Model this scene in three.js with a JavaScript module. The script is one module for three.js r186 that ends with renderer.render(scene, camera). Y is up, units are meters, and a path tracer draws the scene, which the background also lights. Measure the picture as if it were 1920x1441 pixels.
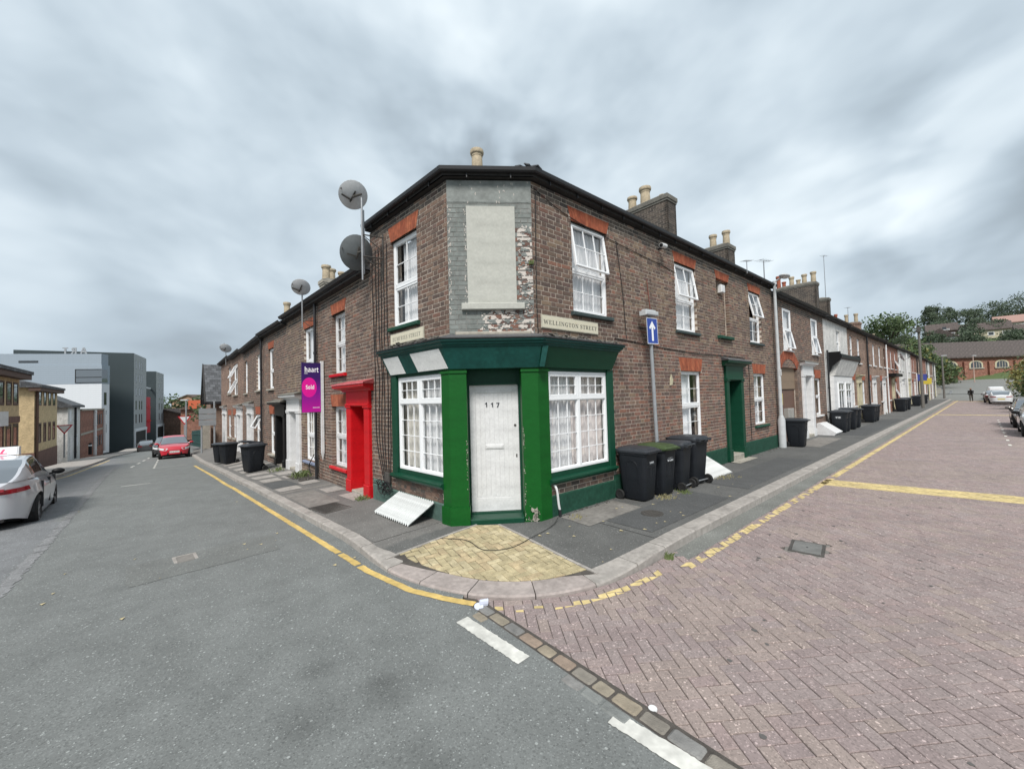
import * as THREE from 'three';
import { mergeGeometries, toCreasedNormals } from 'three/addons/utils/BufferGeometryUtils.js';
import { FontLoader } from 'three/addons/loaders/FontLoader.js';
import { TextGeometry } from 'three/addons/geometries/TextGeometry.js';
import { MarchingCubes } from 'three/addons/objects/MarchingCubes.js';

const font = await new FontLoader().loadAsync('fonts/droid/droid_sans_bold.typeface.json');
// ---------------------------------------------------------------- camera
const scene = new THREE.Scene();
const camera = new THREE.PerspectiveCamera(88.47, 4 / 3, 0.05, 2000);
camera.position.set(0, 2.1, 0);
camera.quaternion.setFromRotationMatrix(new THREE.Matrix4().makeBasis(
  new THREE.Vector3(0.999612, -0.027838, -0.000903),
  new THREE.Vector3(0.027853, 0.999086, 0.032417),
  new THREE.Vector3(0, -0.03243, 0.999474)));
const renderer = new THREE.WebGLRenderer({ antialias: true });
renderer.toneMapping = THREE.LinearToneMapping;
renderer.toneMappingExposure = 2.6;
renderer.shadowMap.enabled = true;

// ---------------------------------------------------------------- numbers
function mul(a) { return () => { a |= 0; a = a + 0x6D2B79F5 | 0; let t = Math.imul(a ^ a >>> 15, 1 | a); t = t + Math.imul(t ^ t >>> 7, 61 | t) ^ t; return ((t ^ t >>> 14) >>> 0) / 4294967296; }; }
const V = (x, y, z) => new THREE.Vector3(x, y, z);
const lerp = (a, b, t) => a + (b - a) * t, cl = (x, a = 0, b = 1) => Math.min(b, Math.max(a, x));
const ss = (a, b, x) => { const t = cl((x - a) / (b - a)); return t * t * (3 - 2 * t); };
function pl(tab, x) { if (x <= tab[0][0]) return tab[0][1]; for (let i = 1; i < tab.length; i++) if (x <= tab[i][0]) { const [a, p] = tab[i - 1], [b, q] = tab[i]; return lerp(p, q, (x - a) / (b - a)); } return tab[tab.length - 1][1]; }
function lattice(seed, n) { const r = mul(seed), a = new Float32Array(n * n); for (let i = 0; i < a.length; i++) a[i] = r(); return a; }
const LAT = lattice(11, 256);
function vnoise(x, y, per = 256) { const xi = Math.floor(x), yi = Math.floor(y), f = x - xi, g = y - yi, u = f * f * (3 - 2 * f), v = g * g * (3 - 2 * g); const m = k => ((k % per) + per) % per; const a = m(xi), b = m(xi + 1), c = m(yi), d = m(yi + 1); return lerp(lerp(LAT[c * 256 + a], LAT[c * 256 + b], u), lerp(LAT[d * 256 + a], LAT[d * 256 + b], u), v); }
function fbm(x, y, o = 4, per = 256) { let s = 0, a = .5, t = 0; for (let i = 0; i < o; i++) { s += a * vnoise(x + i * 17, y + i * 31, per); t += a; a *= .5; x *= 2; y *= 2; per = Math.min(256, per * 2); } return s / t; }

// ---------------------------------------------------------------- sky (even overcast with broken lighter streaks) and sun
{
  const W = 1600, H = 800, d = new Float32Array(W * H * 4);
  // soft lighter and darker cloud masses: direction, angular size, strength
  const masses = [[.59, .22, -.78, .13, .34], [.68, .2, -.7, .12, .28], [.5, .2, -.84, .1, .3], [.66, .31, -.68, .1, .26], [.66, .47, -.59, .05, .2], [.55, .43, -.72, .1, .14], [.12, .5, -.86, .22, .2], [.3, .33, -.9, .14, .12],
    [-.08, .52, -.85, .13, -.2], [.02, .45, -.89, .13, -.24], [-.14, .42, -.9, .1, -.13], [.7, .4, -.59, .09, -.28], [.76, .27, -.59, .16, -.22], [.8, .15, -.6, .16, -.14], [-.36, .24, -.9, .16, -.12], [-.72, .3, -.6, .3, -.08], [.42, .3, -.85, .08, -.12], [-.6, .06, -.8, .2, -.05], [.45, .12, -.88, .12, -.06]].map(m => [V(m[0], m[1], m[2]).normalize(), m[3], m[4]]);
  const dir = V(0, 0, 0);
  for (let j = 0; j < H; j++) for (let i = 0; i < W; i++) {
    const az = ((i + .5) / W - .5) * 2 * Math.PI, el = ((j + .5) / H - .5) * Math.PI;
    dir.set(Math.cos(el) * Math.cos(az), Math.sin(el), Math.cos(el) * Math.sin(az));
    const k = 1 / (Math.max(dir.y, 0) + .3), px = dir.x * k, pz = dir.z * k;
    const u = -.29 * px + .96 * pz, v = .96 * px + .29 * pz;
    const wp = fbm(u * .9 + 3, v * 1.1 + 8, 4), wq = fbm(u * .9 + 43, v * 1.2 + 18, 4), ax = (az + Math.PI) * 3.2, n0 = fbm(ax * .9 + wp * 1.6 + 9, el * 6 + wq * 1.8 + 30, 6), n1 = .55 * n0 + .45 * fbm(u * 1.0 + 40 + wp * 1.3, v * 1.3 + 60 + wq * 1.3, 6), n2 = .5 * fbm(u * 2.6 + 3 + wq * 2, v * 4.2 + 5 + wp * 2, 5) + .5 * fbm(ax * 2.6 + wq * 3, el * 13 + wp * 3, 4);
    let c = .59 + .8 * (n1 - .5) + .22 * (n2 - .5) * ss(.02, .3, dir.y);
    for (const [m, s, a] of masses) { const q = 1 - m.dot(dir); if (q < s * s * 3) { const w = Math.exp(-q / (s * s * .5)); c += a * w * (a > 0 ? .48 : 1.1) * cl((a > 0 ? .3 : .45) + (a > 0 ? 2.4 : -2.2) * (n1 - .45) + (a > 0 ? 1.8 : -1.8) * (n2 - .48), 0, 1.3); } }
    const low = Math.exp(-Math.max(dir.y, 0) * 6); c = lerp(c, .55 + .3 * (n1 - .5), low * .8); c += .06 * ss(.25, .9, dir.y);
    c = Math.max(.4, c); const w = ss(.45, .95, c), o = (j * W + i) * 4;
    const g = .465; d[o] = g * c * lerp(.81, .93, w); d[o + 1] = g * c * lerp(.965, 1.015, w); d[o + 2] = g * c * lerp(1.1, 1.06, w); d[o + 3] = 1;
  }
  const t = new THREE.DataTexture(d, W, H, THREE.RGBAFormat, THREE.FloatType); t.mapping = THREE.EquirectangularReflectionMapping; t.magFilter = t.minFilter = THREE.LinearFilter; t.wrapS = THREE.RepeatWrapping; t.needsUpdate = true;
  scene.background = t; scene.environment = t;
}
const sun = new THREE.DirectionalLight(0xfffaf4, 1.5);
sun.position.set(-6, 50, 34); sun.target.position.set(0, 0, -8); sun.castShadow = true; sun.shadow.radius = 30;
Object.assign(sun.shadow.camera, { left: -60, right: 60, top: 60, bottom: -60, near: 1, far: 200 });
sun.shadow.mapSize.set(2048, 2048); scene.add(sun, sun.target);

// ---------------------------------------------------------------- textures and materials
function dataTex(n, fn, srgb = true, rep = 1) {
  const d = new Uint8Array(n * n * 4);
  for (let j = 0; j < n; j++) for (let i = 0; i < n; i++) { const c = fn(i / n, j / n, i, j), o = (j * n + i) * 4; d[o] = cl(c[0], 0, 1) * 255; d[o + 1] = cl(c[1], 0, 1) * 255; d[o + 2] = cl(c[2], 0, 1) * 255; d[o + 3] = 255; }
  const t = new THREE.DataTexture(d, n, n); t.wrapS = t.wrapT = THREE.RepeatWrapping; t.magFilter = THREE.LinearFilter; t.minFilter = THREE.LinearMipmapLinearFilter; t.generateMipmaps = true; if (srgb) t.colorSpace = THREE.SRGBColorSpace; t.repeat.set(rep, rep); t.needsUpdate = true; return t;
}
// neutral grain maps multiply the material colour; 1 = unchanged
const grey = v => [v, v, v];
const aggr = (() => { const r = mul(5), n = 1024, a = new Float32Array(n * n).fill(.5); for (let k = 0; k < 30000; k++) { const x = r() * n, y = r() * n, s = 1.4 + 4.4 * r() * r(), h = r(); const v = h > .95 ? 1.9 : .1 + .85 * h; for (let j = -Math.ceil(s); j <= s; j++) for (let i = -Math.ceil(s); i <= s; i++) if (i * i + j * j < s * s) { const q = (((y + j) & (n - 1)) * n) + ((x + i) & (n - 1)); a[q] = v; } } return a; })();
const texAsphalt = dataTex(1024, (u, v, i, j) => { const a = aggr[j * 1024 + i], f = fbm(u * 8, v * 8, 4, 8), q = .74 + .25 * (a - .5) + .1 * (f - .5); return [q, q * 1.0, q * 1.0]; }, true, .5);
const texAsphaltB = dataTex(1024, (u, v, i, j) => grey(cl(aggr[j * 1024 + i] * .7 + .1)), false, .5);
const texGrain = dataTex(512, (u, v) => { const f = fbm(u * 12, v * 12, 5, 12), g = vnoise(u * 200, v * 200, 200); return grey(.82 + .34 * (f - .5) + .16 * (g - .5)); }, true, 1);
const texGrainB = dataTex(512, (u, v) => grey(.5 + .5 * (fbm(u * 40, v * 40, 4, 40) - .5) + .4 * (vnoise(u * 200, v * 200, 200) - .5)), false, 1);
const texBlotch = dataTex(512, (u, v) => { const f = fbm(u * 9, v * 9, 5, 9), g = fbm(u * 40 + 9, v * 40, 3, 40); return grey(.9 + .2 * (f - .5) + .2 * (g - .5)); }, true, .5);
const texPaint = dataTex(512, (u, v) => { const f = fbm(u * 5, v * 12, 4, 4), g = fbm(u * 40, v * 40, 2, 40); return grey(.93 + .1 * (f - .5) + .07 * (g - .5)); }, true, 1);
const texPaintB = dataTex(512, (u, v) => grey(.5 + .6 * (fbm(u * 6, v * 14, 5, 6) - .5)), false, 1);
const texSlate = dataTex(512, (u, v) => { const row = Math.floor(v * 10), x = u * 6 + (row & 1) * .5, c = Math.floor(x), fx = x - c, fy = v * 10 - row; const t = LAT[(row % 10) * 256 + (c % 6)]; const e = (fx < .04 || fy < .09) ? .5 : 1; return grey((.68 + .3 * t + .15 * (fbm(u * 20, v * 20, 3, 20) - .5)) * e); }, true, .5);
const BR = { S: .228, H: .109, j: .0155, c: .0838 };          // brick stretcher, header, joint, course
const brickTone = (r) => { const k = r(); return k; };
// bond for walls too far off to tell bricks apart
const bond = (() => { const P = BR.S + BR.H + 2 * BR.j, nx = 6, ny = 26, r = mul(77), tone = []; for (let i = 0; i < nx * ny * 2; i++) tone.push(r()); return (u, v) => { const y = v * ny, row = Math.floor(y) % ny, fy = y - Math.floor(y); let x = u * nx + (row & 1) * .5; const c = Math.floor(x) % nx, fx = (x - Math.floor(x)) * P; const jy = BR.j / BR.c; if (fy < jy) return null; let k; if (fx < BR.S) k = 0; else if (fx > BR.S + BR.j && fx < P - BR.j) k = 1; else return null; return tone[(row * nx + c) * 2 + k]; }; })();
const PW = (BR.S + BR.H + 2 * BR.j) * 6, PH = BR.c * 26;
function brickTex(a, b, m) { const t = dataTex(1024, (u, v) => { const k = bond(u, v), g = vnoise(u * 120, v * 120, 120) - .5, f = vnoise(u * 6, v * 6, 6) - .5; const s = 1 + .3 * g + .25 * f; if (k == null) return m.map(x => x * s); return a.map((x, i) => lerp(x, b[i], k) * s); }); t.repeat.set(1 / PW, 1 / PH); return t; }
const texBond = dataTex(1024, (u, v) => grey(bond(u, v) == null ? 0 : .8), false); texBond.repeat.set(1 / PW, 1 / PH);
const texBrown = brickTex([.44, .33, .29], [.58, .45, .38], [.76, .69, .62]), texRed = brickTex([.52, .3, .24], [.65, .4, .32], [.74, .65, .58]);

function M(color, rough = .85, o = {}) { const c = Array.isArray(color) ? new THREE.Color().setRGB(...color) : new THREE.Color(color); return new THREE.MeshStandardMaterial({ color: c, roughness: rough, ...o }); }
function MP(color, rough, o) { const c = Array.isArray(color) ? new THREE.Color().setRGB(...color) : new THREE.Color(color); return new THREE.MeshPhysicalMaterial({ color: c, roughness: rough, ...o }); }
const MQ = (c, r, o) => MP(c, r, { specularIntensity: .45, ...o });
const gr = { map: texGrain, bumpMap: texGrainB, bumpScale: .003 };
const mt = {
  asphalt: M([.3, .312, .304], .93, { map: texAsphalt, bumpMap: texAsphaltB, bumpScale: .004, vertexColors: true }),
  tarPath: M([.2, .2, .192], .93, { map: texAsphalt, bumpMap: texAsphaltB, bumpScale: .003, vertexColors: true }),
  patch: M([.15, .153, .153], .95, { map: texAsphalt, bumpMap: texAsphaltB, bumpScale: .003 }),
  patchPale: M([.24, .225, .205], .95, { map: texBlotch, bumpMap: texGrainB, bumpScale: .002 }),
  joint: M([.11, .097, .085], 1, { map: texGrain }),
  kerb: M([.4, .37, .34], .92, { map: texBlotch, bumpMap: texGrainB, bumpScale: .004 }),
  kerbPink: M([.41, .355, .33], .92, { map: texBlotch, bumpMap: texGrainB, bumpScale: .004 }),
  mortar: M([.66, .57, .48], .95, gr), mortarGrey: M([.3, .3, .28], .95, gr),
  brickMass: M([1, 1, 1], .92, { vertexColors: true, map: texBlotch, bumpMap: texGrainB, bumpScale: .004 }),
  farBrown: M([.75, .75, .75], .95, { map: texBrown, bumpMap: texBond, bumpScale: .006 }), farRed: M([.72, .72, .72], .95, { map: texRed, bumpMap: texBond, bumpScale: .006 }),
  gauged: M([.46, .125, .058], .9, gr), gaugedB: M([.39, .098, .045], .9, gr), gaugedC: M([.53, .16, .075], .9, gr),
  white: M([.8, .8, .8], .45, { map: texPaint }), upvc: M([.82, .83, .84], .28), render: M([.74, .73, .7], .9, { map: texBlotch, bumpMap: texGrainB, bumpScale: .003 }),
  green: MQ([.006, .1, .014], .5, { map: texPaint, bumpMap: texPaintB, bumpScale: .003 }), greenD: MQ([.008, .062, .034], .42, { map: texPaint, bumpMap: texPaintB, bumpScale: .002 }), teal: MQ([.012, .078, .066], .4, { map: texBlotch, bumpMap: texPaintB, bumpScale: .002 }), plinthGreen: MQ([.022, .085, .055], .7, { map: texBlotch, bumpMap: texGrainB, bumpScale: .004 }),
  plinthPale: M([.09, .16, .135], .8, { map: texBlotch, bumpMap: texGrainB, bumpScale: .004 }),
  red: MQ([.62, .012, .018], .4, { map: texPaint, bumpMap: texPaintB, bumpScale: .002 }), redPale: M([.58, .12, .13], .5, { map: texBlotch }),
  black: MQ([.012, .012, .013], .45, { map: texPaint }), gutter: M([.018, .018, .02], .5), lead: M([.12, .12, .125], .7, { map: texBlotch, bumpMap: texGrainB, bumpScale: .006 }),
  soffit: M([.045, .042, .04], .9, { map: texBlotch }), slate: M([.13, .135, .145], .75, { map: texSlate, bumpMap: texSlate, bumpScale: .01 }), tileBrown: M([.17, .12, .095], .85, { map: texSlate, bumpMap: texSlate, bumpScale: .015 }),
  greyPaint: M([.24, .26, .245], .7, { map: texBlotch, bumpMap: texGrainB, bumpScale: .005 }), board: M([.5, .5, .45], .8, { map: texPaint }), stone: M([.42, .39, .33], .9, { map: texBlotch, bumpMap: texGrainB, bumpScale: .004 }), cream: M([.62, .57, .4], .8, { map: texBlotch }),
  sillGrey: M([.05, .075, .075], .7, { map: texBlotch }), pot: M([.52, .43, .3], .85, { map: texBlotch, bumpMap: texGrainB, bumpScale: .003 }), potRed: M([.4, .12, .07], .85, { map: texBlotch }), flaunch: M([.2, .19, .165], .95, { map: texBlotch, bumpMap: texGrainB, bumpScale: .01 }),
  curtain: MP([.78, .79, .8], .95, { transmission: .25, thickness: 0 }), drape: M([.62, .6, .55], .95), drapePink: M([.7, .65, .63], .95), room: M([.05, .05, .05], 1), blind: M([.72, .74, .76], .8),
  glass: MP([1, 1, 1], .015, { transmission: 1, thickness: 0, ior: 1.5, specularIntensity: 1 }), glassDark: MP([.03, .035, .04], .06, { clearcoat: 1, clearcoatRoughness: .03 }), glassSky: MP([.12, .14, .16], .05, { clearcoat: 1, clearcoatRoughness: .02 }),
  binPlastic: MQ([.018, .021, .026], .5, { map: texPaint, bumpMap: texGrainB, bumpScale: .0008 }), binLid: MQ([.045, .05, .058], .42, { map: texPaint }), binLidGreen: MQ([.07, .105, .045], .5, { map: texBlotch }), rubber: M([.012, .012, .012], .8),
  steel: M([.4, .41, .42], .45, { metalness: .6, map: texPaint }), postGrey: M([.33, .35, .37], .5, { map: texPaint }), postPale: M([.55, .57, .58], .5, { map: texPaint }), cable: M([.012, .012, .012], .7), yellowPaint: M([.7, .5, .17], .8, { map: texBlotch }), yellowWorn: M([.72, .57, .27], .85, { map: texBlotch }), whitePaint: M([.68, .67, .62], .8, { map: texBlotch }), iron: M([.085, .078, .07], .7, { map: texBlotch, bumpMap: texGrainB, bumpScale: .003 }), corr: M([.68, .7, .69], .5, { map: texBlotch }),
  weed: M([.1, .13, .045], .9, { side: 2 }), weedDry: M([.22, .2, .11], .9, { side: 2 }), bark: M([.07, .055, .04], .95, { map: texGrain }), wood: M([.24, .17, .1], .85, { map: texPaint }),
};
// ---------------------------------------------------------------- mesh building
class B {
  constructor() { this.p = []; this.c = []; this.col = null; }
  tri(a, b, c) { this.p.push(...a, ...b, ...c); if (this.col) for (let i = 0; i < 3; i++) this.c.push(...this.col); return this; }
  quad(a, b, c, d) { this.tri(a, b, c); return this.tri(a, c, d); }
  poly(pts, rev) { for (let i = 1; i < pts.length - 1; i++) rev ? this.tri(pts[0], pts[i + 1], pts[i]) : this.tri(pts[0], pts[i], pts[i + 1]); return this; }
  box(x0, y0, z0, x1, y1, z1, skip = '') {
    const q = (a, b, c, d) => this.quad(a, b, c, d);
    if (!skip.includes('f')) q([x0, y0, z1], [x1, y0, z1], [x1, y1, z1], [x0, y1, z1]);
    if (!skip.includes('b')) q([x1, y0, z0], [x0, y0, z0], [x0, y1, z0], [x1, y1, z0]);
    if (!skip.includes('l')) q([x0, y0, z0], [x0, y0, z1], [x0, y1, z1], [x0, y1, z0]);
    if (!skip.includes('r')) q([x1, y0, z1], [x1, y0, z0], [x1, y1, z0], [x1, y1, z1]);
    if (!skip.includes('t')) q([x0, y1, z1], [x1, y1, z1], [x1, y1, z0], [x0, y1, z0]);
    if (!skip.includes('d')) q([x0, y0, z0], [x1, y0, z0], [x1, y0, z1], [x0, y0, z1]);
    return this;
  }
  // box with its edges broken by e on the front and top
  rbox(x0, y0, z0, x1, y1, z1, e = .006) {
    const f = [[x0 + e, y0 + e, z1], [x1 - e, y0 + e, z1], [x1 - e, y1 - e, z1], [x0 + e, y1 - e, z1]], g = [[x0, y0, z1 - e], [x1, y0, z1 - e], [x1, y1, z1 - e], [x0, y1, z1 - e]], h = [[x0, y0, z0], [x1, y0, z0], [x1, y1, z0], [x0, y1, z0]];
    this.quad(...f); for (let i = 0; i < 4; i++) { const k = (i + 1) % 4; this.quad(g[i], g[k], f[k], f[i]); this.quad(h[i], h[k], g[k], g[i]); } return this.quad(h[1], h[0], h[3], h[2]);
  }
  // outline [x,y] counter-clockwise, swept along z
  prism(pts, z0, z1) { const n = pts.length, sh = THREE.ShapeUtils.triangulateShape(pts.map(p => new THREE.Vector2(...p)), []); for (const [a, b, c] of sh) { this.tri([...pts[a], z1], [...pts[b], z1], [...pts[c], z1]); this.tri([...pts[a], z0], [...pts[c], z0], [...pts[b], z0]); } for (let i = 0; i < n; i++) { const a = pts[i], b = pts[(i + 1) % n]; this.quad([...a, z0], [...b, z0], [...b, z1], [...a, z1]); } return this; }
  // outline [z,y] (counter-clockwise seen from +x) swept along x: mouldings
  mould(pts, x0, x1, m0 = 0, m1 = 0) { const z = Math.max(...pts.map(p => p[0])) * 0; const f = p => x0 - m0 * p[0], g = p => x1 + m1 * p[0]; const n = pts.length, sh = THREE.ShapeUtils.triangulateShape(pts.map(p => new THREE.Vector2(...p)), []); for (const [a, b, c] of sh) { const P = i => pts[i]; this.tri([g(P(a)), P(a)[1], P(a)[0]], [g(P(c)), P(c)[1], P(c)[0]], [g(P(b)), P(b)[1], P(b)[0]]); this.tri([f(P(a)), P(a)[1], P(a)[0]], [f(P(b)), P(b)[1], P(b)[0]], [f(P(c)), P(c)[1], P(c)[0]]); } for (let i = 0; i < n; i++) { const a = pts[i], b = pts[(i + 1) % n]; this.quad([g(a), a[1], a[0]], [g(b), b[1], b[0]], [f(b), b[1], b[0]], [f(a), a[1], a[0]]); } return this; }
  cyl(a, b, r0, r1 = r0, n = 10, caps = true) { const A = V(...a), D = V(...b).sub(A), L = D.length(); D.normalize(); const u = Math.abs(D.y) < .9 ? V(0, 1, 0).cross(D).normalize() : V(1, 0, 0).cross(D).normalize(), w = D.clone().cross(u); const P = (k, r, t) => { const q = k / n * Math.PI * 2; return A.clone().addScaledVector(D, t).addScaledVector(u, Math.cos(q) * r).addScaledVector(w, Math.sin(q) * r).toArray(); }; for (let i = 0; i < n; i++) { this.quad(P(i, r0, 0), P(i + 1, r0, 0), P(i + 1, r1, L), P(i, r1, L)); if (caps) { this.tri(a, P(i + 1, r0, 0), P(i, r0, 0)); this.tri(b, P(i, r1, L), P(i + 1, r1, L)); } } return this; }
  lathe(prof, n = 14, c = [0, 0, 0]) { for (let i = 0; i < n; i++) { const p = (k, [r, y]) => [c[0] + Math.cos(k / n * 2 * Math.PI) * r, c[1] + y, c[2] - Math.sin(k / n * 2 * Math.PI) * r]; for (let j = 0; j < prof.length - 1; j++) this.quad(p(i, prof[j]), p(i + 1, prof[j]), p(i + 1, prof[j + 1]), p(i, prof[j + 1])); } return this; }
  tube(pts, r, n = 6, seg = 0) { const c = new THREE.CatmullRomCurve3(pts.map(p => V(...p))); return this.add(new THREE.TubeGeometry(c, seg || pts.length * 5, r, n, false)); }
  add(g, m) { if (m) g = g.clone().applyMatrix4(m); const q = g.index ? g.toNonIndexed() : g, a = q.attributes.position.array; for (let i = 0; i < a.length; i++) this.p.push(a[i]); if (this.col) for (let i = 0; i < a.length / 3; i++) this.c.push(...this.col); return this; }
  geo(smooth) {
    let g = new THREE.BufferGeometry(); g.setAttribute('position', new THREE.Float32BufferAttribute(this.p, 3)); if (this.c.length) g.setAttribute('color', new THREE.Float32BufferAttribute(this.c, 3));
    g.computeVertexNormals(); metreUV(g); if (smooth) g = toCreasedNormals(g, smooth); return g;
  }
}
function metreUV(g) { const p = g.attributes.position, n = g.attributes.normal, uv = new Float32Array(p.count * 2); for (let i = 0; i < p.count; i++) { const ax = Math.abs(n.getX(i)), ay = Math.abs(n.getY(i)), az = Math.abs(n.getZ(i)); let u, v; if (ay > ax && ay > az) { u = p.getX(i); v = p.getZ(i); } else if (ax > az) { u = p.getZ(i); v = p.getY(i); } else { u = p.getX(i); v = p.getY(i); } uv[i * 2] = u; uv[i * 2 + 1] = v; } g.setAttribute('uv', new THREE.BufferAttribute(uv, 2)); return g; }
const taken = {};
function numbered(n) { const k = taken[n] = (taken[n] ?? -1) + 1; return k ? n + '_' + String(k).padStart(3, '0') : n; }
function mesh(name, b, mat, parent, o = {}) { const g = b instanceof B ? b.geo(o.smooth) : b; const m = new THREE.Mesh(g, mat); m.name = name; m.castShadow = m.receiveShadow = true; if (o.m) m.applyMatrix4(o.m); if (o.at) m.position.set(...o.at); if (o.stuff) m.userData.kind = 'stuff'; parent.add(m); return m; }
function sub(name, parent, m) { const g = new THREE.Group(); g.name = name; if (m) g.applyMatrix4(m); parent.add(g); return g; }
// frames: an origin on the ground and a turn; x runs along a wall, z out of it
function frame(x, z, th) { return { x, z, th, m: new THREE.Matrix4().makeRotationY(th).setPosition(x, 0, z) }; }
const FR = frame(.4243, -6.7753, .69967), FL = frame(-1.0396, -6.6649, -.78840), FC = frame(-1.0396, -6.6649, .0753), F1 = frame(-3.1052, -8.7429, -.81628), F2 = frame(-10.3326, -16.4307, -.85500), FW = frame(0, 0, 0);
const T = (x, y, z) => new THREE.Matrix4().makeTranslation(x, y, z);
function thing(name, label, category, f = FW, at = [0, 0, 0], turn = 0, group, kind) {
  const g = new THREE.Group(); g.name = numbered(name); g.applyMatrix4(f.m.clone().multiply(T(...at)).multiply(new THREE.Matrix4().makeRotationY(turn))); scene.add(g);
  g.userData = { label, category }; if (group) g.userData.group = group; if (kind) g.userData.kind = kind; g.updateMatrixWorld(); return g;
}
function single(name, label, category, b, mat, f = FW, at = [0, 0, 0], o = {}) { const m = mesh(numbered(name), b, mat, scene, { smooth: o.smooth }); m.applyMatrix4(f.m.clone().multiply(T(...at)).multiply(new THREE.Matrix4().makeRotationY(o.turn || 0))); m.userData = { label, category }; if (o.group) m.userData.group = o.group; if (o.kind) m.userData.kind = o.kind; return m; }
function structure(name, label, category) { const g = new THREE.Group(); g.name = numbered(name); scene.add(g); g.userData = { label, category, kind: 'structure' }; return g; }
const rel = (g, f) => g.matrixWorld.clone().invert().multiply(f.m);
function canvasTex(w, h, fn) { const c = document.createElement('canvas'); c.width = w; c.height = h; fn(c.getContext('2d'), w, h); const t = new THREE.CanvasTexture(c); t.colorSpace = THREE.SRGBColorSpace; return t; }
// a flat printed face with its own 0..1 uv
function printed(w, h) { return new THREE.PlaneGeometry(w, h); }

// ---------------------------------------------------------------- bricks
const PAL = { tan: [[.25, .175, .12], [.21, .15, .105], [.28, .2, .138], [.185, .128, .096], [.15, .105, .08]], brown: [[.185, .118, .09], [.22, .145, .108], [.15, .1, .078], [.25, .168, .124], [.205, .12, .09], [.17, .118, .095], [.125, .088, .074]], red: [[.22, .118, .088], [.26, .135, .1], [.185, .105, .085], [.24, .15, .118], [.29, .145, .1], [.165, .105, .088]], grey: [[.235, .255, .24], [.25, .265, .25], [.22, .24, .225]], dark: [[.095, .08, .068], [.125, .103, .085], [.08, .068, .06], [.15, .12, .097]] };
const brickMats = {}; for (const k in PAL) brickMats[k] = PAL[k].map(c => M(c, .92, { map: texBlotch, bumpMap: texGrainB, bumpScale: .004 }));
function layBricks(x0, x1, y0, y1, holes, rnd, pick, o = {}) {
  const out = [], S = BR.S, H = BR.H, j = BR.j, P = S + H + 2 * j, h = BR.c - j; let row = 0;
  for (let y = y0; y < y1 - .02; y += BR.c, row++) {
    const yb = Math.min(y + h, y1), ym = (y + yb) / 2, hs = holes.filter(q => ym > q[2] && ym < q[3]);
    let x = x0 - P + (row & 1 ? P / 2 : 0) + (o.shift || 0), k = 0;
    for (; x < x1; k++) { const w = k & 1 ? H : S; let segs = [[Math.max(x, x0), Math.min(x + w, x1)]]; for (const q of hs) segs = segs.flatMap(([a, b]) => [[a, Math.min(b, q[0])], [Math.max(a, q[1]), b]]).filter(([a, b]) => b - a > .012);
      for (const [a, b] of segs) if (b - a > .012) out.push({ x: a, y, w: b - a, h: yb - y, z: (rnd() - .5) * .005, k: pick((a + b) / 2, ym, k & 1, rnd) }); x += w + j; }
  }
  return out;
}
const unitBrick = new B().box(0, 0, -1, 1, 1, 0, 'b').geo();
// some of the bricks as parts of their own, the rest joined; nBig counts the bricks nearest to the point of view
function setBricks(parent, f, bricks, nBig, name = 'brick') {
  const m = rel(parent, f), p = V(0, 0, 0), eye = camera.position; for (const b of bricks) b.d = p.set(b.x + b.w / 2, b.y, 0).applyMatrix4(f.m).distanceTo(eye) / Math.sqrt(Math.max(.02, b.w));
  const s = nBig ? [...bricks].sort((a, b) => a.d - b.d) : bricks, q = m.clone(), loc = new THREE.Matrix4();
  for (const b of s.slice(0, nBig)) { const [pal, i] = b.k; const e = new THREE.Mesh(unitBrick, brickMats[pal][i]); e.name = name; e.castShadow = e.receiveShadow = true; e.applyMatrix4(q.copy(m).multiply(loc.makeScale(b.w, b.h, .1).setPosition(b.x, b.y, b.z))); parent.add(e); }
  const rest = new B(); for (const b of s.slice(nBig)) { rest.col = PAL[b.k[0]][b.k[1]]; rest.box(b.x, b.y, b.z - .1, b.x + b.w, b.y + b.h, b.z, 'b'); }
  if (rest.p.length) mesh('brickwork', rest, mt.brickMass, parent, { m, stuff: true });
}
const pickOf = (pal, alt, p = .12) => (x, y, hd, r) => { const k = r() < p ? alt : pal; return [k, Math.floor(r() * PAL[k].length)]; };
// wall slab with openings; front face at z = -0.008, behind the brick faces
function wallSlab(x0, x1, y0, y1, holes, t = .24, z = -.0045) { const s = new THREE.Shape([[x0, y0], [x1, y0], [x1, y1], [x0, y1]].map(p => new THREE.Vector2(...p))); for (const [a, b, c, d] of holes) s.holes.push(new THREE.Path([[a, c], [a, d], [b, d], [b, c]].map(p => new THREE.Vector2(...p)))); const g = new THREE.ExtrudeGeometry(s, { depth: t, bevelEnabled: false }).translate(0, 0, z - t); return new B().add(g); }
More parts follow.
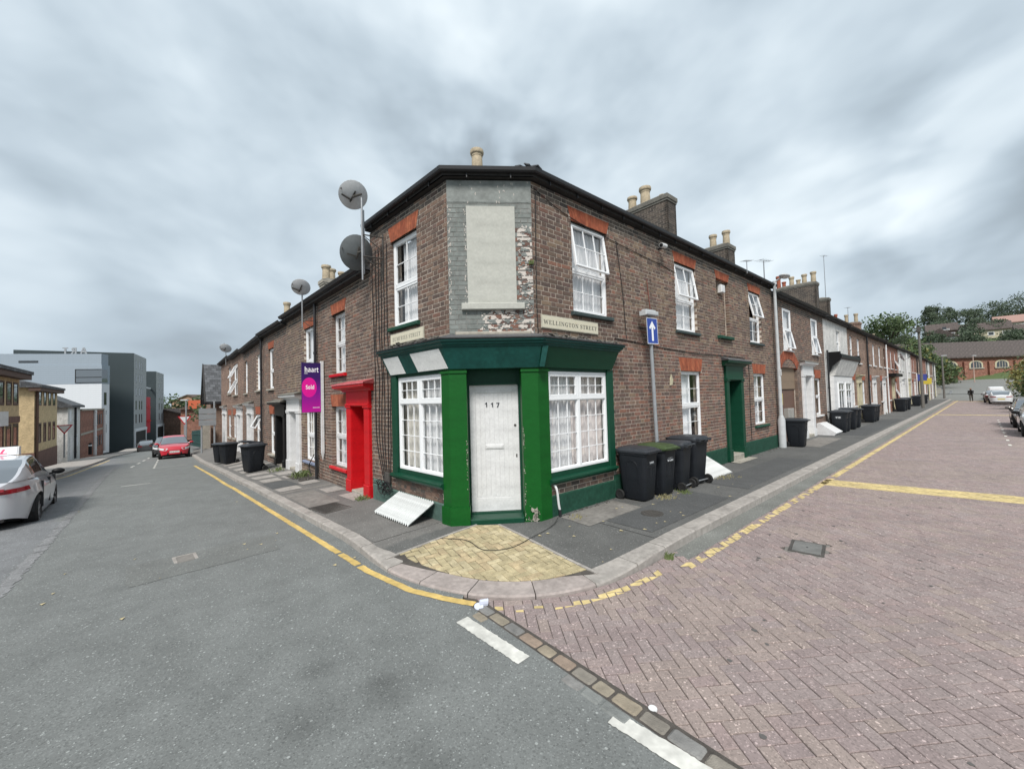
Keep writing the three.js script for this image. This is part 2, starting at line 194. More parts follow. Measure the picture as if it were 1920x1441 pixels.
// flat arch of splayed gauged bricks over an opening x0..x1, from y0 up to y1
function lintel(parent, m, x0, x1, y0, y1, n, z = .006, split = true, name = 'lintel') {
  const e = .1, r = mul(Math.round(x0 * 97 + y0 * 31 + 5)), mats = [mt.gauged, mt.gaugedB, mt.gaugedC, mt.gauged]; const c = (x0 + x1) / 2, hw = (x1 - x0) / 2 - .012;
  const g = split ? sub(name, parent, m) : null, all = new B(); mesh(split ? 'mortar_bed' : name + '_bed', new B().prism([[x0 + .015, y0 + .004], [x1 - .015, y0 + .004], [x1 + e - .015, y1 - .004], [x0 - e + .015, y1 - .004]], -.1, z - .007), mt.mortar, split ? g : parent, split ? {} : { m });
  for (let i = 0; i < n; i++) { const a = -1 + 2 * i / n, b = -1 + 2 * (i + 1) / n, gp = .0035; const lo = k => c + k * hw, hi = k => c + k * (hw + e); const q = split ? new B() : all, dz = (r() - .5) * .004; q.prism([[lo(a) + gp, y0], [lo(b) - gp, y0], [hi(b) - gp, y1], [hi(a) + gp, y1]], -.1, z + dz); if (split) mesh('brick', q, mats[Math.floor(r() * 4)], g); }
  if (!split) mesh(name, all, mt.gauged, parent, { m });
}

// ---------------------------------------------------------------- windows and doors
function wavy(w, h, amp, n, seed, y0 = 0) { const r = mul(seed), b = new B(), N = n * 6, ph = r() * 6; const z = u => amp * (Math.sin(u * n * 6.283 + ph) + .5 * Math.sin(u * n * 2.3 * 6.283 + ph * 2)); for (let i = 0; i < N; i++) { const a = i / N, c = (i + 1) / N; b.quad([a * w, y0, z(a)], [c * w, y0, z(c)], [c * w, h, z(c)], [a * w, h, z(a)]); } return b; }
// one glazed light: sash frame with panes between its bars. g: group to add to, all names under the window
function light(g, x0, y0, w, h, nx, ny, o = {}) {
  const t = o.t ?? .04, d = .045, fr = new B(), gb = new B(), m = o.m, mat = o.mat || mt.upvc, bw = o.bw ?? .013;
  fr.rbox(x0, y0, -d / 2, x0 + w, y0 + t, d / 2).rbox(x0, y0 + h - t, -d / 2, x0 + w, y0 + h, d / 2).rbox(x0, y0 + t, -d / 2, x0 + t, y0 + h - t, d / 2).rbox(x0 + w - t, y0 + t, -d / 2, x0 + w, y0 + h - t, d / 2);
  mesh('sash', fr, mat, g, { m });
  const iw = w - 2 * t, ih = h - 2 * t, cw = iw / nx, ch = ih / ny, glass = o.glass || mt.glass;
  for (let i = 1; i < nx; i++) gb.box(x0 + t + i * cw - bw / 2, y0 + t, -.012, x0 + t + i * cw + bw / 2, y0 + h - t, .012, 'td');
  for (let j = 1; j < ny; j++) gb.box(x0 + t, y0 + t + j * ch - bw / 2, -.0115, x0 + w - t, y0 + t + j * ch + bw / 2, .0115, 'lr');
  if (gb.p.length) mesh('glazing_bar', gb, mat, g, { m });
  if (o.cells) for (let i = 0; i < nx; i++) for (let j = 0; j < ny; j++) mesh('pane', new B().quad([x0 + t + i * cw, y0 + t + j * ch, 0], [x0 + t + (i + 1) * cw, y0 + t + j * ch, 0], [x0 + t + (i + 1) * cw, y0 + t + (j + 1) * ch, 0], [x0 + t + i * cw, y0 + t + (j + 1) * ch, 0]), glass, g, { m });
  else mesh('pane', new B().quad([x0 + t, y0 + t, 0], [x0 + w - t, y0 + t, 0], [x0 + w - t, y0 + h - t, 0], [x0 + t, y0 + h - t, 0]), glass, g, { m });
}
// window in an opening (x0,y0) wide w, high h on the plane z=0 of matrix m
function windowAt(parent, m, x0, y0, w, h, o = {}) {
  const g = sub('window', parent, m.clone().multiply(T(x0, y0, -(o.recess ?? .1)))), f = .05, mat = o.mat || mt.upvc, sp = o.split ?? .5, fr = new B();
  fr.rbox(0, 0, -.035, w, f, .035).rbox(0, h - f, -.035, w, h, .035).rbox(0, f, -.035, f, h - f, .035).rbox(w - f, f, -.035, w, h - f, .035);
  const ym = h * sp; if (!o.noTransom) fr.rbox(f, ym - .03, -.035, w - f, ym + .03, .035); mesh('frame', fr, mat, g);
  const [tx, ty] = o.top || [2, 2], [bx, by] = o.bot || [2, 2];
  const tm = o.open ? T(0, h - f, .04).multiply(new THREE.Matrix4().makeRotationX(-o.open)).multiply(T(0, -h + f, 0)) : T(0, 0, .012);
  const bm = o.openBot ? T(0, ym - .03, .04).multiply(new THREE.Matrix4().makeRotationX(-o.openBot)).multiply(T(0, -ym + .03, 0)) : T(0, 0, .004);
  light(g, f, ym + .03, w - 2 * f, h - f - ym - .03, tx, ty, { ...o, m: tm }); light(g, f, f, w - 2 * f, ym - .03 - f, bx, by, { ...o, m: bm });
  if (o.curtain) mesh('curtain', wavy(o.cw ? (w - .1) * o.cw : w + .1, h - .06, .012, Math.round(w * 9), Math.round(x0 * 50 + y0 * 9 + 3), .05), o.curtain, g, { at: [(o.cw ? .05 : -.05) + (o.cx ?? 0), 0, -.1] });
  if (o.sill) { const sh = o.sillH ?? .075; mesh('sill', new B().rbox(-.07, -sh, -.02, w + .07, -.002, (o.recess ?? .1) + .075, .012), o.sill, g); }
  return g;
}
// small flat window for walls far off
function farWindow(parent, m, x0, y0, w, h, o = {}) {
  const g = sub('window', parent, m.clone().multiply(T(x0, y0, -.09))), f = Math.min(.07, w * .08), fr = new B(); fr.box(0, 0, -.03, w, f, .03).box(0, h - f, -.03, w, h, .03).box(0, f, -.03, f, h - f, .03).box(w - f, f, -.03, w, h - f, .03); const y = h * (o.split ?? .5); fr.box(f, y - f / 2, -.03, w - f, y + f / 2, .03); if (o.bars) fr.box(w / 2 - .015, f, -.01, w / 2 + .015, h - f, .015);
  mesh('frame', fr, o.mat || mt.upvc, g); mesh('pane', new B().quad([f, f, -.005], [w - f, f, -.005], [w - f, h - f, -.005], [f, h - f, -.005]), o.glass || mt.glassSky, g);
  if (o.openBot) { const b = new B(); b.box(f, f, 0, w - f, f * 2, .04).box(f, y - f, 0, w - f, y, .04).box(f, f * 2, 0, 2 * f, y - f, .04).box(w - 2 * f, f * 2, 0, w - f, y - f, .04); const mm = T(0, y, .05).multiply(new THREE.Matrix4().makeRotationX(-o.openBot)).multiply(T(0, -y, 0)); mesh('open_sash', b, mt.upvc, g, { m: mm }); mesh('pane', new B().quad([2 * f, 2 * f, .02], [w - 2 * f, 2 * f, .02], [w - 2 * f, y - f, .02], [2 * f, y - f, .02]), mt.glassSky, g, { m: mm }); }
  if (o.sill) mesh('sill', new B().box(-.06, -.08, -.02, w + .06, -.002, .16), o.sill, g);
  return g;
}
// pilastered doorway with cornice. x0..x1 outer width, y0 base, yt underside of cornice
function doorcase(parent, m, x0, x1, y0, yt, o) {
  const g = sub('door_surround', parent, m), pw = o.pw ?? .18, fz = o.z ?? .07, mat = o.mat, top = yt - (o.entab ?? .36);
  for (const a of [x0, x1 - pw]) { mesh('pilaster', new B().rbox(a, y0 + .34, -.2, a + pw, top, fz, .01).rbox(a - .02, y0, -.2, a + pw + .02, y0 + .34, fz + .025, .012), mat, g); mesh('capital', new B().rbox(a - .02, top - .05, 0, a + pw + .02, top, fz + .025, .01), mat, g); }
  mesh('frieze', new B().rbox(x0, top, -.2, x1, yt, fz, .008).rbox(x0 - .01, top + .001, 0, x1 + .01, top + .05, fz + .03, .008), mat, g);
  const cz = o.cz ?? .22, ov = o.ov ?? .16; mesh('cornice', new B().mould([[0, yt], [fz + .02, yt], [fz + .05, yt + .05], [cz - .05, yt + .07], [cz, yt + .1], [cz, yt + .15], [0, yt + .15]], x0 - ov * .4, x1 + ov * .4, .55, .55), mat, g);
  if (o.cap) mesh('cornice_cap', new B().mould([[0, yt + .152], [cz + .02, yt + .152], [cz + .01, yt + .18], [0, yt + .26]], x0 - ov * .45, x1 + ov * .45, .55, .55), o.cap, g);
  // reveal lining and leaf
  const dx0 = x0 + pw, dx1 = x1 - pw, rc = o.recess ?? .3;
  mesh('lining', new B().box(dx0 - .03, y0, -rc, dx0 + .012, top, fz - .03).box(dx1 - .012, y0, -rc, dx1 + .03, top, fz - .03).box(dx0, top - .02, -rc, dx1, top + .02, fz - .03), mat, g);
  const d = sub('door', parent, m.clone().multiply(T(dx0, y0 + (o.step ?? .12), -rc))), w = dx1 - dx0, h = top - y0 - (o.step ?? .12) - .02; const b = new B().box(0, 0, -.05, w, h, 0); const st = .1; for (const [px, py, pw2, ph] of o.panels || [[0, 0, .42, .36], [.5, 0, .42, .36], [0, .45, .42, .45], [.5, .45, .42, .45]]) { const X = st + px * (w - 2 * st) * 1.08, Y = .12 + py * (h - .2); b.rbox(X, Y, 0, X + pw2 * (w - 2 * st), Y + ph * (h - .2), .014, .012); }
  mesh('door_leaf', b, o.door || mat, d); mesh('handle', new B().cyl([w * .88, h * .48, 0], [w * .88, h * .48, .05], .018, .022, 8), mt.steel, d);
  mesh('step', new B().rbox(dx0 - .05, y0 - .15, -rc, dx1 + .05, y0 + (o.step ?? .12) - .003, o.stepZ ?? fz, .012), mt.stone, g);
  return g;
}
function chimneyPot(parent, x, y, z, r, h, mat) { mesh('chimney_pot', new B().lathe([[r * .96, 0], [r * .9, h * .1], [r * .8, h * .72], [r * .86, h * .74], [r * .86, h * .8], [r * 1.02, h * .84], [r * 1.08, h * .9], [r * 1.02, h], [r * .75, h], [r * .7, h * .7], [.01, h * .68]], 16), mat, parent, { at: [x, y, z], smooth: .6 }); }
// brick stack along z from z0 (front) to z1 (back)
function chimney(parent, m, x, w, z0, z1, y0, y1, pots, o = {}) {
  const g = sub('chimney', parent, m.clone().multiply(T(x, 0, 0))); mesh('stack', new B().box(.006, y0, z1 + .006, w - .006, y1 - .02, z0 - .006), o.mat || mt.mortar, g);
  if (!o.plain) { const r = mul(Math.round(x * 31 + y1 * 17)), b = new B(), pal = PAL[o.pal || 'dark'], j = .012, h = BR.c - j; const face = (len, put) => { let row = 0; for (let y = y0; y < y1 - BR.c * 1.2; y += BR.c, row++) { let q = row & 1 ? -.12 : 0; while (q < len - .01) { const a = Math.max(0, q), e = Math.min(len, q + .232); if (e - a > .015) { b.col = pal[Math.floor(r() * pal.length)]; put(a, e, y, y + h); } q += .244; } } };
    face(w, (a, e, p, q) => b.box(a, p, z0 - .1, e, q, z0, 'b')); face(z0 - z1, (a, e, p, q) => b.box(0, p, z1 + a, .1, q, z1 + e, 'r')); face(z0 - z1, (a, e, p, q) => b.box(w - .1, p, z1 + a, w, q, z1 + e, 'l')); mesh('stack_bricks', b, mt.brickMass, g, { stuff: true }); }
  const e = o.cap ?? .05; mesh('stack_cap', new B().box(-e, y1 - .17, z1 - e, w + e, y1 - .02, z0 + e).box(-e * .5, y1 - .25, z1 - e * .5, w + e * .5, y1 - .172, z0 + e * .5), o.plain ? (o.mat || mt.flaunch) : mt.flaunch, g);
  mesh('flaunching', new B().add(new THREE.CylinderGeometry(.5, .72, .1, 4, 1).rotateY(Math.PI / 4).scale(w * .95, 1, (z0 - z1) * .95).translate(w / 2, y1 + .03, (z0 + z1) / 2)), mt.flaunch, g);
  for (const [t, r, h, red] of pots) chimneyPot(g, w / 2, y1 - .04, lerp(z0, z1, t), r, h, red ? mt.potRed : mt.pot);
  return g;
}
function gutterAlong(parent, m, x0, x1, y, z = .2) { const b = new B().mould([[z - .1, y], [z - .06, y - .075], [z, y - .075], [z + .04, y], [z + .03, y], [z - .01, y - .06], [z - .06, y - .06], [z - .09, y]], x0, x1); mesh('gutter', b, mt.gutter, parent, { m }); const k = new B(); for (let x = x0 + .5; x < x1; x += .9) k.box(x, y - .16, z - .15, x + .025, y - .02, z - .06); if (k.p.length) mesh('gutter_bracket', k, mt.gutter, parent, { m }); }
function downpipe(parent, m, x, y0, y1, mat = mt.gutter, z = .08, r = .04) { const b = new B().cyl([x, y0, z], [x, y1, z], r, r, 10); for (let y = y0 + .6; y < y1; y += 1.5) b.cyl([x, y, z], [x, y + .06, z], r * 1.3, r * 1.3, 10); mesh('downpipe', b, mat, parent, { m }); }
function bentPipe(parent, m, pts, r, mat, name) { mesh(name, new B().tube(pts, r, 6), mat, parent, { m, smooth: .8 }); }
// ---------------------------------------------------------------- ground levels
const AL = [-1.0396, -6.6649], AR = [.4243, -6.7753], DL = [-.70498, -.70923], NL = [-.70923, .70498], DR = [.76508, -.64394], NR = [.64394, .76508], DB = [-.6507, -.7593], NB = [-.7593, .6507];
const Lst = (x, z) => [(x - AL[0]) * DL[0] + (z - AL[1]) * DL[1], (x - AL[0]) * NL[0] + (z - AL[1]) * NL[1]];
const Rst = (x, z) => [(x - AR[0]) * DR[0] + (z - AR[1]) * DR[1], (x - AR[0]) * NR[0] + (z - AR[1]) * NR[1]];
const shL = t => pl([[0, 0], [9, 0], [20, -.33], [30, -1], [34, -1.3]], t);       // the street bends gently
const Lxz = (t, n) => { n += shL(t); if (t <= 34) return [AL[0] + DL[0] * t + NL[0] * n, AL[1] + DL[1] * t + NL[1] * n]; const q = t - 34, c = [AL[0] + DL[0] * 34, AL[1] + DL[1] * 34]; return [c[0] + DB[0] * q + lerp(NL[0], NB[0], cl(q / 10)) * n, c[1] + DB[1] * q + lerp(NL[1], NB[1], cl(q / 10)) * n]; };
const Rxz = (s, n) => [AR[0] + DR[0] * s + NR[0] * n, AR[1] + DR[1] * s + NR[1] * n];
const roadY = t => pl([[0, -.12], [8, -.24], [12, -.4], [20, -.8], [31, -1.45], [42, -2.05], [60, -3.3], [75, -4.3], [100, -5.5], [160, -6.5]], t);
const wallY = t => pl([[0, 0], [6, -.06], [13, -.2], [20, -.45], [29, -.9], [36, -1.3], [50, -2.3]], t);
const hillY = s => pl([[0, -.13], [80, -.13], [110, .9], [136, 2.7], [150, 6], [200, 16], [250, 24], [420, 30], [900, 34]], s);
function topY(x, z) { const [t, n] = Lst(x, z), [s] = Rst(x, z); const l = t > 0 ? lerp(wallY(t), roadY(t) + .11, cl((n - shL(t)) / 1.3)) : 0; return l - .085 * (1 - ss(-.7, .5, t)) * (1 - ss(-.9, .5, s)) * ss(-6.6, -4.9, z); }
const RY = -.13;                                              // level of the red block road
function sheet(nu, nv, fn) { const b = new B(), P = []; for (let i = 0; i <= nu; i++) { P.push([]); for (let j = 0; j <= nv; j++) P[i].push(fn(i / nu, j / nv)); } for (let i = 0; i < nu; i++) for (let j = 0; j < nv; j++) { const a = P[i][j], c = P[i + 1][j], d = P[i + 1][j + 1], e = P[i][j + 1]; const up = (c[0] - a[0]) * (e[2] - a[2]) - (c[2] - a[2]) * (e[0] - a[0]) < 0; up ? b.quad(a, c, d, e) : b.quad(a, e, d, c); } return b; }
function tint(g, fn) { const p = g.attributes.position, c = new Float32Array(p.count * 3); for (let i = 0; i < p.count; i++) { const k = fn(p.getX(i), p.getZ(i)); c[i * 3] = k[0]; c[i * 3 + 1] = k[1]; c[i * 3 + 2] = k[2]; } g.setAttribute('color', new THREE.BufferAttribute(c, 3)); return g; }
const smoothN = g => { const n = g.attributes.normal; for (let i = 0; i < n.count; i++) if (n.getY(i) > .7) n.setXYZ(i, n.getX(i), n.getY(i), n.getZ(i)); return g; };

// ---------------------------------------------------------------- terrain and roads
{
  const q = u => Math.sign(u - .5) * Math.pow(Math.abs(u - .5) * 2, 2.2) * 900;
  const g = sheet(120, 120, (u, v) => { const x = q(u), z = q(v) - 20, [t] = Lst(x, z), [s] = Rst(x, z); return [x, -.62 + (roadY(Math.max(t, 0)) + .12) * (s > 0 ? cl(1 - s / 60) : 1) + (hillY(s) + .13) * 1, z]; }).geo(1.2);
  tint(g, (x, z) => { const f = fbm(x * .03 + 50, z * .03 + 50, 3), k = Math.hypot(x, z) < 125 ? 0 : 1; return k ? [.09 + .03 * f, .13 + .04 * f, .05] : [.17, .17, .165]; });
  const m = mesh('ground', g, M([1, 1, 1], 1, { vertexColors: true, map: texBlotch }), scene); m.userData = { kind: 'structure', label: 'ground under the streets rising to a green hill', category: 'ground' };
}
const seam = (t, n) => n - pl([[-8, 5.9], [3, 5.0], [7.2, 4.75], [17, 4.45], [30, 3.9]], t);          // worn joint between two lanes of surfacing
const edgeA = t => t < -1.75 ? null : 1.1, edgeB = t => pl([[-30, 14], [-8, 12], [2, 9], [10, 7.9], [21, 6.3], [34, 6.3], [120, 6.4]], t);
const roadTone = (x, z) => {
  const [t, n] = Lst(x, z); const a = fbm(x * .5 + 9, z * .5 + 3, 4) - .5, b = fbm(x * 2.6 + 30, z * 2.6 + 7, 3) - .5, c = fbm(t * .12 + 5, n * 2.2 + 60, 3) - .5, e = seam(t, n); let k = 1 + .14 * a + .12 * b + .12 * c;
  let r = k, g = k * 1.01, bl = k * 1.005; if (e > .1) { r *= 1.04; g *= 1.02; bl *= 1.08; } 
  const wheel = Math.max(Math.exp(-((n - 2.5) ** 2) / .16), Math.exp(-((n - 3.9) ** 2) / .16)); r *= 1 - .05 * wheel; g *= 1 - .05 * wheel; bl *= 1 - .05 * wheel;
  for (const [sx, sz, q, d] of [[-1.05, -3.15, .16, .45], [-1.5, -2.85, .2, .3], [-1.7, -3.35, .12, .35], [-.55, -2.5, .14, .3], [-2.3, -3.1, .14, .25], [-.9, -2.2, .1, .3], [-4.2, -9.2, .3, .3], [-2.9, -7.9, .24, .3]]) { const w = Math.exp(-((x - sx) ** 2 + (z - sz) ** 2) / (q * q)) * (.4 + 1.4 * (b + .5)); const f = 1 - d * cl(w); r *= f; g *= f; bl *= f; }
  return [r, g, bl];
};
const setR = (t) => { let lo = -3, hi = 3; for (let i = 0; i < 30; i++) { const n = (lo + hi) / 2, [x, z] = Lxz(t, n); (Rst(x, z)[0] > -2.305 ? lo = n : hi = n); } return hi; };
{
  const g = structure('road', 'grey asphalt street sloping down past the terrace', 'road');
  const near = sheet(170, 46, (u, v) => { const t = lerp(-9, 22, u), a = edgeA(t) ?? setR(t), n = lerp(a, edgeB(t), v), [x, z] = Lxz(t, n); return [x, roadY(t), z]; }).geo(1);
  mesh('carriageway', tint(near, roadTone), mt.asphalt, g);
  const far = sheet(60, 8, (u, v) => { const t = lerp(22, 130, u), n = lerp(t > 40 ? .9 : 1.1, edgeB(t), v), [x, z] = Lxz(t, n); return [x, roadY(t), z]; }).geo(1);
  mesh('carriageway', tint(far, roadTone), mt.asphalt, g);
  const back = sheet(20, 10, (u, v) => { const t = lerp(-9, -40, u), n = lerp(setR(-9), 14, v), [x, z] = Lxz(t, n); return [x, -.12, z]; }).geo(1);
  mesh('carriageway', tint(back, roadTone), mt.asphalt, g);
  // reinstated trench with its small cover, as a sheet of newer asphalt with a rough outline
  const r = mul(3), pts = []; for (const [a, c, n] of [[[1.5, 3.9], [1.5, 2.2], 8], [[1.5, 2.2], [2.4, 2.1], 5], [[2.4, 2.1], [2.5, 3.9], 8], [[2.5, 3.9], [1.5, 3.9], 5]]) for (let i = 0; i < n; i++) { const [x, z] = Lxz(lerp(a[0], c[0], i / n) + (r() - .5) * .03, lerp(a[1], c[1], i / n) + (r() - .5) * .03); pts.push([x, -z]); }
  { const tg = new B().add(new THREE.ShapeGeometry(new THREE.Shape(pts.map(p => new THREE.Vector2(...p)))).rotateX(-Math.PI / 2)).geo(), q = tg.attributes.position; for (let i = 0; i < q.count; i++) q.setY(i, roadY(Math.max(0, Lst(q.getX(i), q.getZ(i))[0])) + .004); mesh('trench_patch', tint(tg, (x, z) => { const f = .93 + .1 * (fbm(x * 3, z * 3, 3) - .5); return [f, f, f * .98]; }), mt.asphalt, g); }
}
const lifted = (pts, y, mat, name, parent) => mesh(name, new B().add(new THREE.ShapeGeometry(new THREE.Shape(pts.map(([x, z]) => new THREE.Vector2(x, -z)))).rotateX(-Math.PI / 2)), mat, parent, { at: [0, y, 0] });
// painted band along a line of [x,z] points on a level function, with worn edges and gaps
function band(name, parent, pts, w, yf, mat, o = {}) {
  const b = new B(), r = mul(o.seed || 9), c = pts.length; const L = [0]; for (let i = 1; i < c; i++) L.push(L[i - 1] + Math.hypot(pts[i][0] - pts[i - 1][0], pts[i][1] - pts[i - 1][1])); const len = L[c - 1], step = o.step || .06, N = Math.ceil(len / step);
  const at = d => { let i = 1; while (i < c - 1 && L[i] < d) i++; const k = (d - L[i - 1]) / (L[i] - L[i - 1]); const p = pts[i - 1], q = pts[i]; const tx = q[0] - p[0], tz = q[1] - p[1], h = Math.hypot(tx, tz); return [lerp(p[0], q[0], k), lerp(p[1], q[1], k), -tz / h, tx / h]; };
  let prev = null; for (let i = 0; i <= N; i++) { const d = Math.min(len, i * step), [x, z, nx, nz] = at(d), wa = w / 2 * (1 - (o.wear ?? .12) * r()), wb = w / 2 * (1 - (o.wear ?? .12) * r()); const a = [x + nx * wa, 0, z + nz * wa], e = [x - nx * wb, 0, z - nz * wb]; a[1] = yf(a[0], a[2]) + .005; e[1] = yf(e[0], e[2]) + .005; if (prev && r() > (o.gap || 0)) { const up = (a[0] - prev[0][0]) * (prev[1][2] - prev[0][2]) - (a[2] - prev[0][2]) * (prev[1][0] - prev[0][0]) < 0; up ? b.quad(prev[0], a, e, prev[1]) : b.quad(prev[0], prev[1], e, a); } prev = [a, e]; }
  return mesh(name, b, mat, parent);
}
const onL = (x, z) => roadY(Math.max(0, Lst(x, z)[0]));
{
  const g = structure('road_markings', 'painted lines on the asphalt street', 'road marking'); const yl = []; for (const [x, z] of [[-.47, -4.33], [-.8, -4.46], [-1.25, -4.68], [-1.58, -4.94]]) yl.push([x, z]); for (let t = -.35; t < 19; t += .5) yl.push(Lxz(t, 1.66 + .004 * t));
  band('yellow_line', g, yl, .105, onL, mt.yellowPaint, { wear: .2, gap: .01 });
  band('white_dash', g, [[-.57, -4.04], [.035, -3.4]], .15, () => -.12, mt.whitePaint, { wear: .14, step: .02, seed: 4 }); band('white_dash', g, [[.63, -2.79], [1.12, -2.3]], .14, () => -.12, mt.whitePaint, { wear: .14, step: .02, seed: 6 });
  { const sm = []; for (let t = -3; t < 26; t += .6) { let n = 4; for (let i = 0; i < 4; i++) n -= seam(t, n + shL(t)); sm.push(Lxz(t, n)); } band('worn_seam', g, sm, .2, onL, M([.4, .405, .41], .95, { map: texAsphalt, bumpMap: texAsphaltB, bumpScale: .003 }), { wear: .55, gap: .12, step: .05, seed: 41 }); band('worn_seam', g, sm.map(([x, z]) => [x + .1, z + .1]), .14, onL, M([.36, .365, .37], .95, { map: texAsphalt, bumpMap: texAsphaltB, bumpScale: .003 }), { wear: .8, gap: .45, step: .05, seed: 43 }).position.y = .0015; }
  const [a, c] = [Lxz(12.6, 4.05), Lxz(12.5, 3.35)]; band('bay_mark', g, [a, c], .11, onL, mt.whitePaint, { wear: .3, seed: 8 });
  for (let k = 0; k < 4; k++) band('centre_dash', g, [Lxz(23 + k * 3.4, 4.1 - .1 * k), Lxz(24.5 + k * 3.4, 4.05 - .1 * k)], .11, onL, mt.whitePaint, { wear: .3, seed: 12 + k });
  const bay = []; for (let t = 20; t < 34; t += 1) bay.push(Lxz(t, 3.15)); band('bay_line', g, bay, .08, onL, mt.whitePaint, { gap: .3, seed: 20 }); band('bay_mark', g, [Lxz(20, 3.2), Lxz(20.1, 1.9)], .09, onL, mt.whitePaint, { wear: .4, seed: 21 });
  const fy = []; for (let t = 19; t < 60; t += 1) fy.push(Lxz(t, edgeB(t) - .28)); band('yellow_line', g, fy, .09, onL, mt.yellowPaint, { wear: .2, gap: .02, seed: 22 });
}
// ---------------------------------------------------------------- kerbs
const outerPts = (() => { const p = []; for (let t = 34; t > .5; t -= 1) p.push([...Lxz(t, 1.4)]); p.push([-1.77, -5.27], [-1.42, -4.98], [-.95, -4.69], [-.45, -4.49], [0, -4.43], [.45, -4.48], [.9, -4.65], [1.35, -4.92], Rxz(.3, 2.03)); for (let s = 1.2; s < 97; s += 1) p.push(Rxz(s, 2.0)); return p; })();
const kerbCurve = new THREE.CatmullRomCurve3(outerPts.map(p => V(p[0], 0, p[1])), false, 'centripetal'); kerbCurve.arcLengthDivisions = 2000;
const KL = kerbCurve.getLength(); const kerbW = (x, z) => { const [t] = Lst(x, z), [s] = Rst(x, z); return t > -.4 ? lerp(.17, .3, ss(.2, -.4, t)) : lerp(.33, .25, ss(-.9, .4, s)); };
const kerbIn = d => { const u = d / KL, p = kerbCurve.getPointAt(u), t = kerbCurve.getTangentAt(u), w = kerbW(p.x, p.z); return [p.x, p.z, p.x + t.z * w, p.z - t.x * w]; };
{
  const g = structure('kerb', 'worn stone kerb curving round the street corner', 'kerb'), r = mul(8); let d = 0; const [c0] = [0];
  while (d < KL - .3) {
    const p = kerbCurve.getPointAt(d / KL), corner = p.z > -5.4 && Math.abs(p.x) < 1.9, far = p.distanceTo(camera.position) > 30; let L = corner ? .62 + r() * .16 : .82 + r() * .25; if (far) L = 1.1; L = Math.min(L, KL - d); const n = corner ? 6 : 2, b = new B(), dy = (r() - .5) * .012, gp = .007; let pr = null, e = .018;
    for (let i = 0; i <= n; i++) { const q = d + gp + (L - 2 * gp) * i / n, [ox, oz, ix, iz] = kerbIn(q), y = topY(ix, iz) + dy * (i / n - .5), yo = y - .006, dx = ox - ix, dz = oz - iz, h = Math.hypot(dx, dz), ux = dx / h, uz = dz / h; const S = [[ix, y - .16, iz], [ix, y - .002, iz], [ox - ux * e, yo, oz - uz * e], [ox, yo - e, oz], [ox + ux * .012, y - .3, oz + uz * .012]]; if (pr) for (let k = 0; k < 4; k++) b.quad(pr[k], pr[k + 1], S[k + 1], S[k]); if (i === 0) b.poly(S, false); if (i === n) b.poly(S, true); pr = S; }
    mesh('kerb_stone', b, corner && p.x < .75 ? mt.kerbPink : mt.kerb, g); d += L;
  }
}
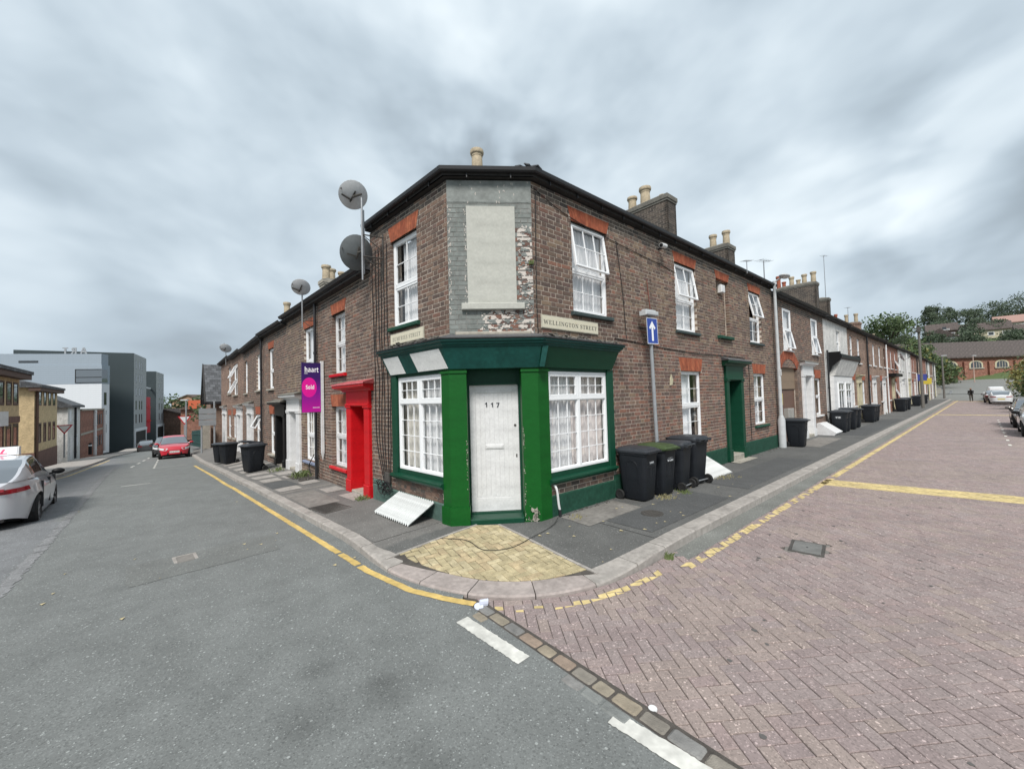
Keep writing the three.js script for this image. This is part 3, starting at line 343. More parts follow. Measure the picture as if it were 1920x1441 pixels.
// ---------------------------------------------------------------- pavements
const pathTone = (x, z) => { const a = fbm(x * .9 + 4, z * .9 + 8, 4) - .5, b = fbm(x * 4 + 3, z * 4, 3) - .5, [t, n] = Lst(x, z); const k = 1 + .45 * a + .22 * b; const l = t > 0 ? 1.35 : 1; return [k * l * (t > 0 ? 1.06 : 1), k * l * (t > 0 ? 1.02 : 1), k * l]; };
{
  const g = structure('pavement', 'patched asphalt pavement along the terraces', 'pavement');
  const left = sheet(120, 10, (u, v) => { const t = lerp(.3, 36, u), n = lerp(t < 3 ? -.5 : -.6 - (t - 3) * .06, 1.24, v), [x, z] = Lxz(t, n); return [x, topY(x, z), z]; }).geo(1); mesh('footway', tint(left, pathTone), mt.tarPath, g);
  const dA = (() => { let best = 0, bd = 9; for (let d = 0; d < KL; d += .02) { const [ox, oz] = kerbIn(d); const q = Math.abs(Lst(ox, oz)[0] - .3); if (q < bd && Lst(ox, oz)[1] > 1) { bd = q; best = d; } } return best; })(), dB = (() => { let best = 0, bd = 9; for (let d = dA; d < dA + 8; d += .02) { const [ox, oz] = kerbIn(d); const q = Math.abs(Rst(ox, oz)[0] - .6); if (q < bd) { bd = q; best = d; } } return best; })();
  const inner = u => { const a = Lxz(.3, -.3), c = Lxz(-.2, -.35), e = Rxz(-.2, -.4), f = Rxz(.6, -.4), P = [a, c, e, f], k = Math.min(2.999, u * 3), i = Math.floor(k); return [lerp(P[i][0], P[i + 1][0], k - i), lerp(P[i][1], P[i + 1][1], k - i)]; };
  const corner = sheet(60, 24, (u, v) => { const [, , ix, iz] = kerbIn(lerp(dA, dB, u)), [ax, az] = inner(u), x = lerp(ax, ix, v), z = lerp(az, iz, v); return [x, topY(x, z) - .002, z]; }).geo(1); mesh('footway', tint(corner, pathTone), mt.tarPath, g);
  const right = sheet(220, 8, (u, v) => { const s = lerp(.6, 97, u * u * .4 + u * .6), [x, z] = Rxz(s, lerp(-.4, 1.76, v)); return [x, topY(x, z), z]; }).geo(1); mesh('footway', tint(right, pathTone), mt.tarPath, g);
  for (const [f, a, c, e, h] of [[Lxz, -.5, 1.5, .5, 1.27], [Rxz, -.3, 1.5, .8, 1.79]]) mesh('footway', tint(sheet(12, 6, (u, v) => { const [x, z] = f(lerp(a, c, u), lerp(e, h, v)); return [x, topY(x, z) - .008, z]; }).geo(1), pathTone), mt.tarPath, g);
  // reinstatement patches and flagstones, each a thin sheet of its own
  const pr = mul(31), quadOn = (f, a, c, e, h, mat, name, lift = .005) => { const pts = [f(a, e), f(c, e), f(c, h), f(a, h)].map(([x, z]) => [x + (pr() - .5) * .03, z + (pr() - .5) * .03]); const b = new B(), y = ([x, z]) => [x, topY(x, z) + lift, z]; const q = pts.map(y); const up = (q[1][0] - q[0][0]) * (q[3][2] - q[0][2]) - (q[1][2] - q[0][2]) * (q[3][0] - q[0][0]) < 0; up ? b.quad(...q) : b.quad(q[0], q[3], q[2], q[1]); mesh(name, b, mat, g); };
  quadOn(Rxz, .35, 1.85, .12, .78, mt.patchPale, 'patch'); quadOn(Rxz, .75, 3.6, .8, 1.62, mt.patch, 'patch', .006); quadOn(Rxz, 4.6, 9.6, .75, 1.6, mt.patch, 'patch'); quadOn(Rxz, 12.9, 16.5, .3, 1.1, mt.patchPale, 'patch'); quadOn(Rxz, 18, 30, .7, 1.6, mt.patch, 'patch'); quadOn(Rxz, 7.7, 9.1, .02, .36, mt.stone, 'door_slab', .012);
  quadOn(Lxz, 3.35, 5.1, .55, 1.18, mt.patchPale, 'patch'); quadOn(Lxz, 5.35, 5.5, .0, 1.2, mt.patchPale, 'patch'); quadOn(Lxz, 6.2, 7.3, .55, 1.16, mt.patch, 'patch');
  for (const [a, c, e, h] of [[5.6, 6.15, .62, 1.15], [6.0, 6.5, .05, .5], [7.4, 8.0, .62, 1.1], [7.5, 8.1, .02, .5], [8.3, 8.9, .55, 1.12], [8.4, 9.1, 0, .45], [9.3, 9.9, .5, 1.1], [9.5, 10.2, 0, .42], [10.4, 11.1, .5, 1.1], [11.5, 12.2, .5, 1.1], [11.5, 12.3, -.1, .4], [12.9, 13.6, .5, 1.1], [14.2, 15, .4, 1.1], [4.4, 5.0, .02, .45], [3.1, 3.9, .02, .4]]) quadOn(Lxz, a, c, e, h, mt.kerb, 'flagstone', .008);
  const fs = sheet(60, 4, (u, v) => { const t = lerp(16, 90, u), [x, z] = Lxz(t, lerp(edgeB(t) + .02, edgeB(t) + 2.2, v)); return [x, roadY(t) + .1, z]; }).geo(1); mesh('footway', fs, mt.kerb, g);
  const fk = sheet(60, 1, (u, v) => { const t = lerp(16, 90, u), [x, z] = Lxz(t, edgeB(t)); return [x, roadY(t) + lerp(.105, -.05, v), z]; }).geo(1); mesh('far_kerb', fk, mt.kerb, g);
  const fk2 = sheet(60, 1, (u, v) => { const t = lerp(16, 90, u), [x, z] = Lxz(t, edgeB(t) + .14 * v); return [x, roadY(t) + .106, z]; }).geo(1); mesh('far_kerb', fk2, mt.kerb, g);
  const op = sheet(60, 4, (u, v) => { const s = lerp(6, 84, u), [x, z] = Rxz(s, lerp(7.35, 9.6, v)); return [x, 0, z]; }).geo(1); mesh('footway', tint(op, () => [1, 1, 1]), mt.tarPath, g);
  const op2 = sheet(60, 1, (u, v) => { const s = lerp(6, 84, u), [x, z] = Rxz(s, 7.33); return [x, lerp(-.2, .0, v), z]; }).geo(1); mesh('far_kerb', op2, mt.kerb, g);
  // asphalt channel beside the right-hand kerb
  const ch = sheet(160, 2, (u, v) => { const s = lerp(.5, 96, u), [x, z] = Rxz(s, lerp(1.95, 2.3, v)); return [x, RY - .002, z]; }).geo(1); mesh('channel', tint(ch, (x, z) => { const b = fbm(x * 3, z * 3, 3); return [.8 + .5 * b, .78 + .5 * b, .72 + .5 * b]; }), mt.asphalt, g);
}
// ---------------------------------------------------------------- block paving
function clipPoly(poly, fn) { const out = []; for (let i = 0; i < poly.length; i++) { const a = poly[i], b = poly[(i + 1) % poly.length], p = fn(a), q = fn(b); if (p >= 0) out.push(a); if (p * q < 0) { const t = p / (p - q); out.push([lerp(a[0], b[0], t), lerp(a[1], b[1], t)]); } } return out; }
const area = p => { let s = 0; for (let i = 0; i < p.length; i++) { const a = p[i], b = p[(i + 1) % p.length]; s += a[0] * b[1] - b[0] * a[1]; } return Math.abs(s / 2); };
// herringbone blocks (axes turned by th) whose centre passes keep(x,z), cut by the half-planes of cuts(x,z)
function herring(th, w, x0, x1, z0, z1, keep, cuts, gap = .005) {
  const c = Math.cos(th), s = Math.sin(th), out = [], X = (u, v) => [u * c + v * s, -u * s + v * c], R = Math.max(Math.hypot(x0, z0), Math.hypot(x1, z1), Math.hypot(x0, z1), Math.hypot(x1, z0)), N = Math.ceil(R / w);
  const us = [[x0, z0], [x1, z0], [x1, z1], [x0, z1]].map(([x, z]) => [x * c - z * s, x * s + z * c]); const U0 = Math.floor(Math.min(...us.map(q => q[0])) / w) - 2, U1 = Math.ceil(Math.max(...us.map(q => q[0])) / w) + 2, V0 = Math.floor(Math.min(...us.map(q => q[1])) / w) - 2, V1 = Math.ceil(Math.max(...us.map(q => q[1])) / w) + 2;
  for (let i = U0; i < U1; i++) for (let j = V0; j < V1; j++) { const d = (((i - j) % 4) + 4) % 4; let a, b; if (d === 0) { a = 2; b = 1; } else if (d === 3) { a = 1; b = 2; } else continue; const [mx, mz] = X((i + a / 2) * w, (j + b / 2) * w); if (!keep(mx, mz)) continue; const g = gap / 2; let p = [X(i * w + g, j * w + g), X((i + a) * w - g, j * w + g), X((i + a) * w - g, (j + b) * w - g), X(i * w + g, (j + b) * w - g)]; const ar = area(p); for (const f of cuts(mx, mz)) { p = clipPoly(p, f); if (p.length < 3) break; } if (p.length < 3 || area(p) < ar * .06) continue; out.push({ p, x: mx, z: mz }); }
  return out;
}
// block with a narrow chamfer round its top; y = top level
function blockGeo(b, p, y, ch, depth, tilt = [0, 0]) { const cx = p.reduce((s, q) => s + q[0], 0) / p.length, cz = p.reduce((s, q) => s + q[1], 0) / p.length; let q = p; let sgn = 0; for (let i = 0; i < p.length; i++) { const a = p[i], e = p[(i + 1) % p.length]; sgn += (e[0] - a[0]) * (e[1] + a[1]); } if (sgn < 0) q = [...p].reverse(); const Y = ([x, z]) => y + (x - cx) * tilt[0] + (z - cz) * tilt[1]; const top = q.map(([x, z]) => { const dx = cx - x, dz = cz - z, h = Math.hypot(dx, dz) || 1; const k = Math.min(ch * 1.5, h * .4); return [x + dx / h * k, z + dz / h * k]; }); const t3 = top.map(v => [v[0], Y(v), v[1]]), s3 = q.map(v => [v[0], Y(v) - ch, v[1]]), d3 = q.map(v => [v[0], Y(v) - depth, v[1]]), n = q.length; b.poly(t3, false); for (let i = 0; i < n; i++) { const k = (i + 1) % n; b.quad(s3[i], s3[k], t3[k], t3[i]); b.quad(d3[i], d3[k], s3[k], s3[i]); } return b; }
const nearKerb = (() => { const P = []; for (let d = 0; d < KL; d += .05) { const p = kerbCurve.getPointAt(d / KL); if (p.distanceTo(V(0, 0, -5)) < 6) { const t = kerbCurve.getTangentAt(d / KL); P.push([p.x, p.z, -t.z, t.x]); } } return (x, z) => { let b = null, bd = 1e9; for (const q of P) { const d = (q[0] - x) ** 2 + (q[1] - z) ** 2; if (d < bd) { bd = d; b = q; } } return b; }; })();
{
  const g = structure('brick_road', 'pinkish block-paved street in herringbone pattern', 'road'); const N0 = 2.3;
  const keep = (x, z) => { const [s, n] = Rst(x, z); if (s < -2.3 || s > 79 || n > 7.4) return false; if (s > .8) return n > N0 - .12; const k = nearKerb(x, z); return (x - k[0]) * k[2] + (z - k[1]) * k[3] > -.08; };
  const cuts = (x, z) => { const [s, n] = Rst(x, z), c = []; if (s < -1.9) c.push(p => Rst(p[0], p[1])[0] + 2.16); if (n > 7.1) c.push(p => 7.33 - Rst(p[0], p[1])[1]); if (s > 78.7) c.push(p => 79 - Rst(p[0], p[1])[0]); if (s > .6 && n < N0 + .3) c.push(p => Rst(p[0], p[1])[1] - N0); else if (s <= .6 && n < 3) { const k = nearKerb(x, z); c.push(p => (p[0] - k[0]) * k[2] + (p[1] - k[1]) * k[3] - .012); } return c; };
  // square iron cover in the road keeps its own hole
  const cov = { s: 2.06, n: 3.24, h: .25 }; const inCov = (x, z) => { const [s, n] = Rst(x, z); return Math.abs(s - cov.s) < cov.h + .05 && Math.abs(n - cov.n) < .2; };
  const bl = herring(.085, .105, -6, 70, -60, 4, (x, z) => keep(x, z) && !inCov(x, z), cuts, .0062), r = mul(19), pal = [[.5, .39, .37], [.53, .41, .388], [.47, .375, .36], [.515, .41, .385], [.49, .4, .382], [.52, .42, .38]], mats = pal.map(c => M(c, .9, { map: texAsphalt, bumpMap: texAsphaltB, bumpScale: .002 }));
  const tone = (x, z) => { const f = fbm(x * .7 + 20, z * .7 + 44, 3), q = fbm(x * .25 + 4, z * .25, 2); let k = Math.floor(r() * 6); if (q > .56 && r() < .6) k = r() < .5 ? 2 : 4; if (f > .6 && r() < .65) k = 5; return k; };
  for (const q of bl) { q.d = Math.hypot(q.x, q.z); q.k = tone(q.x, q.z); q.y = RY + (r() - .5) * .005; q.t = [(r() - .5) * .02, (r() - .5) * .02]; q.vis = q.z < -1.9 && q.x / -q.z < 1.36 && q.z / -1 > 0 && (2.1 / -q.z) < 1.03; }
  const vis = bl.filter(q => q.vis).sort((a, b) => a.d - b.d), big = new Set(vis.slice(0, 300));
  for (const q of big) mesh('paver', blockGeo(new B(), q.p, q.y, .005, .03, q.t), mats[q.k], g);
  const rest = new B(), far = new B(); for (const q of bl) if (!big.has(q)) { const b = q.d < 14 ? rest : far; const f = .93 + .14 * fbm(q.x * 1.3, q.z * 1.3, 2); b.col = pal[q.k].map(v => v * f); blockGeo(b, q.p, q.y, .005, .022, q.t); }
  const pm = M([1, 1, 1], .9, { vertexColors: true, map: texAsphalt, bumpMap: texAsphaltB, bumpScale: .002 }); mesh('paving_blocks', rest, pm, g, { stuff: true }); mesh('paving_blocks', far, pm, g, { stuff: true });
  const bed = new B(); bed.add(sheet(40, 3, (u, v) => { const s = lerp(-2.2, 79, u * u), [x, z] = Rxz(s, lerp(1.95, 7.34, v)); return [x, RY - .0125, z]; }).geo()).add(sheet(10, 10, (u, v) => [lerp(-.7, 2.6, u), RY - .015, lerp(-5.0, -3, v)]).geo()); mesh('joint_sand', bed, mt.joint, g);
  // worn yellow paint held by the tops of single blocks
  const y = structure('yellow_road_markings', 'worn yellow line and bands painted on the block paving', 'road marking'), pr = mul(51);
  const painted = (name, fs, drop, from = 0) => { const b = new B(); for (const q of bl) { if (q.d > 90) continue; let p = q.p; for (const f of fs) { p = clipPoly(p, f); if (p.length < 3) break; } if (p.length < 3 || pr() < drop(q)) continue; const k = fbm(q.x * 9, q.z * 9, 2); const cx = p.reduce((s, v) => s + v[0], 0) / p.length, cz = p.reduce((s, v) => s + v[1], 0) / p.length, sh = 1 - .25 * pr() * (drop(q) > .1 ? 1 : .3); const pp = p.map(v => [lerp(cx, v[0], sh) + (pr() - .5) * .01, lerp(cz, v[1], sh) + (pr() - .5) * .01, 0]); blockGeo(b, pp, q.y + .0045, .001, .003); } if (b.p.length) mesh(name, b, mt.yellowWorn, y); };
  const S = p => Rst(p[0], p[1])[0], Nn = p => Rst(p[0], p[1])[1];
  painted('yellow_line', [p => S(p) - .15, p => Nn(p) - 2.33 - .004 * Math.max(0, S(p)), p => 2.46 + .004 * Math.max(0, S(p)) - Nn(p)], q => S([q.x, q.z]) < 6 ? .3 : .06);
  const arcC = outerPts.length; { const k = q => { const e = nearKerb(q[0], q[1]); return Math.hypot(e[0] - q[0], e[1] - q[1]); }; painted('yellow_line', [p => .15 - S(p), p => S(p) + 2.2, p => k(p) - .16, p => .26 - k(p)], () => .45); }
  painted('yellow_band', [p => S(p) - 6.72 - .17 * (Nn(p) - 2.4), p => 7.45 + .17 * (Nn(p) - 2.4) - S(p), p => Nn(p) - 2.36], () => .02);
  painted('yellow_band', [p => S(p) - 39.3, p => 39.9 - S(p), p => Nn(p) - 2.4, p => 6.6 - Nn(p)], () => .04); painted('yellow_band', [p => S(p) - 74.2, p => 75.2 - S(p)], () => .05);
  { const bx = new B(); for (let k = 0; k < 9; k++) { const [x, z] = Rxz(18 + k * 1.9, 5.45); const [x2, z2] = Rxz(18.5 + k * 1.9, 5.45); bx.quad([x, RY + .008, z], [x2, RY + .008, z2], [x2 + .05, RY + .008, z2 + .06], [x + .05, RY + .008, z + .06]); } mesh('bay_line', bx, M([.6, .58, .52], .9, { side: 2 }), y); }
  // yellow corner paving
  const c = structure('corner_paving', 'buff yellow block paving set in the corner pavement', 'paving'); const C4 = [[-1.80, -5.44], [-.66, -6.62], [-.27, -6.6], [1.0, -4.9]];
  const side = (a, b) => { const ex = b[0] - a[0], ez = b[1] - a[1], h = Math.hypot(ex, ez); return p => ((p[1] - a[1]) * ex - (p[0] - a[0]) * ez) / h; }; const e = [side(C4[0], C4[1]), side(C4[1], C4[2]), side(C4[2], C4[3])];
  const innerCut = (x, z) => { const k = nearKerb(x, z), w = kerbW(k[0], k[1]); return p => -((p[0] - k[0]) * k[2] + (p[1] - k[1]) * k[3]) - w - .004; };
  const ky = herring(.55, .105, -2.4, 1.6, -7, -4.2, (x, z) => e.every(f => f([x, z]) > -.06) && innerCut(x, z)([x, z]) > -.07, (x, z) => [...e.map(f => p => f(p) - .045), innerCut(x, z)], .009);
  const yp = [[.63, .53, .32], [.67, .57, .36], [.57, .48, .29], [.64, .51, .31]].map(q => M(q, .9, { map: texGrain, bumpMap: texGrainB, bumpScale: .002 })), rr = mul(4); for (const q of ky) mesh('paver', blockGeo(new B(), q.p, topY(q.x, q.z) + .012 + (rr() - .5) * .004, .004, .025, [(rr() - .5) * .015, -.04]), yp[Math.floor(rr() * 4)], c);
  mesh('joint_sand', sheet(16, 16, (u, v) => { const a = [lerp(C4[0][0] + .05, C4[1][0], v), lerp(C4[0][1], C4[1][1], v)], b = [lerp(C4[3][0] - .05, C4[2][0], v), lerp(C4[3][1], C4[2][1], v)]; const x = lerp(a[0], b[0], u), z = lerp(a[1], b[1], u) + (1 - v) * .28 * Math.sin(u * Math.PI); return [x, topY(x, z) + .002, z]; }), mt.joint, c);
  for (const [a, b] of [[C4[0], C4[1]], [C4[2], C4[3]]]) { const N = 4; for (let i = 0; i < N; i++) { const P = k => [lerp(a[0], b[0], k), lerp(a[1], b[1], k)], p = P(i / N + .003), q = P((i + 1) / N - .003), f = side(a, b), h = Math.hypot(b[0] - a[0], b[1] - a[1]), nx = -(b[1] - a[1]) / h, nz = (b[0] - a[0]) / h, w = .04; blockGeoMesh([p, q, [q[0] + nx * w, q[1] + nz * w], [p[0] + nx * w, p[1] + nz * w]], c); } }
  function blockGeoMesh(p, parent) { const b = new B(), Y = v => topY(v[0], v[1]) + .016, t = p.map(v => [v[0], Y(v), v[1]]), d = p.map(v => [v[0], Y(v) - .05, v[1]]); let sg = 0; for (let i = 0; i < 4; i++) { const a = p[i], e2 = p[(i + 1) % 4]; sg += (e2[0] - a[0]) * (e2[1] + a[1]); } const R = sg < 0; b.poly(t, R); for (let i = 0; i < 4; i++) { const k = (i + 1) % 4; R ? b.quad(d[k], d[i], t[i], t[k]) : b.quad(d[i], d[k], t[k], t[i]); } mesh('edging_strip', b, mt.kerb, parent); }
  // two rows of old stone setts where the block paving meets the asphalt
  const st = structure('sett_strip', 'double row of worn stone setts between asphalt and block paving', 'setts'), sr = mul(14), sm = [[.3, .26, .2], [.26, .235, .2], [.33, .28, .21], [.24, .235, .225], [.32, .245, .19], [.23, .24, .23]].map(q => M(q, .85, { map: texBlotch, bumpMap: texGrainB, bumpScale: .006 }));
  for (const [row, s0, w] of [[0, -2.24, .125], [1, -2.362, .105]]) { let n = 1.38 + row * .07; while (n < 9) { const L = .17 + sr() * .08; if (!(row === 1 && ((n > 1.5 && n < 2.3) || n > 3.15 || sr() < .08))) { const P = []; const K = 10; for (let k = 0; k < K; k++) { const q = k / K * Math.PI * 2, ex = Math.sign(Math.cos(q)) * Math.pow(Math.abs(Math.cos(q)), .26), ez = Math.sign(Math.sin(q)) * Math.pow(Math.abs(Math.sin(q)), .26); P.push(Rxz(s0 + ex * (w / 2 - .003) * (1 - .07 * sr()), n + L / 2 + ez * (L / 2 - .005) * (1 - .05 * sr()))); } mesh('sett', blockGeo(new B(), P, -.106 - sr() * .006, .01, .05, [(sr() - .5) * .06, (sr() - .5) * .06]), sm[Math.floor(sr() * 6)], st); } n += L; } }
  mesh('joint_sand', sheet(1, 1, (u, v) => { const [x, z] = Rxz(lerp(-2.312, -2.15, u), lerp(1.3, 9, v)); return [x, -.1185, z]; }), mt.joint, st);
  { const q = mul(91), gum = new B(); for (let i = 0; i < 90; i++) { const k = i < 55, [x, z] = k ? Rxz(-1.9 + q() * 9, 2.6 + q() * 4) : Rxz(.3 + q() * 9, .2 + q() * 1.4), y = k ? RY + .0035 : topY(x, z) + .0075, n = 7, s = .012 + q() * .02, P = []; for (let j = 0; j < n; j++) { const a = j / n * 6.283, e = s * (.6 + .6 * q()); P.push([x + Math.cos(a) * e, y, z - Math.sin(a) * e]); } gum.poly(P, false); } const m = single('gum_spots', 'dark trodden gum spots on paving and pavement', 'gum', gum, M([.1, .095, .09], .9)); m.userData.kind = 'stuff'; }
  // iron covers
  const mh = thing('manhole_cover', 'square grey iron cover tilted in the pink block paving', 'manhole cover', FR, [cov.s, RY, cov.n], .16); mesh('frame', new B().box(-.26, -.02, -.2, .26, .004, -.165).box(-.26, -.02, .165, .26, .004, .2).box(-.26, -.02, -.165, -.225, .004, .165).box(.225, -.02, -.165, .26, .004, .165), mt.iron, mh); mesh('lid', new B().box(-.22, -.02, -.16, .22, .008, .16), M([.2, .2, .19], .8, { map: texBlotch, bumpMap: texGrainB, bumpScale: .004 }), mh); mesh('keyhole', new B().cyl([0, .008, 0], [0, .0095, 0], .015, .015, 8), mt.black, mh); mesh('bedding', new B().box(-.3, -.03, -.24, .3, -.004, .24), mt.patchPale, mh);
  const rc = thing('round_cover', 'small round iron cover in the pavement before the bins', 'manhole cover', FR, [1.62, topY(...Rxz(1.62, 1.12)) + .006, 1.12]); const pb = new B().cyl([0, 0, 0], [0, .008, 0], .19, .19, 24); mesh('rim', pb, mt.iron, rc); const rb = new B(); for (let i = 0; i < 6; i++) for (let j = -2; j <= 2; j++) { const x = (i - 2.5) * .055, z = j * .06; if (x * x + z * z < .024) rb.box(x - .02, .008, z - .012, x + .02, .013, z + .012); } mesh('tread', rb, mt.iron, rc);
  const sv = thing('stopcock_cover', 'small oblong metal cover set in the asphalt road', 'manhole cover', FL, [-2.2, roadY(2.2) - 0, 3.27]); mesh('frame', new B().rbox(-.2, -.02, -.14, .2, .006, .14, .004), mt.kerb, sv); mesh('lid', new B().box(-.16, .006, -.1, .16, .009, .1), mt.patchPale, sv);
  const gd = thing('pavement_grille', 'dark slotted iron grille in the pavement by the red doorway', 'grille', FL, [-2.95, topY(...Lxz(2.95, .9)) + .004, .92], .1); mesh('frame', new B().box(-.36, -.02, -.28, .36, .006, -.25).box(-.36, -.02, .25, .36, .006, .28).box(-.36, -.02, -.25, -.33, .006, .25).box(.33, -.02, -.25, .36, .006, .25), mt.iron, gd); const gb = new B(); for (let i = 0; i < 15; i++) gb.box(-.33 + i * .045, -.02, -.25, -.312 + i * .045, .004, .25); mesh('bars', gb, mt.iron, gd); mesh('pit', new B().quad([-.33, -.012, .25], [.33, -.012, .25], [.33, -.012, -.25], [-.33, -.012, -.25]), mt.black, gd);
}
// ---------------------------------------------------------------- corner house with the green shopfront
const rad = d => d * Math.PI / 180;
{
  const g = thing('corner_house', 'brown brick corner house with green shopfront and blocked grey window', 'house', FR, [0, 0, 0]); const mR = rel(g, FR), mL = rel(g, FL), mC = rel(g, FC), r = mul(100), YT = 5.86;
  // openings: [x0,x1,y0,y1]
  const w1 = [1.02, 2.15, 3.69, 5.45], w2 = [4.97, 6.11, 3.69, 5.46], bl = [7.42, 8.3, 3.75, 5.46], w3 = [9.95, 11.02, 3.72, 5.48], g1 = [5.08, 6.23, .86, 2.66], g2 = [10.06, 11.18, .92, 2.68], dr = [7.7, 9.0, 0, 2.75], shopR = [.2, 2.1, .6, 2.62];
  const holesR = [w1, w2, w3, bl, g1, g2, dr, shopR]; mesh('wall', wallSlab(0, 12.3, -.1, YT, holesR), mt.mortar, g, { m: mR });
  const lint = [[w1, 5.45, 5.71], [w2, 5.46, 5.72], [[7.42, 8.3], 5.46, 5.7], [w3, 5.48, 5.72], [g1, 2.66, 3.0], [g2, 2.68, 3.0]];
  const lh = lint.map(([o, a, b]) => [o[0] - .04, o[1] + .04, a, b]), grow = q => [q[0] + .004, q[1] - .004, q[2], q[3]];
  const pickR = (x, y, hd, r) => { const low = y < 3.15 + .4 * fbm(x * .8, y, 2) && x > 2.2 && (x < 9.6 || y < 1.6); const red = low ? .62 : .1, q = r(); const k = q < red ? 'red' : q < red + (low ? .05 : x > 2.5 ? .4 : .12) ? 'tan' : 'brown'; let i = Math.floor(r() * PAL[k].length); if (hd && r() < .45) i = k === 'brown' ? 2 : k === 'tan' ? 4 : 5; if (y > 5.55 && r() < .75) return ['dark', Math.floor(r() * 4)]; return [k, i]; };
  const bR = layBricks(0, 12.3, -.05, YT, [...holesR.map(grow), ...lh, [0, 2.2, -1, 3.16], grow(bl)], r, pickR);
  // the blocked window keeps a recessed brick panel
  mesh('blocked_window', wallSlab(bl[0], bl[1], bl[2], bl[3], [], .1, -.1345), mt.mortar, g, { m: mR });
  const holesL = [[-1.98, -.97, 3.58, 5.36], [-2.0, -.14, .6, 2.62]]; mesh('wall', wallSlab(-2.93, 0, -.1, YT, holesL), mt.mortar, g, { m: mL });
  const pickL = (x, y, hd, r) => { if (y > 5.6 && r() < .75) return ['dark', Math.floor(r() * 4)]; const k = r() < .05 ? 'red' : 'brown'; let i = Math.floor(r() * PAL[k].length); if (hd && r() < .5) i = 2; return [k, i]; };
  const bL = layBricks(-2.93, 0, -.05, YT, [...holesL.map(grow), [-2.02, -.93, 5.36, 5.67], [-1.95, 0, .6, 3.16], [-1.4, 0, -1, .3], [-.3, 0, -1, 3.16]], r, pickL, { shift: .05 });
  for (const b of bR) b.f = FR; for (const b of bL) b.f = FL;
  { const p = V(0, 0, 0), e = camera.position; const all = [...bR, ...bL]; for (const b of all) b.q = p.set(b.x + b.w / 2, b.y, 0).applyMatrix4(b.f.m).distanceTo(e) / Math.sqrt(b.w); const lim = [...all].sort((a, b) => a.q - b.q)[300].q; for (const [bs, f] of [[bR, FR], [bL, FL]]) { const s = bs.filter(b => b.q < lim), o = bs.filter(b => b.q >= lim); if (s.length) setBricks(g, f, s, s.length); setBricks(g, f, o, 0); } }
  setBricks(g, { ...FR, m: FR.m.clone().multiply(T(0, 0, -.13)) }, layBricks(bl[0] + .01, bl[1] - .01, bl[2], bl[3], [], r, pickR), 0);
  for (const [o, a, b] of lint) lintel(g, mR, o[0], o[1], a, b, 15); lintel(g, mL, -1.98, -.97, 5.36, 5.67, 14);
  // canted corner: painted brick, peeling on one side
  mesh('wall', wallSlab(0, 1.468, 2.6, YT, [], .24), mt.mortarGrey, g, { m: mC });
  const peel = (x, y) => { const side = x > 1.19 ? ss(5.25, 4.75, y) : 0, low = y < 3.6 ? ss(.35, .85, x) * ss(3.75, 3.45, y) : 0; return Math.max(side, low) * (.55 + .9 * fbm(x * 5, y * 5, 3)); };
  const bC = layBricks(.005, 1.463, 3.2, 5.5, [[.33, 1.17, 3.72, 5.41], [.22, 1.3, 3.6, 3.72]], r, (x, y, hd, r) => peel(x, y) > .5 ? ['red', Math.floor(r() * 6)] : ['grey', Math.floor(r() * 3)], { shift: .11 });
  setBricks(g, FC, bC.filter(b => b.k[0] === 'red'), 60, 'painted_brick'); setBricks(g, FC, bC.filter(b => b.k[0] === 'grey').map(b => ({ ...b, z: b.z * .6 })), 0);
  mesh('render_band', new B().box(.004, 5.48, -.02, 1.464, YT, .004), mt.greyPaint, g, { m: mC });
  { const fw = new B(), fg = new B(), c = .011; const cell = (b, x, y, z) => { const e = c * .5; b.quad([x - e, y - e, z], [x + e, y - e * (1 - .6 * r()), z], [x + e, y + e, z], [x - e, y + e * (1 + .5 * r()), z]); };
    for (let x = .02; x < 1.45; x += c) for (let y = 3.2; y < 5.35; y += c) { if (x > .3 && x < 1.2 && y > 3.6 && y < 5.45) continue; const k = peel(x, y), row = (y - 3.2) / BR.c % 1; if (k > .42 && row < .8) { const n = fbm(x * 13 + 7, y * 19, 3), m = fbm(x * 17 + 50, y * 24 + 9, 3); if (n > .535) cell(fw, x, y, .006); else if (m > .52) cell(fg, x, y, .0075); } else if (k > .25 && fbm(x * 30, y * 30, 2) > .66) cell(fw, x, y, .006); }
    for (let i = 0; i < 110; i++) { const q = r(), x = q < .45 ? .01 + r() * .05 : q < .8 ? .285 + r() * .04 : r() * 1.46, y = q < .8 ? 3.5 + r() * 2.3 : 5.45 + r() * .38; if (q > .8 || y < 5.4) for (let j = 0; j < 1 + r() * 4; j++) cell(fw, x + (r() - .5) * .012, y + j * c, .0072); }
    mesh('paint_flakes', fw, M([.56, .51, .46], .8), g, { m: mC, stuff: true }); mesh('paint_flakes', fg, mt.greyPaint, g, { m: mC, stuff: true }); }
  mesh('window_board', new B().rbox(.33, 3.72, -.05, 1.17, 5.41, .012, .004), mt.board, g, { m: mC }); mesh('board_sill', new B().rbox(.22, 3.6, -.02, 1.3, 3.715, .075, .012), mt.board, g, { m: mC });
  // closing walls, ceiling and roof
  const P = (f, x, y, z) => V(x, y, z).applyMatrix4(f.m).applyMatrix4(new THREE.Matrix4().copy(g.matrixWorld).invert()).toArray();
  const lb = y => P(FL, -2.93, y, -3.6), rb = y => P(FR, 12.3, y, -3.6), rf = y => P(FR, 12.297, y, -.2), lf = y => P(FL, -2.927, y, -.2);
  mesh('rear_wall', new B().quad(lb(-.2), rb(-.2), rb(YT), lb(YT)).quad(rb(-.2), rf(-.2), rf(YT), rb(YT)).quad(lf(-.2), lb(-.2), lb(YT), lf(YT)), mt.farBrown, g);
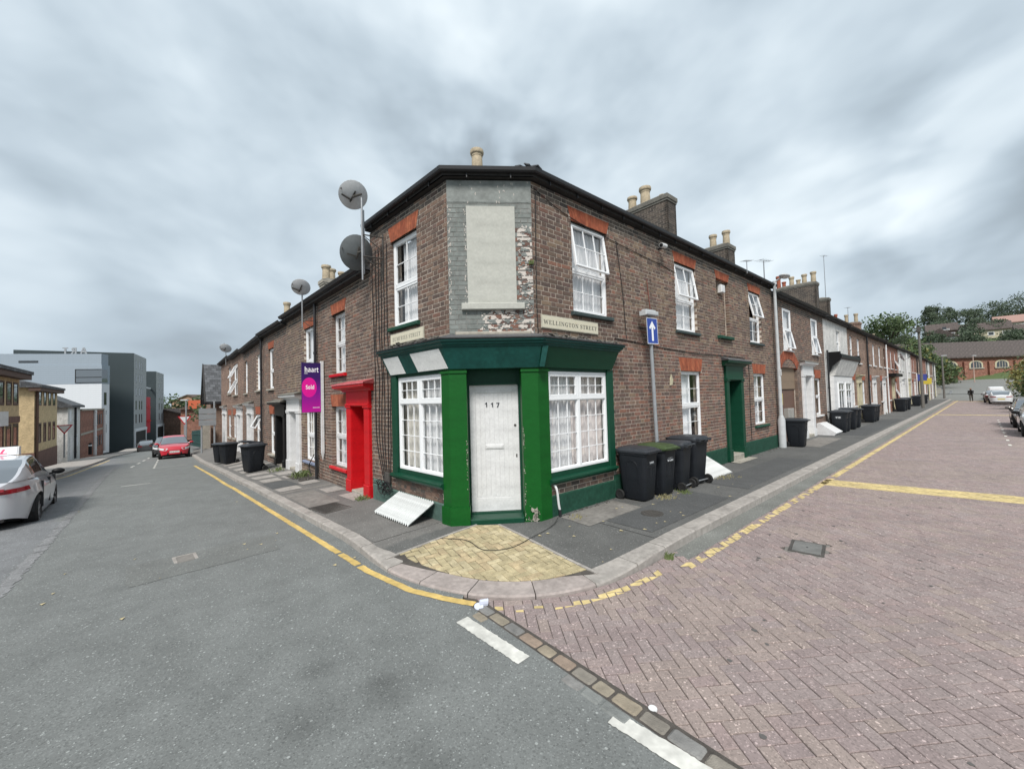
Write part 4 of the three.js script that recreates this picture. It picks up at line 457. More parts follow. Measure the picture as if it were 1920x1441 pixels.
  mesh('flank_wall', new B().quad(P(FL, -2.934, 4.4, -.01), P(FL, -2.934, 4.4, -3.6), P(FL, -2.934, YT, -3.6), P(FL, -2.934, YT, -.01)).quad(P(FR, 12.304, 5, -.01), P(FR, 12.304, 5, -3.6), P(FR, 12.304, YT, -3.6), P(FR, 12.304, YT, -.01)), mt.farBrown, g);
  mesh('partition', new B().box(2.6, 0, -3.4, 2.7, YT, -.3).box(0, 2.95, -3.4, 12.2, 3.05, -.3).box(6.8, 0, -3.4, 6.9, YT, -.3), mt.room, g, { m: mR });
  const ez = .1, ey = 5.975, e0 = P(FL, -2.96, ey, ez), e1 = P(FC, -.46 * ez, ey, ez), e2 = P(FC, 1.468 + .323 * ez, ey, ez), e3 = P(FR, 12.33, ey, ez), ap = P(FC, .5, ey + 1.75, -3.6), le = P(FL, -2.96, ey + 1.75, -3.6), re = P(FR, 12.33, ey + 1.75, -3.6);
  mesh('roof', new B().quad(e0, e1, ap, le).tri(e1, e2, ap).quad(e2, e3, re, ap).tri(le, ap, re).tri(e3, P(FR, 12.33, ey, -3.6), re).tri(e0, le, P(FL, -2.96, ey, -3.6)).quad(e0, P(FL, -2.96, ey, -3.6), P(FR, 12.33, ey, -3.6), e3), mt.slate, g);
  mesh('soffit', new B().quad(P(FL, -2.95, YT + .03, -.1), P(FL, -2.95, YT + .03, ez), P(FC, -.46 * ez, YT + .03, ez), P(FC, 0, YT + .03, -.1)).quad(P(FC, 0, YT + .03, -.1), P(FC, -.46 * ez, YT + .03, ez), P(FC, 1.468 + .323 * ez, YT + .03, ez), P(FC, 1.468, YT + .03, -.1)).quad(P(FC, 1.468, YT + .03, -.1), P(FC, 1.468 + .323 * ez, YT + .03, ez), P(FR, 12.32, YT + .03, ez), P(FR, 12.32, YT + .03, -.1)), mt.soffit, g);
  const fas = [[ez - .03, YT + .03], [ez, YT + .03], [ez, YT + .13], [ez - .03, YT + .13]]; for (const [m, a, b, p, q] of [[mL, -2.95, 0, 0, .46], [mC, 0, 1.468, .46, .323], [mR, 0, 12.32, .323, 0]]) { mesh('fascia_board', new B().mould(fas, a, b, p, q), mt.soffit, g, { m }); const gp = [[ez, ey + .03], [ez + .015, ey - .03], [ez + .03, ey - .045], [ez + .07, ey - .045], [ez + .09, ey - .025], [ez + .1, ey + .03], [ez + .085, ey + .035], [ez + .02, ey + .035]]; mesh('gutter', new B().mould(gp, a, b, p, q), mt.gutter, g, { m }); const k = new B(); for (let x = a + .35; x < b - .1; x += .75) k.box(x, ey - .13, ez + .002, x + .018, ey - .03, ez + .03); mesh('gutter_bracket', k, mt.gutter, g, { m }); }
  { const tb = new B(), q = mul(6); for (let i = 0; i < 5; i++) tb.add(new THREE.BoxGeometry(.12, .018, .15).rotateZ((q() - .5) * .7).rotateX(.35 + q() * .2).translate(...P(FC, 1.28 + i * .075, ey + .07 + q() * .05, .06))); for (let i = 0; i < 2; i++) tb.add(new THREE.BoxGeometry(.14, .015, .12).rotateZ((q() - .5) * .3).rotateX(.4).translate(...P(FC, -.05 + i * .12, ey + .06 + q() * .02, .06))); mesh('loose_slates', tb, mt.slate, g); }
  // windows
  const net = mt.curtain, o = { curtain: net, sill: mt.sillGrey, cells: true };
  windowAt(g, mR, ...[w1[0], w1[2]], w1[1] - w1[0], w1[3] - w1[2], { ...o, top: [3, 2], bot: [3, 2], open: rad(8), split: .48 });
  windowAt(g, mR, w2[0], w2[2], w2[1] - w2[0], w2[3] - w2[2], { ...o, top: [2, 2], bot: [2, 2], open: rad(9), split: .48 });
  windowAt(g, mR, w3[0], w3[2], w3[1] - w3[0], w3[3] - w3[2], { ...o, top: [2, 2], bot: [2, 2], open: rad(12), split: .48, cw: .5 });
  windowAt(g, mR, g1[0], g1[2], g1[1] - g1[0], g1[3] - g1[2], { ...o, curtain: mt.blind, cx: .0, split: .5, cw: .75 }); windowAt(g, mR, g2[0], g2[2], g2[1] - g2[0], g2[3] - g2[2], { ...o, split: .5, sill: mt.plinthGreen, cw: .6, cx: .3 });
  windowAt(g, mL, -1.98, 3.58, 1.01, 1.78, { ...o, top: [2, 2], bot: [2, 2], split: .47, sill: mt.plinthGreen, cw: .8, cx: .15 });
  mesh('sill', new B().rbox(bl[0] - .05, bl[2] - .09, -.1, bl[1] + .07, bl[2] - .002, .1, .012), mt.plinthGreen, g, { m: mR });
  // right-hand doorway
  doorcase(g, mR, 7.7, 9.0, .02, 2.86, { mat: mt.greenD, pw: .2, entab: .42, recess: .32, cap: mt.lead, door: mt.greenD, cz: .24, ov: .3, step: .16 });
  mesh('door_edge', new B().box(7.91, .2, -.3, 7.96, 2.4, -.06), mt.white, g, { m: mR });
  // green painted plinths
  mesh('plinth', new B().rbox(2.1, -.1, -.02, 7.66, .45, .022, .015).rbox(9.04, -.1, -.02, 12.29, .45, .022, .015), mt.plinthGreen, g, { m: mR }); mesh('plinth', new B().rbox(.2, -.1, -.02, 2.1, .36, .028, .015), mt.plinthGreen, g, { m: mR }); mesh('plinth', new B().rbox(-2.92, -.1, -.02, -.1, .3, .025, .02).rbox(-2.92, .3, -.02, -2.1, .42, .02, .03), mt.plinthPale, g, { m: mL });
  // shopfront
  const sf = sub('shopfront', g);
  const cp = (f, x, z) => { const v = V(x, 0, z).applyMatrix4(f.m).applyMatrix4(FC.m.clone().invert()); return [v.x, -v.z]; }; const up = (pts, y0, y1) => new B().add(new B().prism(pts, y0, y1).geo(), new THREE.Matrix4().makeRotationX(-Math.PI / 2));
  const postL = (e, q = 0) => [cp(FL, -.2 - q, .05 + e), cp(FC, -.46 * (.05 + e), .05 + e), cp(FC, .27 + q, .05 + e), cp(FC, .27 + q, -.28), cp(FL, -.2 - q, -.2)], postR = (e, q = 0) => [cp(FC, 1.2 - q, .05 + e), cp(FC, 1.468 + .323 * (.05 + e), .05 + e), cp(FR, .24 + q, .05 + e), cp(FR, .24 + q, -.2), cp(FC, 1.2 - q, -.28)];
  mesh('corner_post', up(postL(0), 0, 2.6), mt.green, sf, { m: mC }); mesh('post_base', up(postL(.03, .015), -.05, .29), mt.green, sf, { m: mC }); mesh('corner_post', up(postR(0), -.03, 2.6), mt.green, sf, { m: mC }); mesh('post_head', up(postL(.02, .01), 2.53, 2.57), mt.green, sf, { m: mC }); mesh('post_head', up(postR(.02, .01), 2.53, 2.57), mt.green, sf, { m: mC });
  { const b = new B(), q = mul(2); for (let i = 0; i < 7; i++) { const P = [], cx = 1.3 + q() * .1, cy = .03 + q() * .2; for (let k = 0; k < 8; k++) P.push([cx + Math.cos(k * .785) * .035 * (.4 + q()), cy + Math.sin(k * .785) * .05 * (.4 + q())]); b.prism(P, .05, .072); } mesh('bare_patches', b, mt.stone, sf, { m: mC, stuff: true }); }
  { const q = mul(23), cs = new B(), dk = new B(), cell = (b, x, y, s) => b.quad([x - s, y - s * q(), .0525], [x + s, y - s, .0525], [x + s * q(), y + s, .0525], [x - s, y + s, .0525]); for (let i = 0; i < 300; i++) { const e = q(); let x, y; if (e < .45) { x = 1.205 + Math.abs(q() - q()) * .03; y = .1 + q() * 1.5; } else if (e < .75) { x = 1.21 + q() * .24; y = .01 + q() * q() * .3; } else { x = .262 - q() * .02; y = .3 + q() * 1.1; } if (fbm(x * 30, y * 9, 2) > .47) cell(q() < .55 ? cs : dk, x, y, .004 + q() * .006); } mesh('paint_chips', cs, mt.stone, sf, { m: mC, stuff: true }); mesh('paint_chips', dk, mt.soffit, sf, { m: mC, stuff: true }); }
  const fz = [[.04, 2.6], [.09, 2.6], [.21, 2.95], [.04, 2.95]], cz = [[.04, 2.953], [.22, 2.953], [.235, 2.985], [.26, 2.995], [.27, 3.03], [.3, 3.045], [.3, 3.075], [.04, 3.075]], ld = [[-.01, 3.078], [.32, 3.078], [.33, 3.095], [.2, 3.13], [.02, 3.19], [-.01, 3.19]];
  for (const [pts, mat, nm] of [[fz, mt.teal, 'fascia'], [cz, mt.teal, 'cornice'], [ld, mt.lead, 'lead_flashing']]) { mesh(nm, new B().mould(pts, -1.86, 0, pts === fz ? .9 : .8, .46), mat, sf, { m: mL }); mesh(nm, new B().mould(pts, 0, 1.468, .46, .323), mat, sf, { m: mC }); mesh(nm, new B().mould(pts, 0, 1.98, .323, pts === fz ? .7 : .8), nm === 'fascia' ? mt.greenD : mat, sf, { m: mR }); }
  const whiteBoard = M([.9, .9, .88], .6, { map: texPaint });
  { const on = (y) => lerp(.09, .21, (y - 2.6) / .35) + .004, q = (xa, xb, sk) => { const b = new B(), P = (x, y, d) => [x, y, on(y) + d]; const a = [xa + sk, 2.61], c = [xb + sk, 2.61], d = [xb, 2.94], e = [xa, 2.94]; b.quad(P(...a, 0), P(...c, 0), P(...d, 0), P(...e, 0)).quad(P(...a, -.003), P(...c, -.003), P(...c, 0), P(...a, 0)); return b; }; mesh('white_panel', q(-1.98, -1.38, .09), whiteBoard, sf, { m: mL }); mesh('white_panel', q(-.95, -.02, .1), whiteBoard, sf, { m: mL }); }
  mesh('console', new B().prism([[1.5, 2.6], [1.58, 2.6], [1.66, 2.95], [1.56, 2.95]].map(([x, y]) => [x, y]), .05, .2), mt.teal, sf, { m: mC });
  { const b = new B(), q = mul(8); for (let i = 0; i < 60; i++) { const x = -1.9 + q() * 1.9; b.add(new THREE.BoxGeometry(.03 + .06 * q(), .012, .03 + .05 * q()).rotateY(q() * 3).rotateZ((q() - .5)).translate(x, 3.13 + .05 * q(), .06 + .2 * q())); } mesh('mortar_crumbs', b, mt.flaunch, sf, { m: mL, stuff: true }); const c = new B(); for (let i = 0; i < 70; i++) c.add(new THREE.BoxGeometry(.03 + .07 * q(), .012, .03 + .05 * q()).rotateY(q() * 3).rotateZ((q() - .5)).translate(q() * 2.1, 3.12 + .05 * q(), .06 + .22 * q())); mesh('mortar_crumbs', c, mt.flaunch, sf, { m: mR, stuff: true }); }
  mesh('stone_string', new B().rbox(.1, 3.13, -.05, 1.4, 3.23, .05, .02), mt.stone, sf, { m: mC });
  for (const [m, xa, xb, px] of [[mL, -1.74, -.19, -1.93], [mR, .23, 1.93, 1.95]]) {
    const w = xb - xa; mesh('frame_post', new B().rbox(px - (px > 0 ? .02 : .02), .6, -.12, px + .17, 2.6, .06, .012), px > 0 ? mt.greenD : mt.greenD, sf, { m }); mesh('head', new B().rbox(xa, 2.55, -.15, xb, 2.62, .03), mt.greenD, sf, { m });
    mesh('shop_sill', new B().mould([[-.15, .56], [.07, .56], [.09, .6], [.12, .61], [.12, .645], [.02, .67], [.02, .75], [-.15, .75]], Math.min(xa, px) - .03, Math.max(xb, px + .17)), mt.greenD, sf, { m });
    mesh('stall_riser', new B().box(Math.min(xa, px), .28, -.1, Math.max(xb, px + .17), .555, -.012), mt.mortar, sf, { m });
    const wg = sub('shop_window', g, m.clone().multiply(T(xa, .755, -.03))), h = 1.79, f = .05, fr = new B(); fr.rbox(0, 0, -.04, w, f, .04).rbox(0, h - f, -.04, w, h, .04).rbox(0, f, -.04, f, h - f, .04).rbox(w - f, f, -.04, w, h - f, .04).rbox(f, 1.27, -.04, w - f, 1.33, .045).rbox(w / 2 - .035, f, -.04, w / 2 + .035, 1.27, .04).rbox(w / 2 - .035, 1.33, -.04, w / 2 + .035, h - f, .04); mesh('frame', fr, mt.upvc, wg);
    for (const k of [0, 1]) { const a = k ? w / 2 + .035 : f, c = k ? w - f : w / 2 - .035; light(wg, a, 1.33, c - a, h - f - 1.33, 3, 2, { cells: true, m: T(0, 0, .02), t: .045, bw: .012 }); light(wg, a, f, c - a, 1.27 - f, 3, 4, { cells: true, m: T(0, 0, 0), t: .015, bw: .012 }); }
    mesh('curtain', wavy(w + .3, h - .05, .035, 11, px > 0 ? 4 : 7, .04), px > 0 ? mt.drapePink : mt.drape, wg, { at: [-.15, 0, -.15] }); mesh('net_curtain', wavy((w - .1) * .45, h - .05, .02, 7, px > 0 ? 5 : 8, .04), mt.curtain, wg, { at: [px > 0 ? .05 : w * .45, 0, -.1] });
  }
  setBricks(g, FL, layBricks(-1.93, -.2, .3, .55, [], r, pickOf('dark', 'brown', .3)), 0); setBricks(g, FR, layBricks(.25, 2.1, .37, .55, [], r, pickOf('brown', 'dark', .4)), 0);
  // recessed shop door
  mesh('door_frame', new B().box(.255, .0, -.42, .3, 2.6, -.26).box(1.17, 0, -.42, 1.215, 2.6, -.26).box(.3, 2.34, -.42, 1.17, 2.6, -.28).box(.3, 2.33, -.42, 1.17, 2.36, -.25).box(.3, -.05, -.45, 1.17, .1, -.26), mt.greenD, sf, { m: mC }); mesh('lobby_soffit', new B().box(.25, 2.595, -.42, 1.22, 2.62, .06), mt.greenD, sf, { m: mC }); mesh('step', new B().rbox(.285, -.08, -.27, 1.19, .085, .07, .015), mt.greenD, sf, { m: mC });
  const d = sub('shop_door', g, mC.clone().multiply(T(.302, .104, -.33))), dw = .866, dh = 2.226, db = new B().box(0, 0, -.04, dw, dh, 0).rbox(0, 0, 0, .1, dh, .012, .004).rbox(dw - .1, 0, 0, dw, dh, .012, .004).rbox(.1, 0, 0, dw - .1, .24, .012, .004).rbox(.1, dh - .14, 0, dw - .1, dh, .012, .004); mesh('door_leaf', db, mt.white, d);
  for (let i = 0; i < 8; i++) { const a = .104 + i * (dw - .208) / 8; mesh('board', new B().rbox(a, .244, -.002, a + (dw - .208) / 8 - .003, dh - .144, .006, .004), mt.white, d); }
  mesh('letter_plate', new B().rbox(.27, 1.09, 0, .59, 1.17, .02, .006).rbox(.29, 1.11, .018, .57, 1.15, .026, .004), mt.white, d); mesh('lock', new B().cyl([.8, 1.5, 0], [.8, 1.5, .022], .022, .022, 12), mt.iron, d); mesh('keyhole', new B().box(.805, .93, .012, .825, .99, .016), mt.black, d);
  for (const [c, x, y] of [['1', .265, 1.835], ['1', .37, 1.83], ['7', .47, 1.825]]) mesh('number', new B().add(new TextGeometry(c, { font, size: .082, depth: .008, curveSegments: 3 })), M([.03, .033, .04], .5), d, { at: [x, y, .0065] });
  // chimneys
  chimney(g, mR, 8.95, .66, -2.2, -3.95, 6.6, 9.42, [[.93, .19, .62], [.6, .22, .78], [.2, .12, .2]], {});
  chimney(g, mC, .3, .5, -4.5, -5.1, 7.0, 8.72, [[.4, .19, .72]], { plain: true });
  // fixtures carried by the wall
  mesh('plaster_scar', new B().prism([[4.5, 2.28], [4.62, 2.3], [4.66, 2.42], [4.58, 2.56], [4.52, 2.44]], -.02, .012), mt.cream, g, { m: mR });
  bentPipe(g, mR, [[2.45, 5.4, .012], [2.62, 4.4, .012], [2.72, 3.3, .012]], .008, mt.cable, 'cable'); bentPipe(g, mR, [[.05, 5.75, .014], [.5, 5.6, .014], [.95, 5.5, .012], [2.4, 5.35, .012], [4.6, 5.2, .012], [5, 5.15, .012]], .007, mt.cable, 'cable'); bentPipe(g, mR, [[3.62, 4.75, .012], [3.7, 4.2, .012], [3.78, 3.7, .012]], .01, M([.2, .07, .05], .8), 'cable'); bentPipe(g, mR, [[2.3, 3.28, .012], [4, 3.2, .012], [6, 3.14, .012], [8, 3.16, .012], [9.3, 3.12, .012], [9.6, 3.0, .012], [9.62, 1.5, .012], [9.62, .5, .02]], .009, mt.cable, 'cable'); bentPipe(g, mR, [[.1, 5.7, .012], [.06, 4.5, .012], [.05, 3.6, .012], [.06, 3.2, .012]], .008, mt.cable, 'cable');
  mesh('waste_pipe', new B().tube([[.3, .56, .04], [.31, .5, .09], [.35, .2, .1], [.37, .12, .1]], .022, 8), mt.white, g, { m: mR, smooth: 1 }); mesh('waste_pipe', new B().cyl([.37, .13, .1], [.38, -.02, .1], .026, .026, 8), mt.gutter, g, { m: mR });
}
// street name plates
for (const [name, f, x0, x1, y0, y1, txt, wear] of [['street_sign', FR, .14, 1.72, 3.3, 3.535, 'WELLINGTON STREET', 0], ['street_sign', FL, -2.0, -.76, 3.225, 3.445, 'DUMFRIES STREET', 1]]) {
  const g = thing(name, wear ? 'faded cream street name plate reading DUMFRIES STREET' : 'cream street name plate with dark letters reading WELLINGTON STREET', 'street sign', f, [x0, y0, .014]), w = x1 - x0, h = y1 - y0; mesh('plate', new B().rbox(0, 0, -.01, w, h, .014, .005), M([.6, .57, .46], .55, { map: texBlotch }), g);
  const t = canvasTex(1024, 150, (c, W, H) => { c.fillStyle = '#cfc9b4'; c.fillRect(0, 0, W, H); const r = mul(wear + 3); for (let i = 0; i < 500; i++) { c.fillStyle = `rgba(${150 + r() * 60},${140 + r() * 60},${110 + r() * 50},${.05 + .1 * r()})`; c.fillRect(r() * W, r() * H, 4 + r() * 50, 1 + r() * 8); } c.fillStyle = wear ? 'rgba(92,90,82,.85)' : '#4b4a44'; c.font = `bold ${wear ? 84 : 78}px serif`; c.textAlign = 'center'; c.textBaseline = 'middle'; const s = txt.split(''); let tw = 0; for (const q of s) tw += c.measureText(q).width + 6; let x = W / 2 - tw / 2; c.textAlign = 'left'; for (const q of s) { c.fillText(q, x, H * .54); x += c.measureText(q).width + 6; } if (wear) for (let i = 0; i < 120; i++) { c.fillStyle = 'rgba(207,201,180,.5)'; c.fillRect(r() * W, r() * H, 2 + r() * 26, 1 + r() * 4); } });
  mesh('lettering', printed(w - .03, h - .03), M('#ffffff', .55, { map: t }), g, { at: [w / 2, h / 2, .0155] });
}
// ---------------------------------------------------------------- terraces
// o: f, x0, x1, yb, ye, near windows/doors; returns the thing and its matrix
function terrace(name, label, o) {
  const { f, x0, x1, yb, ye } = o, g = thing(name, label, 'house', f, [(x0 + x1) / 2, yb, 0], 0, o.group), m = rel(g, f), dp = o.depth ?? 7, wins = o.wins || [], doors = o.doors || [], r = mul(Math.round(Math.abs(x0) * 13 + 7));
  const holes = wins.map(w => [w.x, w.x + w.w, w.y, w.y + w.h]); for (const d of doors) holes.push([d.x0 + .02, d.x1 - .02, yb - .3, d.yt - .02]); if (o.holes) holes.push(...o.holes);
  const e = .003; mesh('wall', wallSlab(x0 + e, x1 - e, yb - .4, ye, holes.map(([a, b, c, d]) => [a, b, Math.max(c, yb - .39), d]), .24), o.geo ? mt.mortar : o.mat || mt.farBrown, g, { m });
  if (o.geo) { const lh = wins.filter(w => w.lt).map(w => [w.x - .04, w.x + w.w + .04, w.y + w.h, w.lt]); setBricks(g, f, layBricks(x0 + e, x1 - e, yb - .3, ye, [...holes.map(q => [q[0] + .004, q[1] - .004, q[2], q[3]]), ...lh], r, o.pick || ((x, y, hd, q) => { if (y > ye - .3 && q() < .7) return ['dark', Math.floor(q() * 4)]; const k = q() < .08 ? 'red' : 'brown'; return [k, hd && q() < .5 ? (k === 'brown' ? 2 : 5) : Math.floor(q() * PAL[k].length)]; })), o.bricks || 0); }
  mesh('party_wall', new B().box(x0 + e, yb - .4, -dp, x0 + .2, ye, -.25).box(x1 - .2, yb - .4, -dp, x1 - e, ye, -.25), mt.farBrown, g, { m }); mesh('rear_wall', new B().box(x0 + .2, yb - .4, -dp, x1 - .2, ye, -dp + .2), mt.farBrown, g, { m });
  const rh = o.rh ?? 1.75; mesh('roof', new B().mould([[.2, ye + .12], [-dp / 2, ye + rh], [-dp - .1, ye + .1], [-dp - .1, ye], [.2, ye + .06]], x0 + .002, x1 - .002), o.roof || mt.slate, g, { m }); mesh('soffit', new B().box(x0 + e, ye - .01, -.24, x1 - e, ye + .03, .18), mt.soffit, g, { m }); gutterAlong(g, m, x0 + e, x1 - e, ye + .14, .24);
  for (const w of wins) { if (w.lt) { if (o.geo) lintel(g, m, w.x, w.x + w.w, w.y + w.h, w.lt, w.n || 13, .006, o.geo === 2); else mesh('lintel', new B().prism([[w.x, w.y + w.h], [w.x + w.w, w.y + w.h], [w.x + w.w + .08, w.lt], [w.x - .08, w.lt]], -.1, .004), mt.gauged, g, { m }); } (w.far ? farWindow : windowAt)(g, m, w.x, w.y, w.w, w.h, w); }
  for (const d of doors) doorcase(g, m, d.x0, d.x1, d.yb ?? yb, d.yt, d);
  return [g, m];
}
const rd = Math.PI / 180;
{ // left-hand street, going down the hill
  const bar = { mat: mt.white, curtain: mt.curtain };
  let [g, m] = terrace('terraced_house', 'brown brick terraced house with bright red doorway and red sills', { f: F1, x0: -3.6, x1: -.01, yb: -.1, ye: 4.98, geo: 2, bricks: 150, wins: [{ x: -2.48, y: 2.83, w: .95, h: 1.6, lt: 4.71, sill: mt.red, top: [3, 2], bot: [3, 2], ...bar, recess: .14 }, { x: -2.55, y: .42, w: 1.05, h: 1.57, lt: 2.3, sill: mt.red, top: [3, 2], bot: [3, 2], ...bar, recess: .14 }], doors: [{ x0: -1.36, x1: -.05, yt: 2.34, mat: mt.red, pw: .27, entab: .34, recess: .42, cap: mt.redPale, cz: .3, ov: .32, door: mt.red }] });
  [g, m] = terrace('terraced_house', 'brown brick terraced house with white doorway beside the sold board', { f: F1, x0: -7.0, x1: -3.6, yb: -.16, ye: 4.98, geo: 1, pick: (x, y, hd, q) => { if (y > 4.7 && q() < .6) return ['dark', Math.floor(q() * 4)]; const k = q() < .55 ? 'tan' : 'brown'; return [k, hd && q() < .5 ? (k === 'tan' ? 4 : 2) : Math.floor(q() * PAL[k].length)]; }, wins: [{ x: -4.98, y: 2.81, w: 1.05, h: 1.6, lt: 4.65, sill: mt.sillGrey, top: [1, 1], bot: [1, 1], curtain: mt.curtain, split: .36 }, { x: -4.95, y: .34, w: 1.1, h: 1.56, lt: 2.2, sill: M([.2, .23, .32], .8), top: [4, 2], bot: [4, 2], curtain: mt.drape, split: .5 }], doors: [{ x0: -6.85, x1: -5.35, yt: 2.22, mat: mt.white, pw: .36, entab: .4, recess: .4, cap: mt.flaunch, cz: .26, ov: .3 }] });
  downpipe(g, m, -3.64, -.1, 5.0); bentPipe(g, m, [[-3.6, .7, .08], [-3.3, .35, .12], [-3.35, .05, .15], [-3.6, 0, .1]], .014, mt.cable, 'cable'); bentPipe(g, m, [[-3.9, .6, .06], [-4.1, .25, .14], [-3.95, 0, .12]], .014, mt.cable, 'cable');
  [g, m] = terrace('terraced_house', 'brown brick terraced house with narrow black doorway', { f: F1, x0: -10.75, x1: -7.0, yb: -.25, ye: 4.88, geo: 1, wins: [{ x: -9.75, y: 2.7, w: .85, h: 1.6, lt: 4.56, sill: mt.stone, top: [1, 1], bot: [1, 1], curtain: mt.curtain, split: .45 }, { x: -9.62, y: .15, w: .95, h: 1.56, lt: 2.05, sill: mt.stone, top: [1, 1], bot: [1, 1], curtain: mt.curtain, split: .5 }], doors: [{ x0: -8.52, x1: -7.12, yt: 2.0, mat: mt.black, pw: .24, entab: .34, recess: .4, cap: mt.flaunch, cz: .26, ov: .4, door: mt.black }] });
  downpipe(g, m, -10.7, -.1, 4.85); chimney(g, m, -10.5, .6, -2.2, -3.25, 5.2, 7.65, [[.2, .2, .72], [.42, .19, .6], [.85, .16, .55]], { plain: true, mat: mt.stone });
  [g, m] = terrace('terraced_house', 'brick terraced house with a ground floor sash tilted open behind two bins', { f: F2, x0: -6, x1: -.05, yb: -.4, ye: 4.82, geo: 1, wins: [{ x: -1.9, y: 2.72, w: 1.15, h: 1.6, sill: mt.stone, top: [1, 1], bot: [1, 1], curtain: mt.curtain }, { x: -5.6, y: 2.68, w: .95, h: 1.68, sill: mt.stone, top: [1, 1], bot: [1, 1], curtain: mt.curtain }, { x: -2.15, y: .3, w: 1.4, h: 1.36, lt: 2.0, sill: mt.stone, top: [1, 1], bot: [1, 1], open: 28 * rd, curtain: mt.curtain }], doors: [{ x0: -4.5, x1: -2.75, yt: 2.0, mat: mt.white, pw: .3, entab: .34, cap: mt.flaunch }] });
  [g, m] = terrace('terraced_house', 'brick terraced house with white door between the black bins down the hill', { f: F2, x0: -11.2, x1: -6, yb: -.65, ye: 4.95, wins: [{ x: -10.4, y: 2.7, w: 1.9, h: 1.85, sill: mt.stone, top: [2, 1], bot: [2, 1], open: 25 * rd, openBot: 25 * rd, curtain: mt.curtain }, { x: -10.6, y: .1, w: 1.2, h: 1.4, far: 1, lt: 1.85, sill: mt.stone }], doors: [{ x0: -8.5, x1: -6.5, yt: 1.9, mat: mt.white, pw: .35, cap: mt.flaunch }] });
  chimney(g, m, -7.9, .6, -2.2, -3.9, 5.2, 7.4, [[.12, .2, .85], [.5, .17, .65, 1], [.85, .17, .68, 1]], {});
  [g, m] = terrace('terraced_house', 'end brick terraced house of the downhill row beside the slate gable', { f: F2, x0: -18, x1: -11.2, yb: -.95, ye: 5.1, wins: [{ x: -13.3, y: 2.85, w: 1.6, h: 1.7, far: 1, sill: mt.stone }, { x: -13.4, y: 0, w: 1.7, h: 1.45, far: 1, lt: 1.78, sill: mt.stone }], doors: [{ x0: -16.6, x1: -14.2, yt: 1.85, mat: mt.white, pw: .4, cap: mt.flaunch }] });
}
{ // right-hand street
  const G = 'brick terraced houses far along the block-paved street', far = { far: 1, sill: mt.white };
  let [g, m] = terrace('terraced_house', 'brown brick house with arched brown gateway and white pilastered door', { f: FR, x0: 12.32, x1: 19.62, yb: 0, ye: 5.62, geo: 1, holes: [[12.92, 15.0, -.3, 3.0]], wins: [{ x: 13.42, y: 3.66, w: 1.02, h: 1.66, sill: mt.white, sillH: .05, top: [1, 1], bot: [1, 1], openBot: 11 * rd, curtain: mt.curtain, recess: .03 }, { x: 17.45, y: 3.68, w: 1.02, h: 1.66, sill: mt.white, sillH: .05, top: [1, 1], bot: [1, 1], openBot: 10 * rd, curtain: mt.curtain, recess: .03 }, { x: 17.68, y: .88, w: 1.0, h: 1.72, lt: 2.98, sill: mt.white, top: [1, 1], bot: [1, 1], curtain: mt.drape, cw: .4 }], doors: [{ x0: 15.55, x1: 17.2, yt: 3.1, mat: mt.white, pw: .34, entab: .42, recess: .35, cap: mt.flaunch, ov: .3 }] });
  { const brown = M([.16, .09, .065], .6, { map: texPaint }), a = 12.92, b = 15.0, c = (a + b) / 2, R = 1.5, cy = 3.0 - R + .32, N = 13; const arch = new B(), fill = []; const ang = k => Math.acos(1.04 / R) + (Math.PI - 2 * Math.acos(1.04 / R)) * k; const p = sub('gateway', g, m); for (let i = 0; i < N; i++) { const q = ang(i / N) + .006, s = ang((i + 1) / N) - .006; mesh('arch_brick', new B().prism([[c + Math.cos(q) * R, cy + Math.sin(q) * R], [c + Math.cos(q) * (R + .38), cy + Math.sin(q) * (R + .38)], [c + Math.cos(s) * (R + .38), cy + Math.sin(s) * (R + .38)], [c + Math.cos(s) * R, cy + Math.sin(s) * R]], -.15, .012), i & 1 ? mt.gauged : mt.gaugedB, p); }
    const tp = [[a, 2.12], [b, 2.12]]; for (let i = 0; i <= 10; i++) { const q = ang(i / 10); tp.push([c + Math.cos(q) * R, cy + Math.sin(q) * R]); } mesh('tympanum', new B().prism(tp, -.2, -.1), M([.26, .19, .13], .8, { map: texPaint }), p); mesh('spandrel', new B().box(a, 2.6, -.24, b, 3.0, -.16), mt.mortar, p); mesh('gate_leaf', new B().rbox(a, -.05, -.2, a + 1.02, 2.1, -.14).rbox(a + 1.035, -.05, -.2, b, 2.1, -.14), brown, p); for (const x of [13.55, 13.95]) mesh('post_box', new B().rbox(x, .85, -.14, x + .3, 1.35, .03, .02), M([.3, .29, .27], .6), p); mesh('notice', new B().box(13.3, 1.5, -.14, 13.42, 1.95, -.12), M([.6, .5, .12], .6), p); }
  downpipe(g, m, 12.45, 0, 5.65); chimney(g, m, 14.26, .8, -2.2, -3.45, 5.9, 8.82, [[.62, .17, .72], [.15, .17, .72]], {});
  mesh('cellar_cover', new B().prism([[0, 0], [.62, 0], [.7, .1], [.12, .52], [0, .52]], 0, 1.25), mt.white, g, { m: m.clone().multiply(T(17.6, 0, 0)).multiply(new THREE.Matrix4().makeRotationY(-Math.PI / 2)).multiply(T(0, 0, -1.25)) }); mesh('cellar_vent', new B().box(0, 0, 0, .75, .012, .2), mt.gutter, g, { m: m.clone().multiply(T(17.86, .36, .3)).multiply(new THREE.Matrix4().makeRotationX(.7)) });
  // white rendered shop with black oriel
  [g, m] = terrace('terraced_house', 'white rendered house with black overhanging bay and white shop window', { f: FR, x0: 19.66, x1: 25.1, yb: 0, ye: 5.6, mat: mt.render, wins: [{ x: 22.35, y: 4.0, w: .85, h: 1.2, ...far }] });
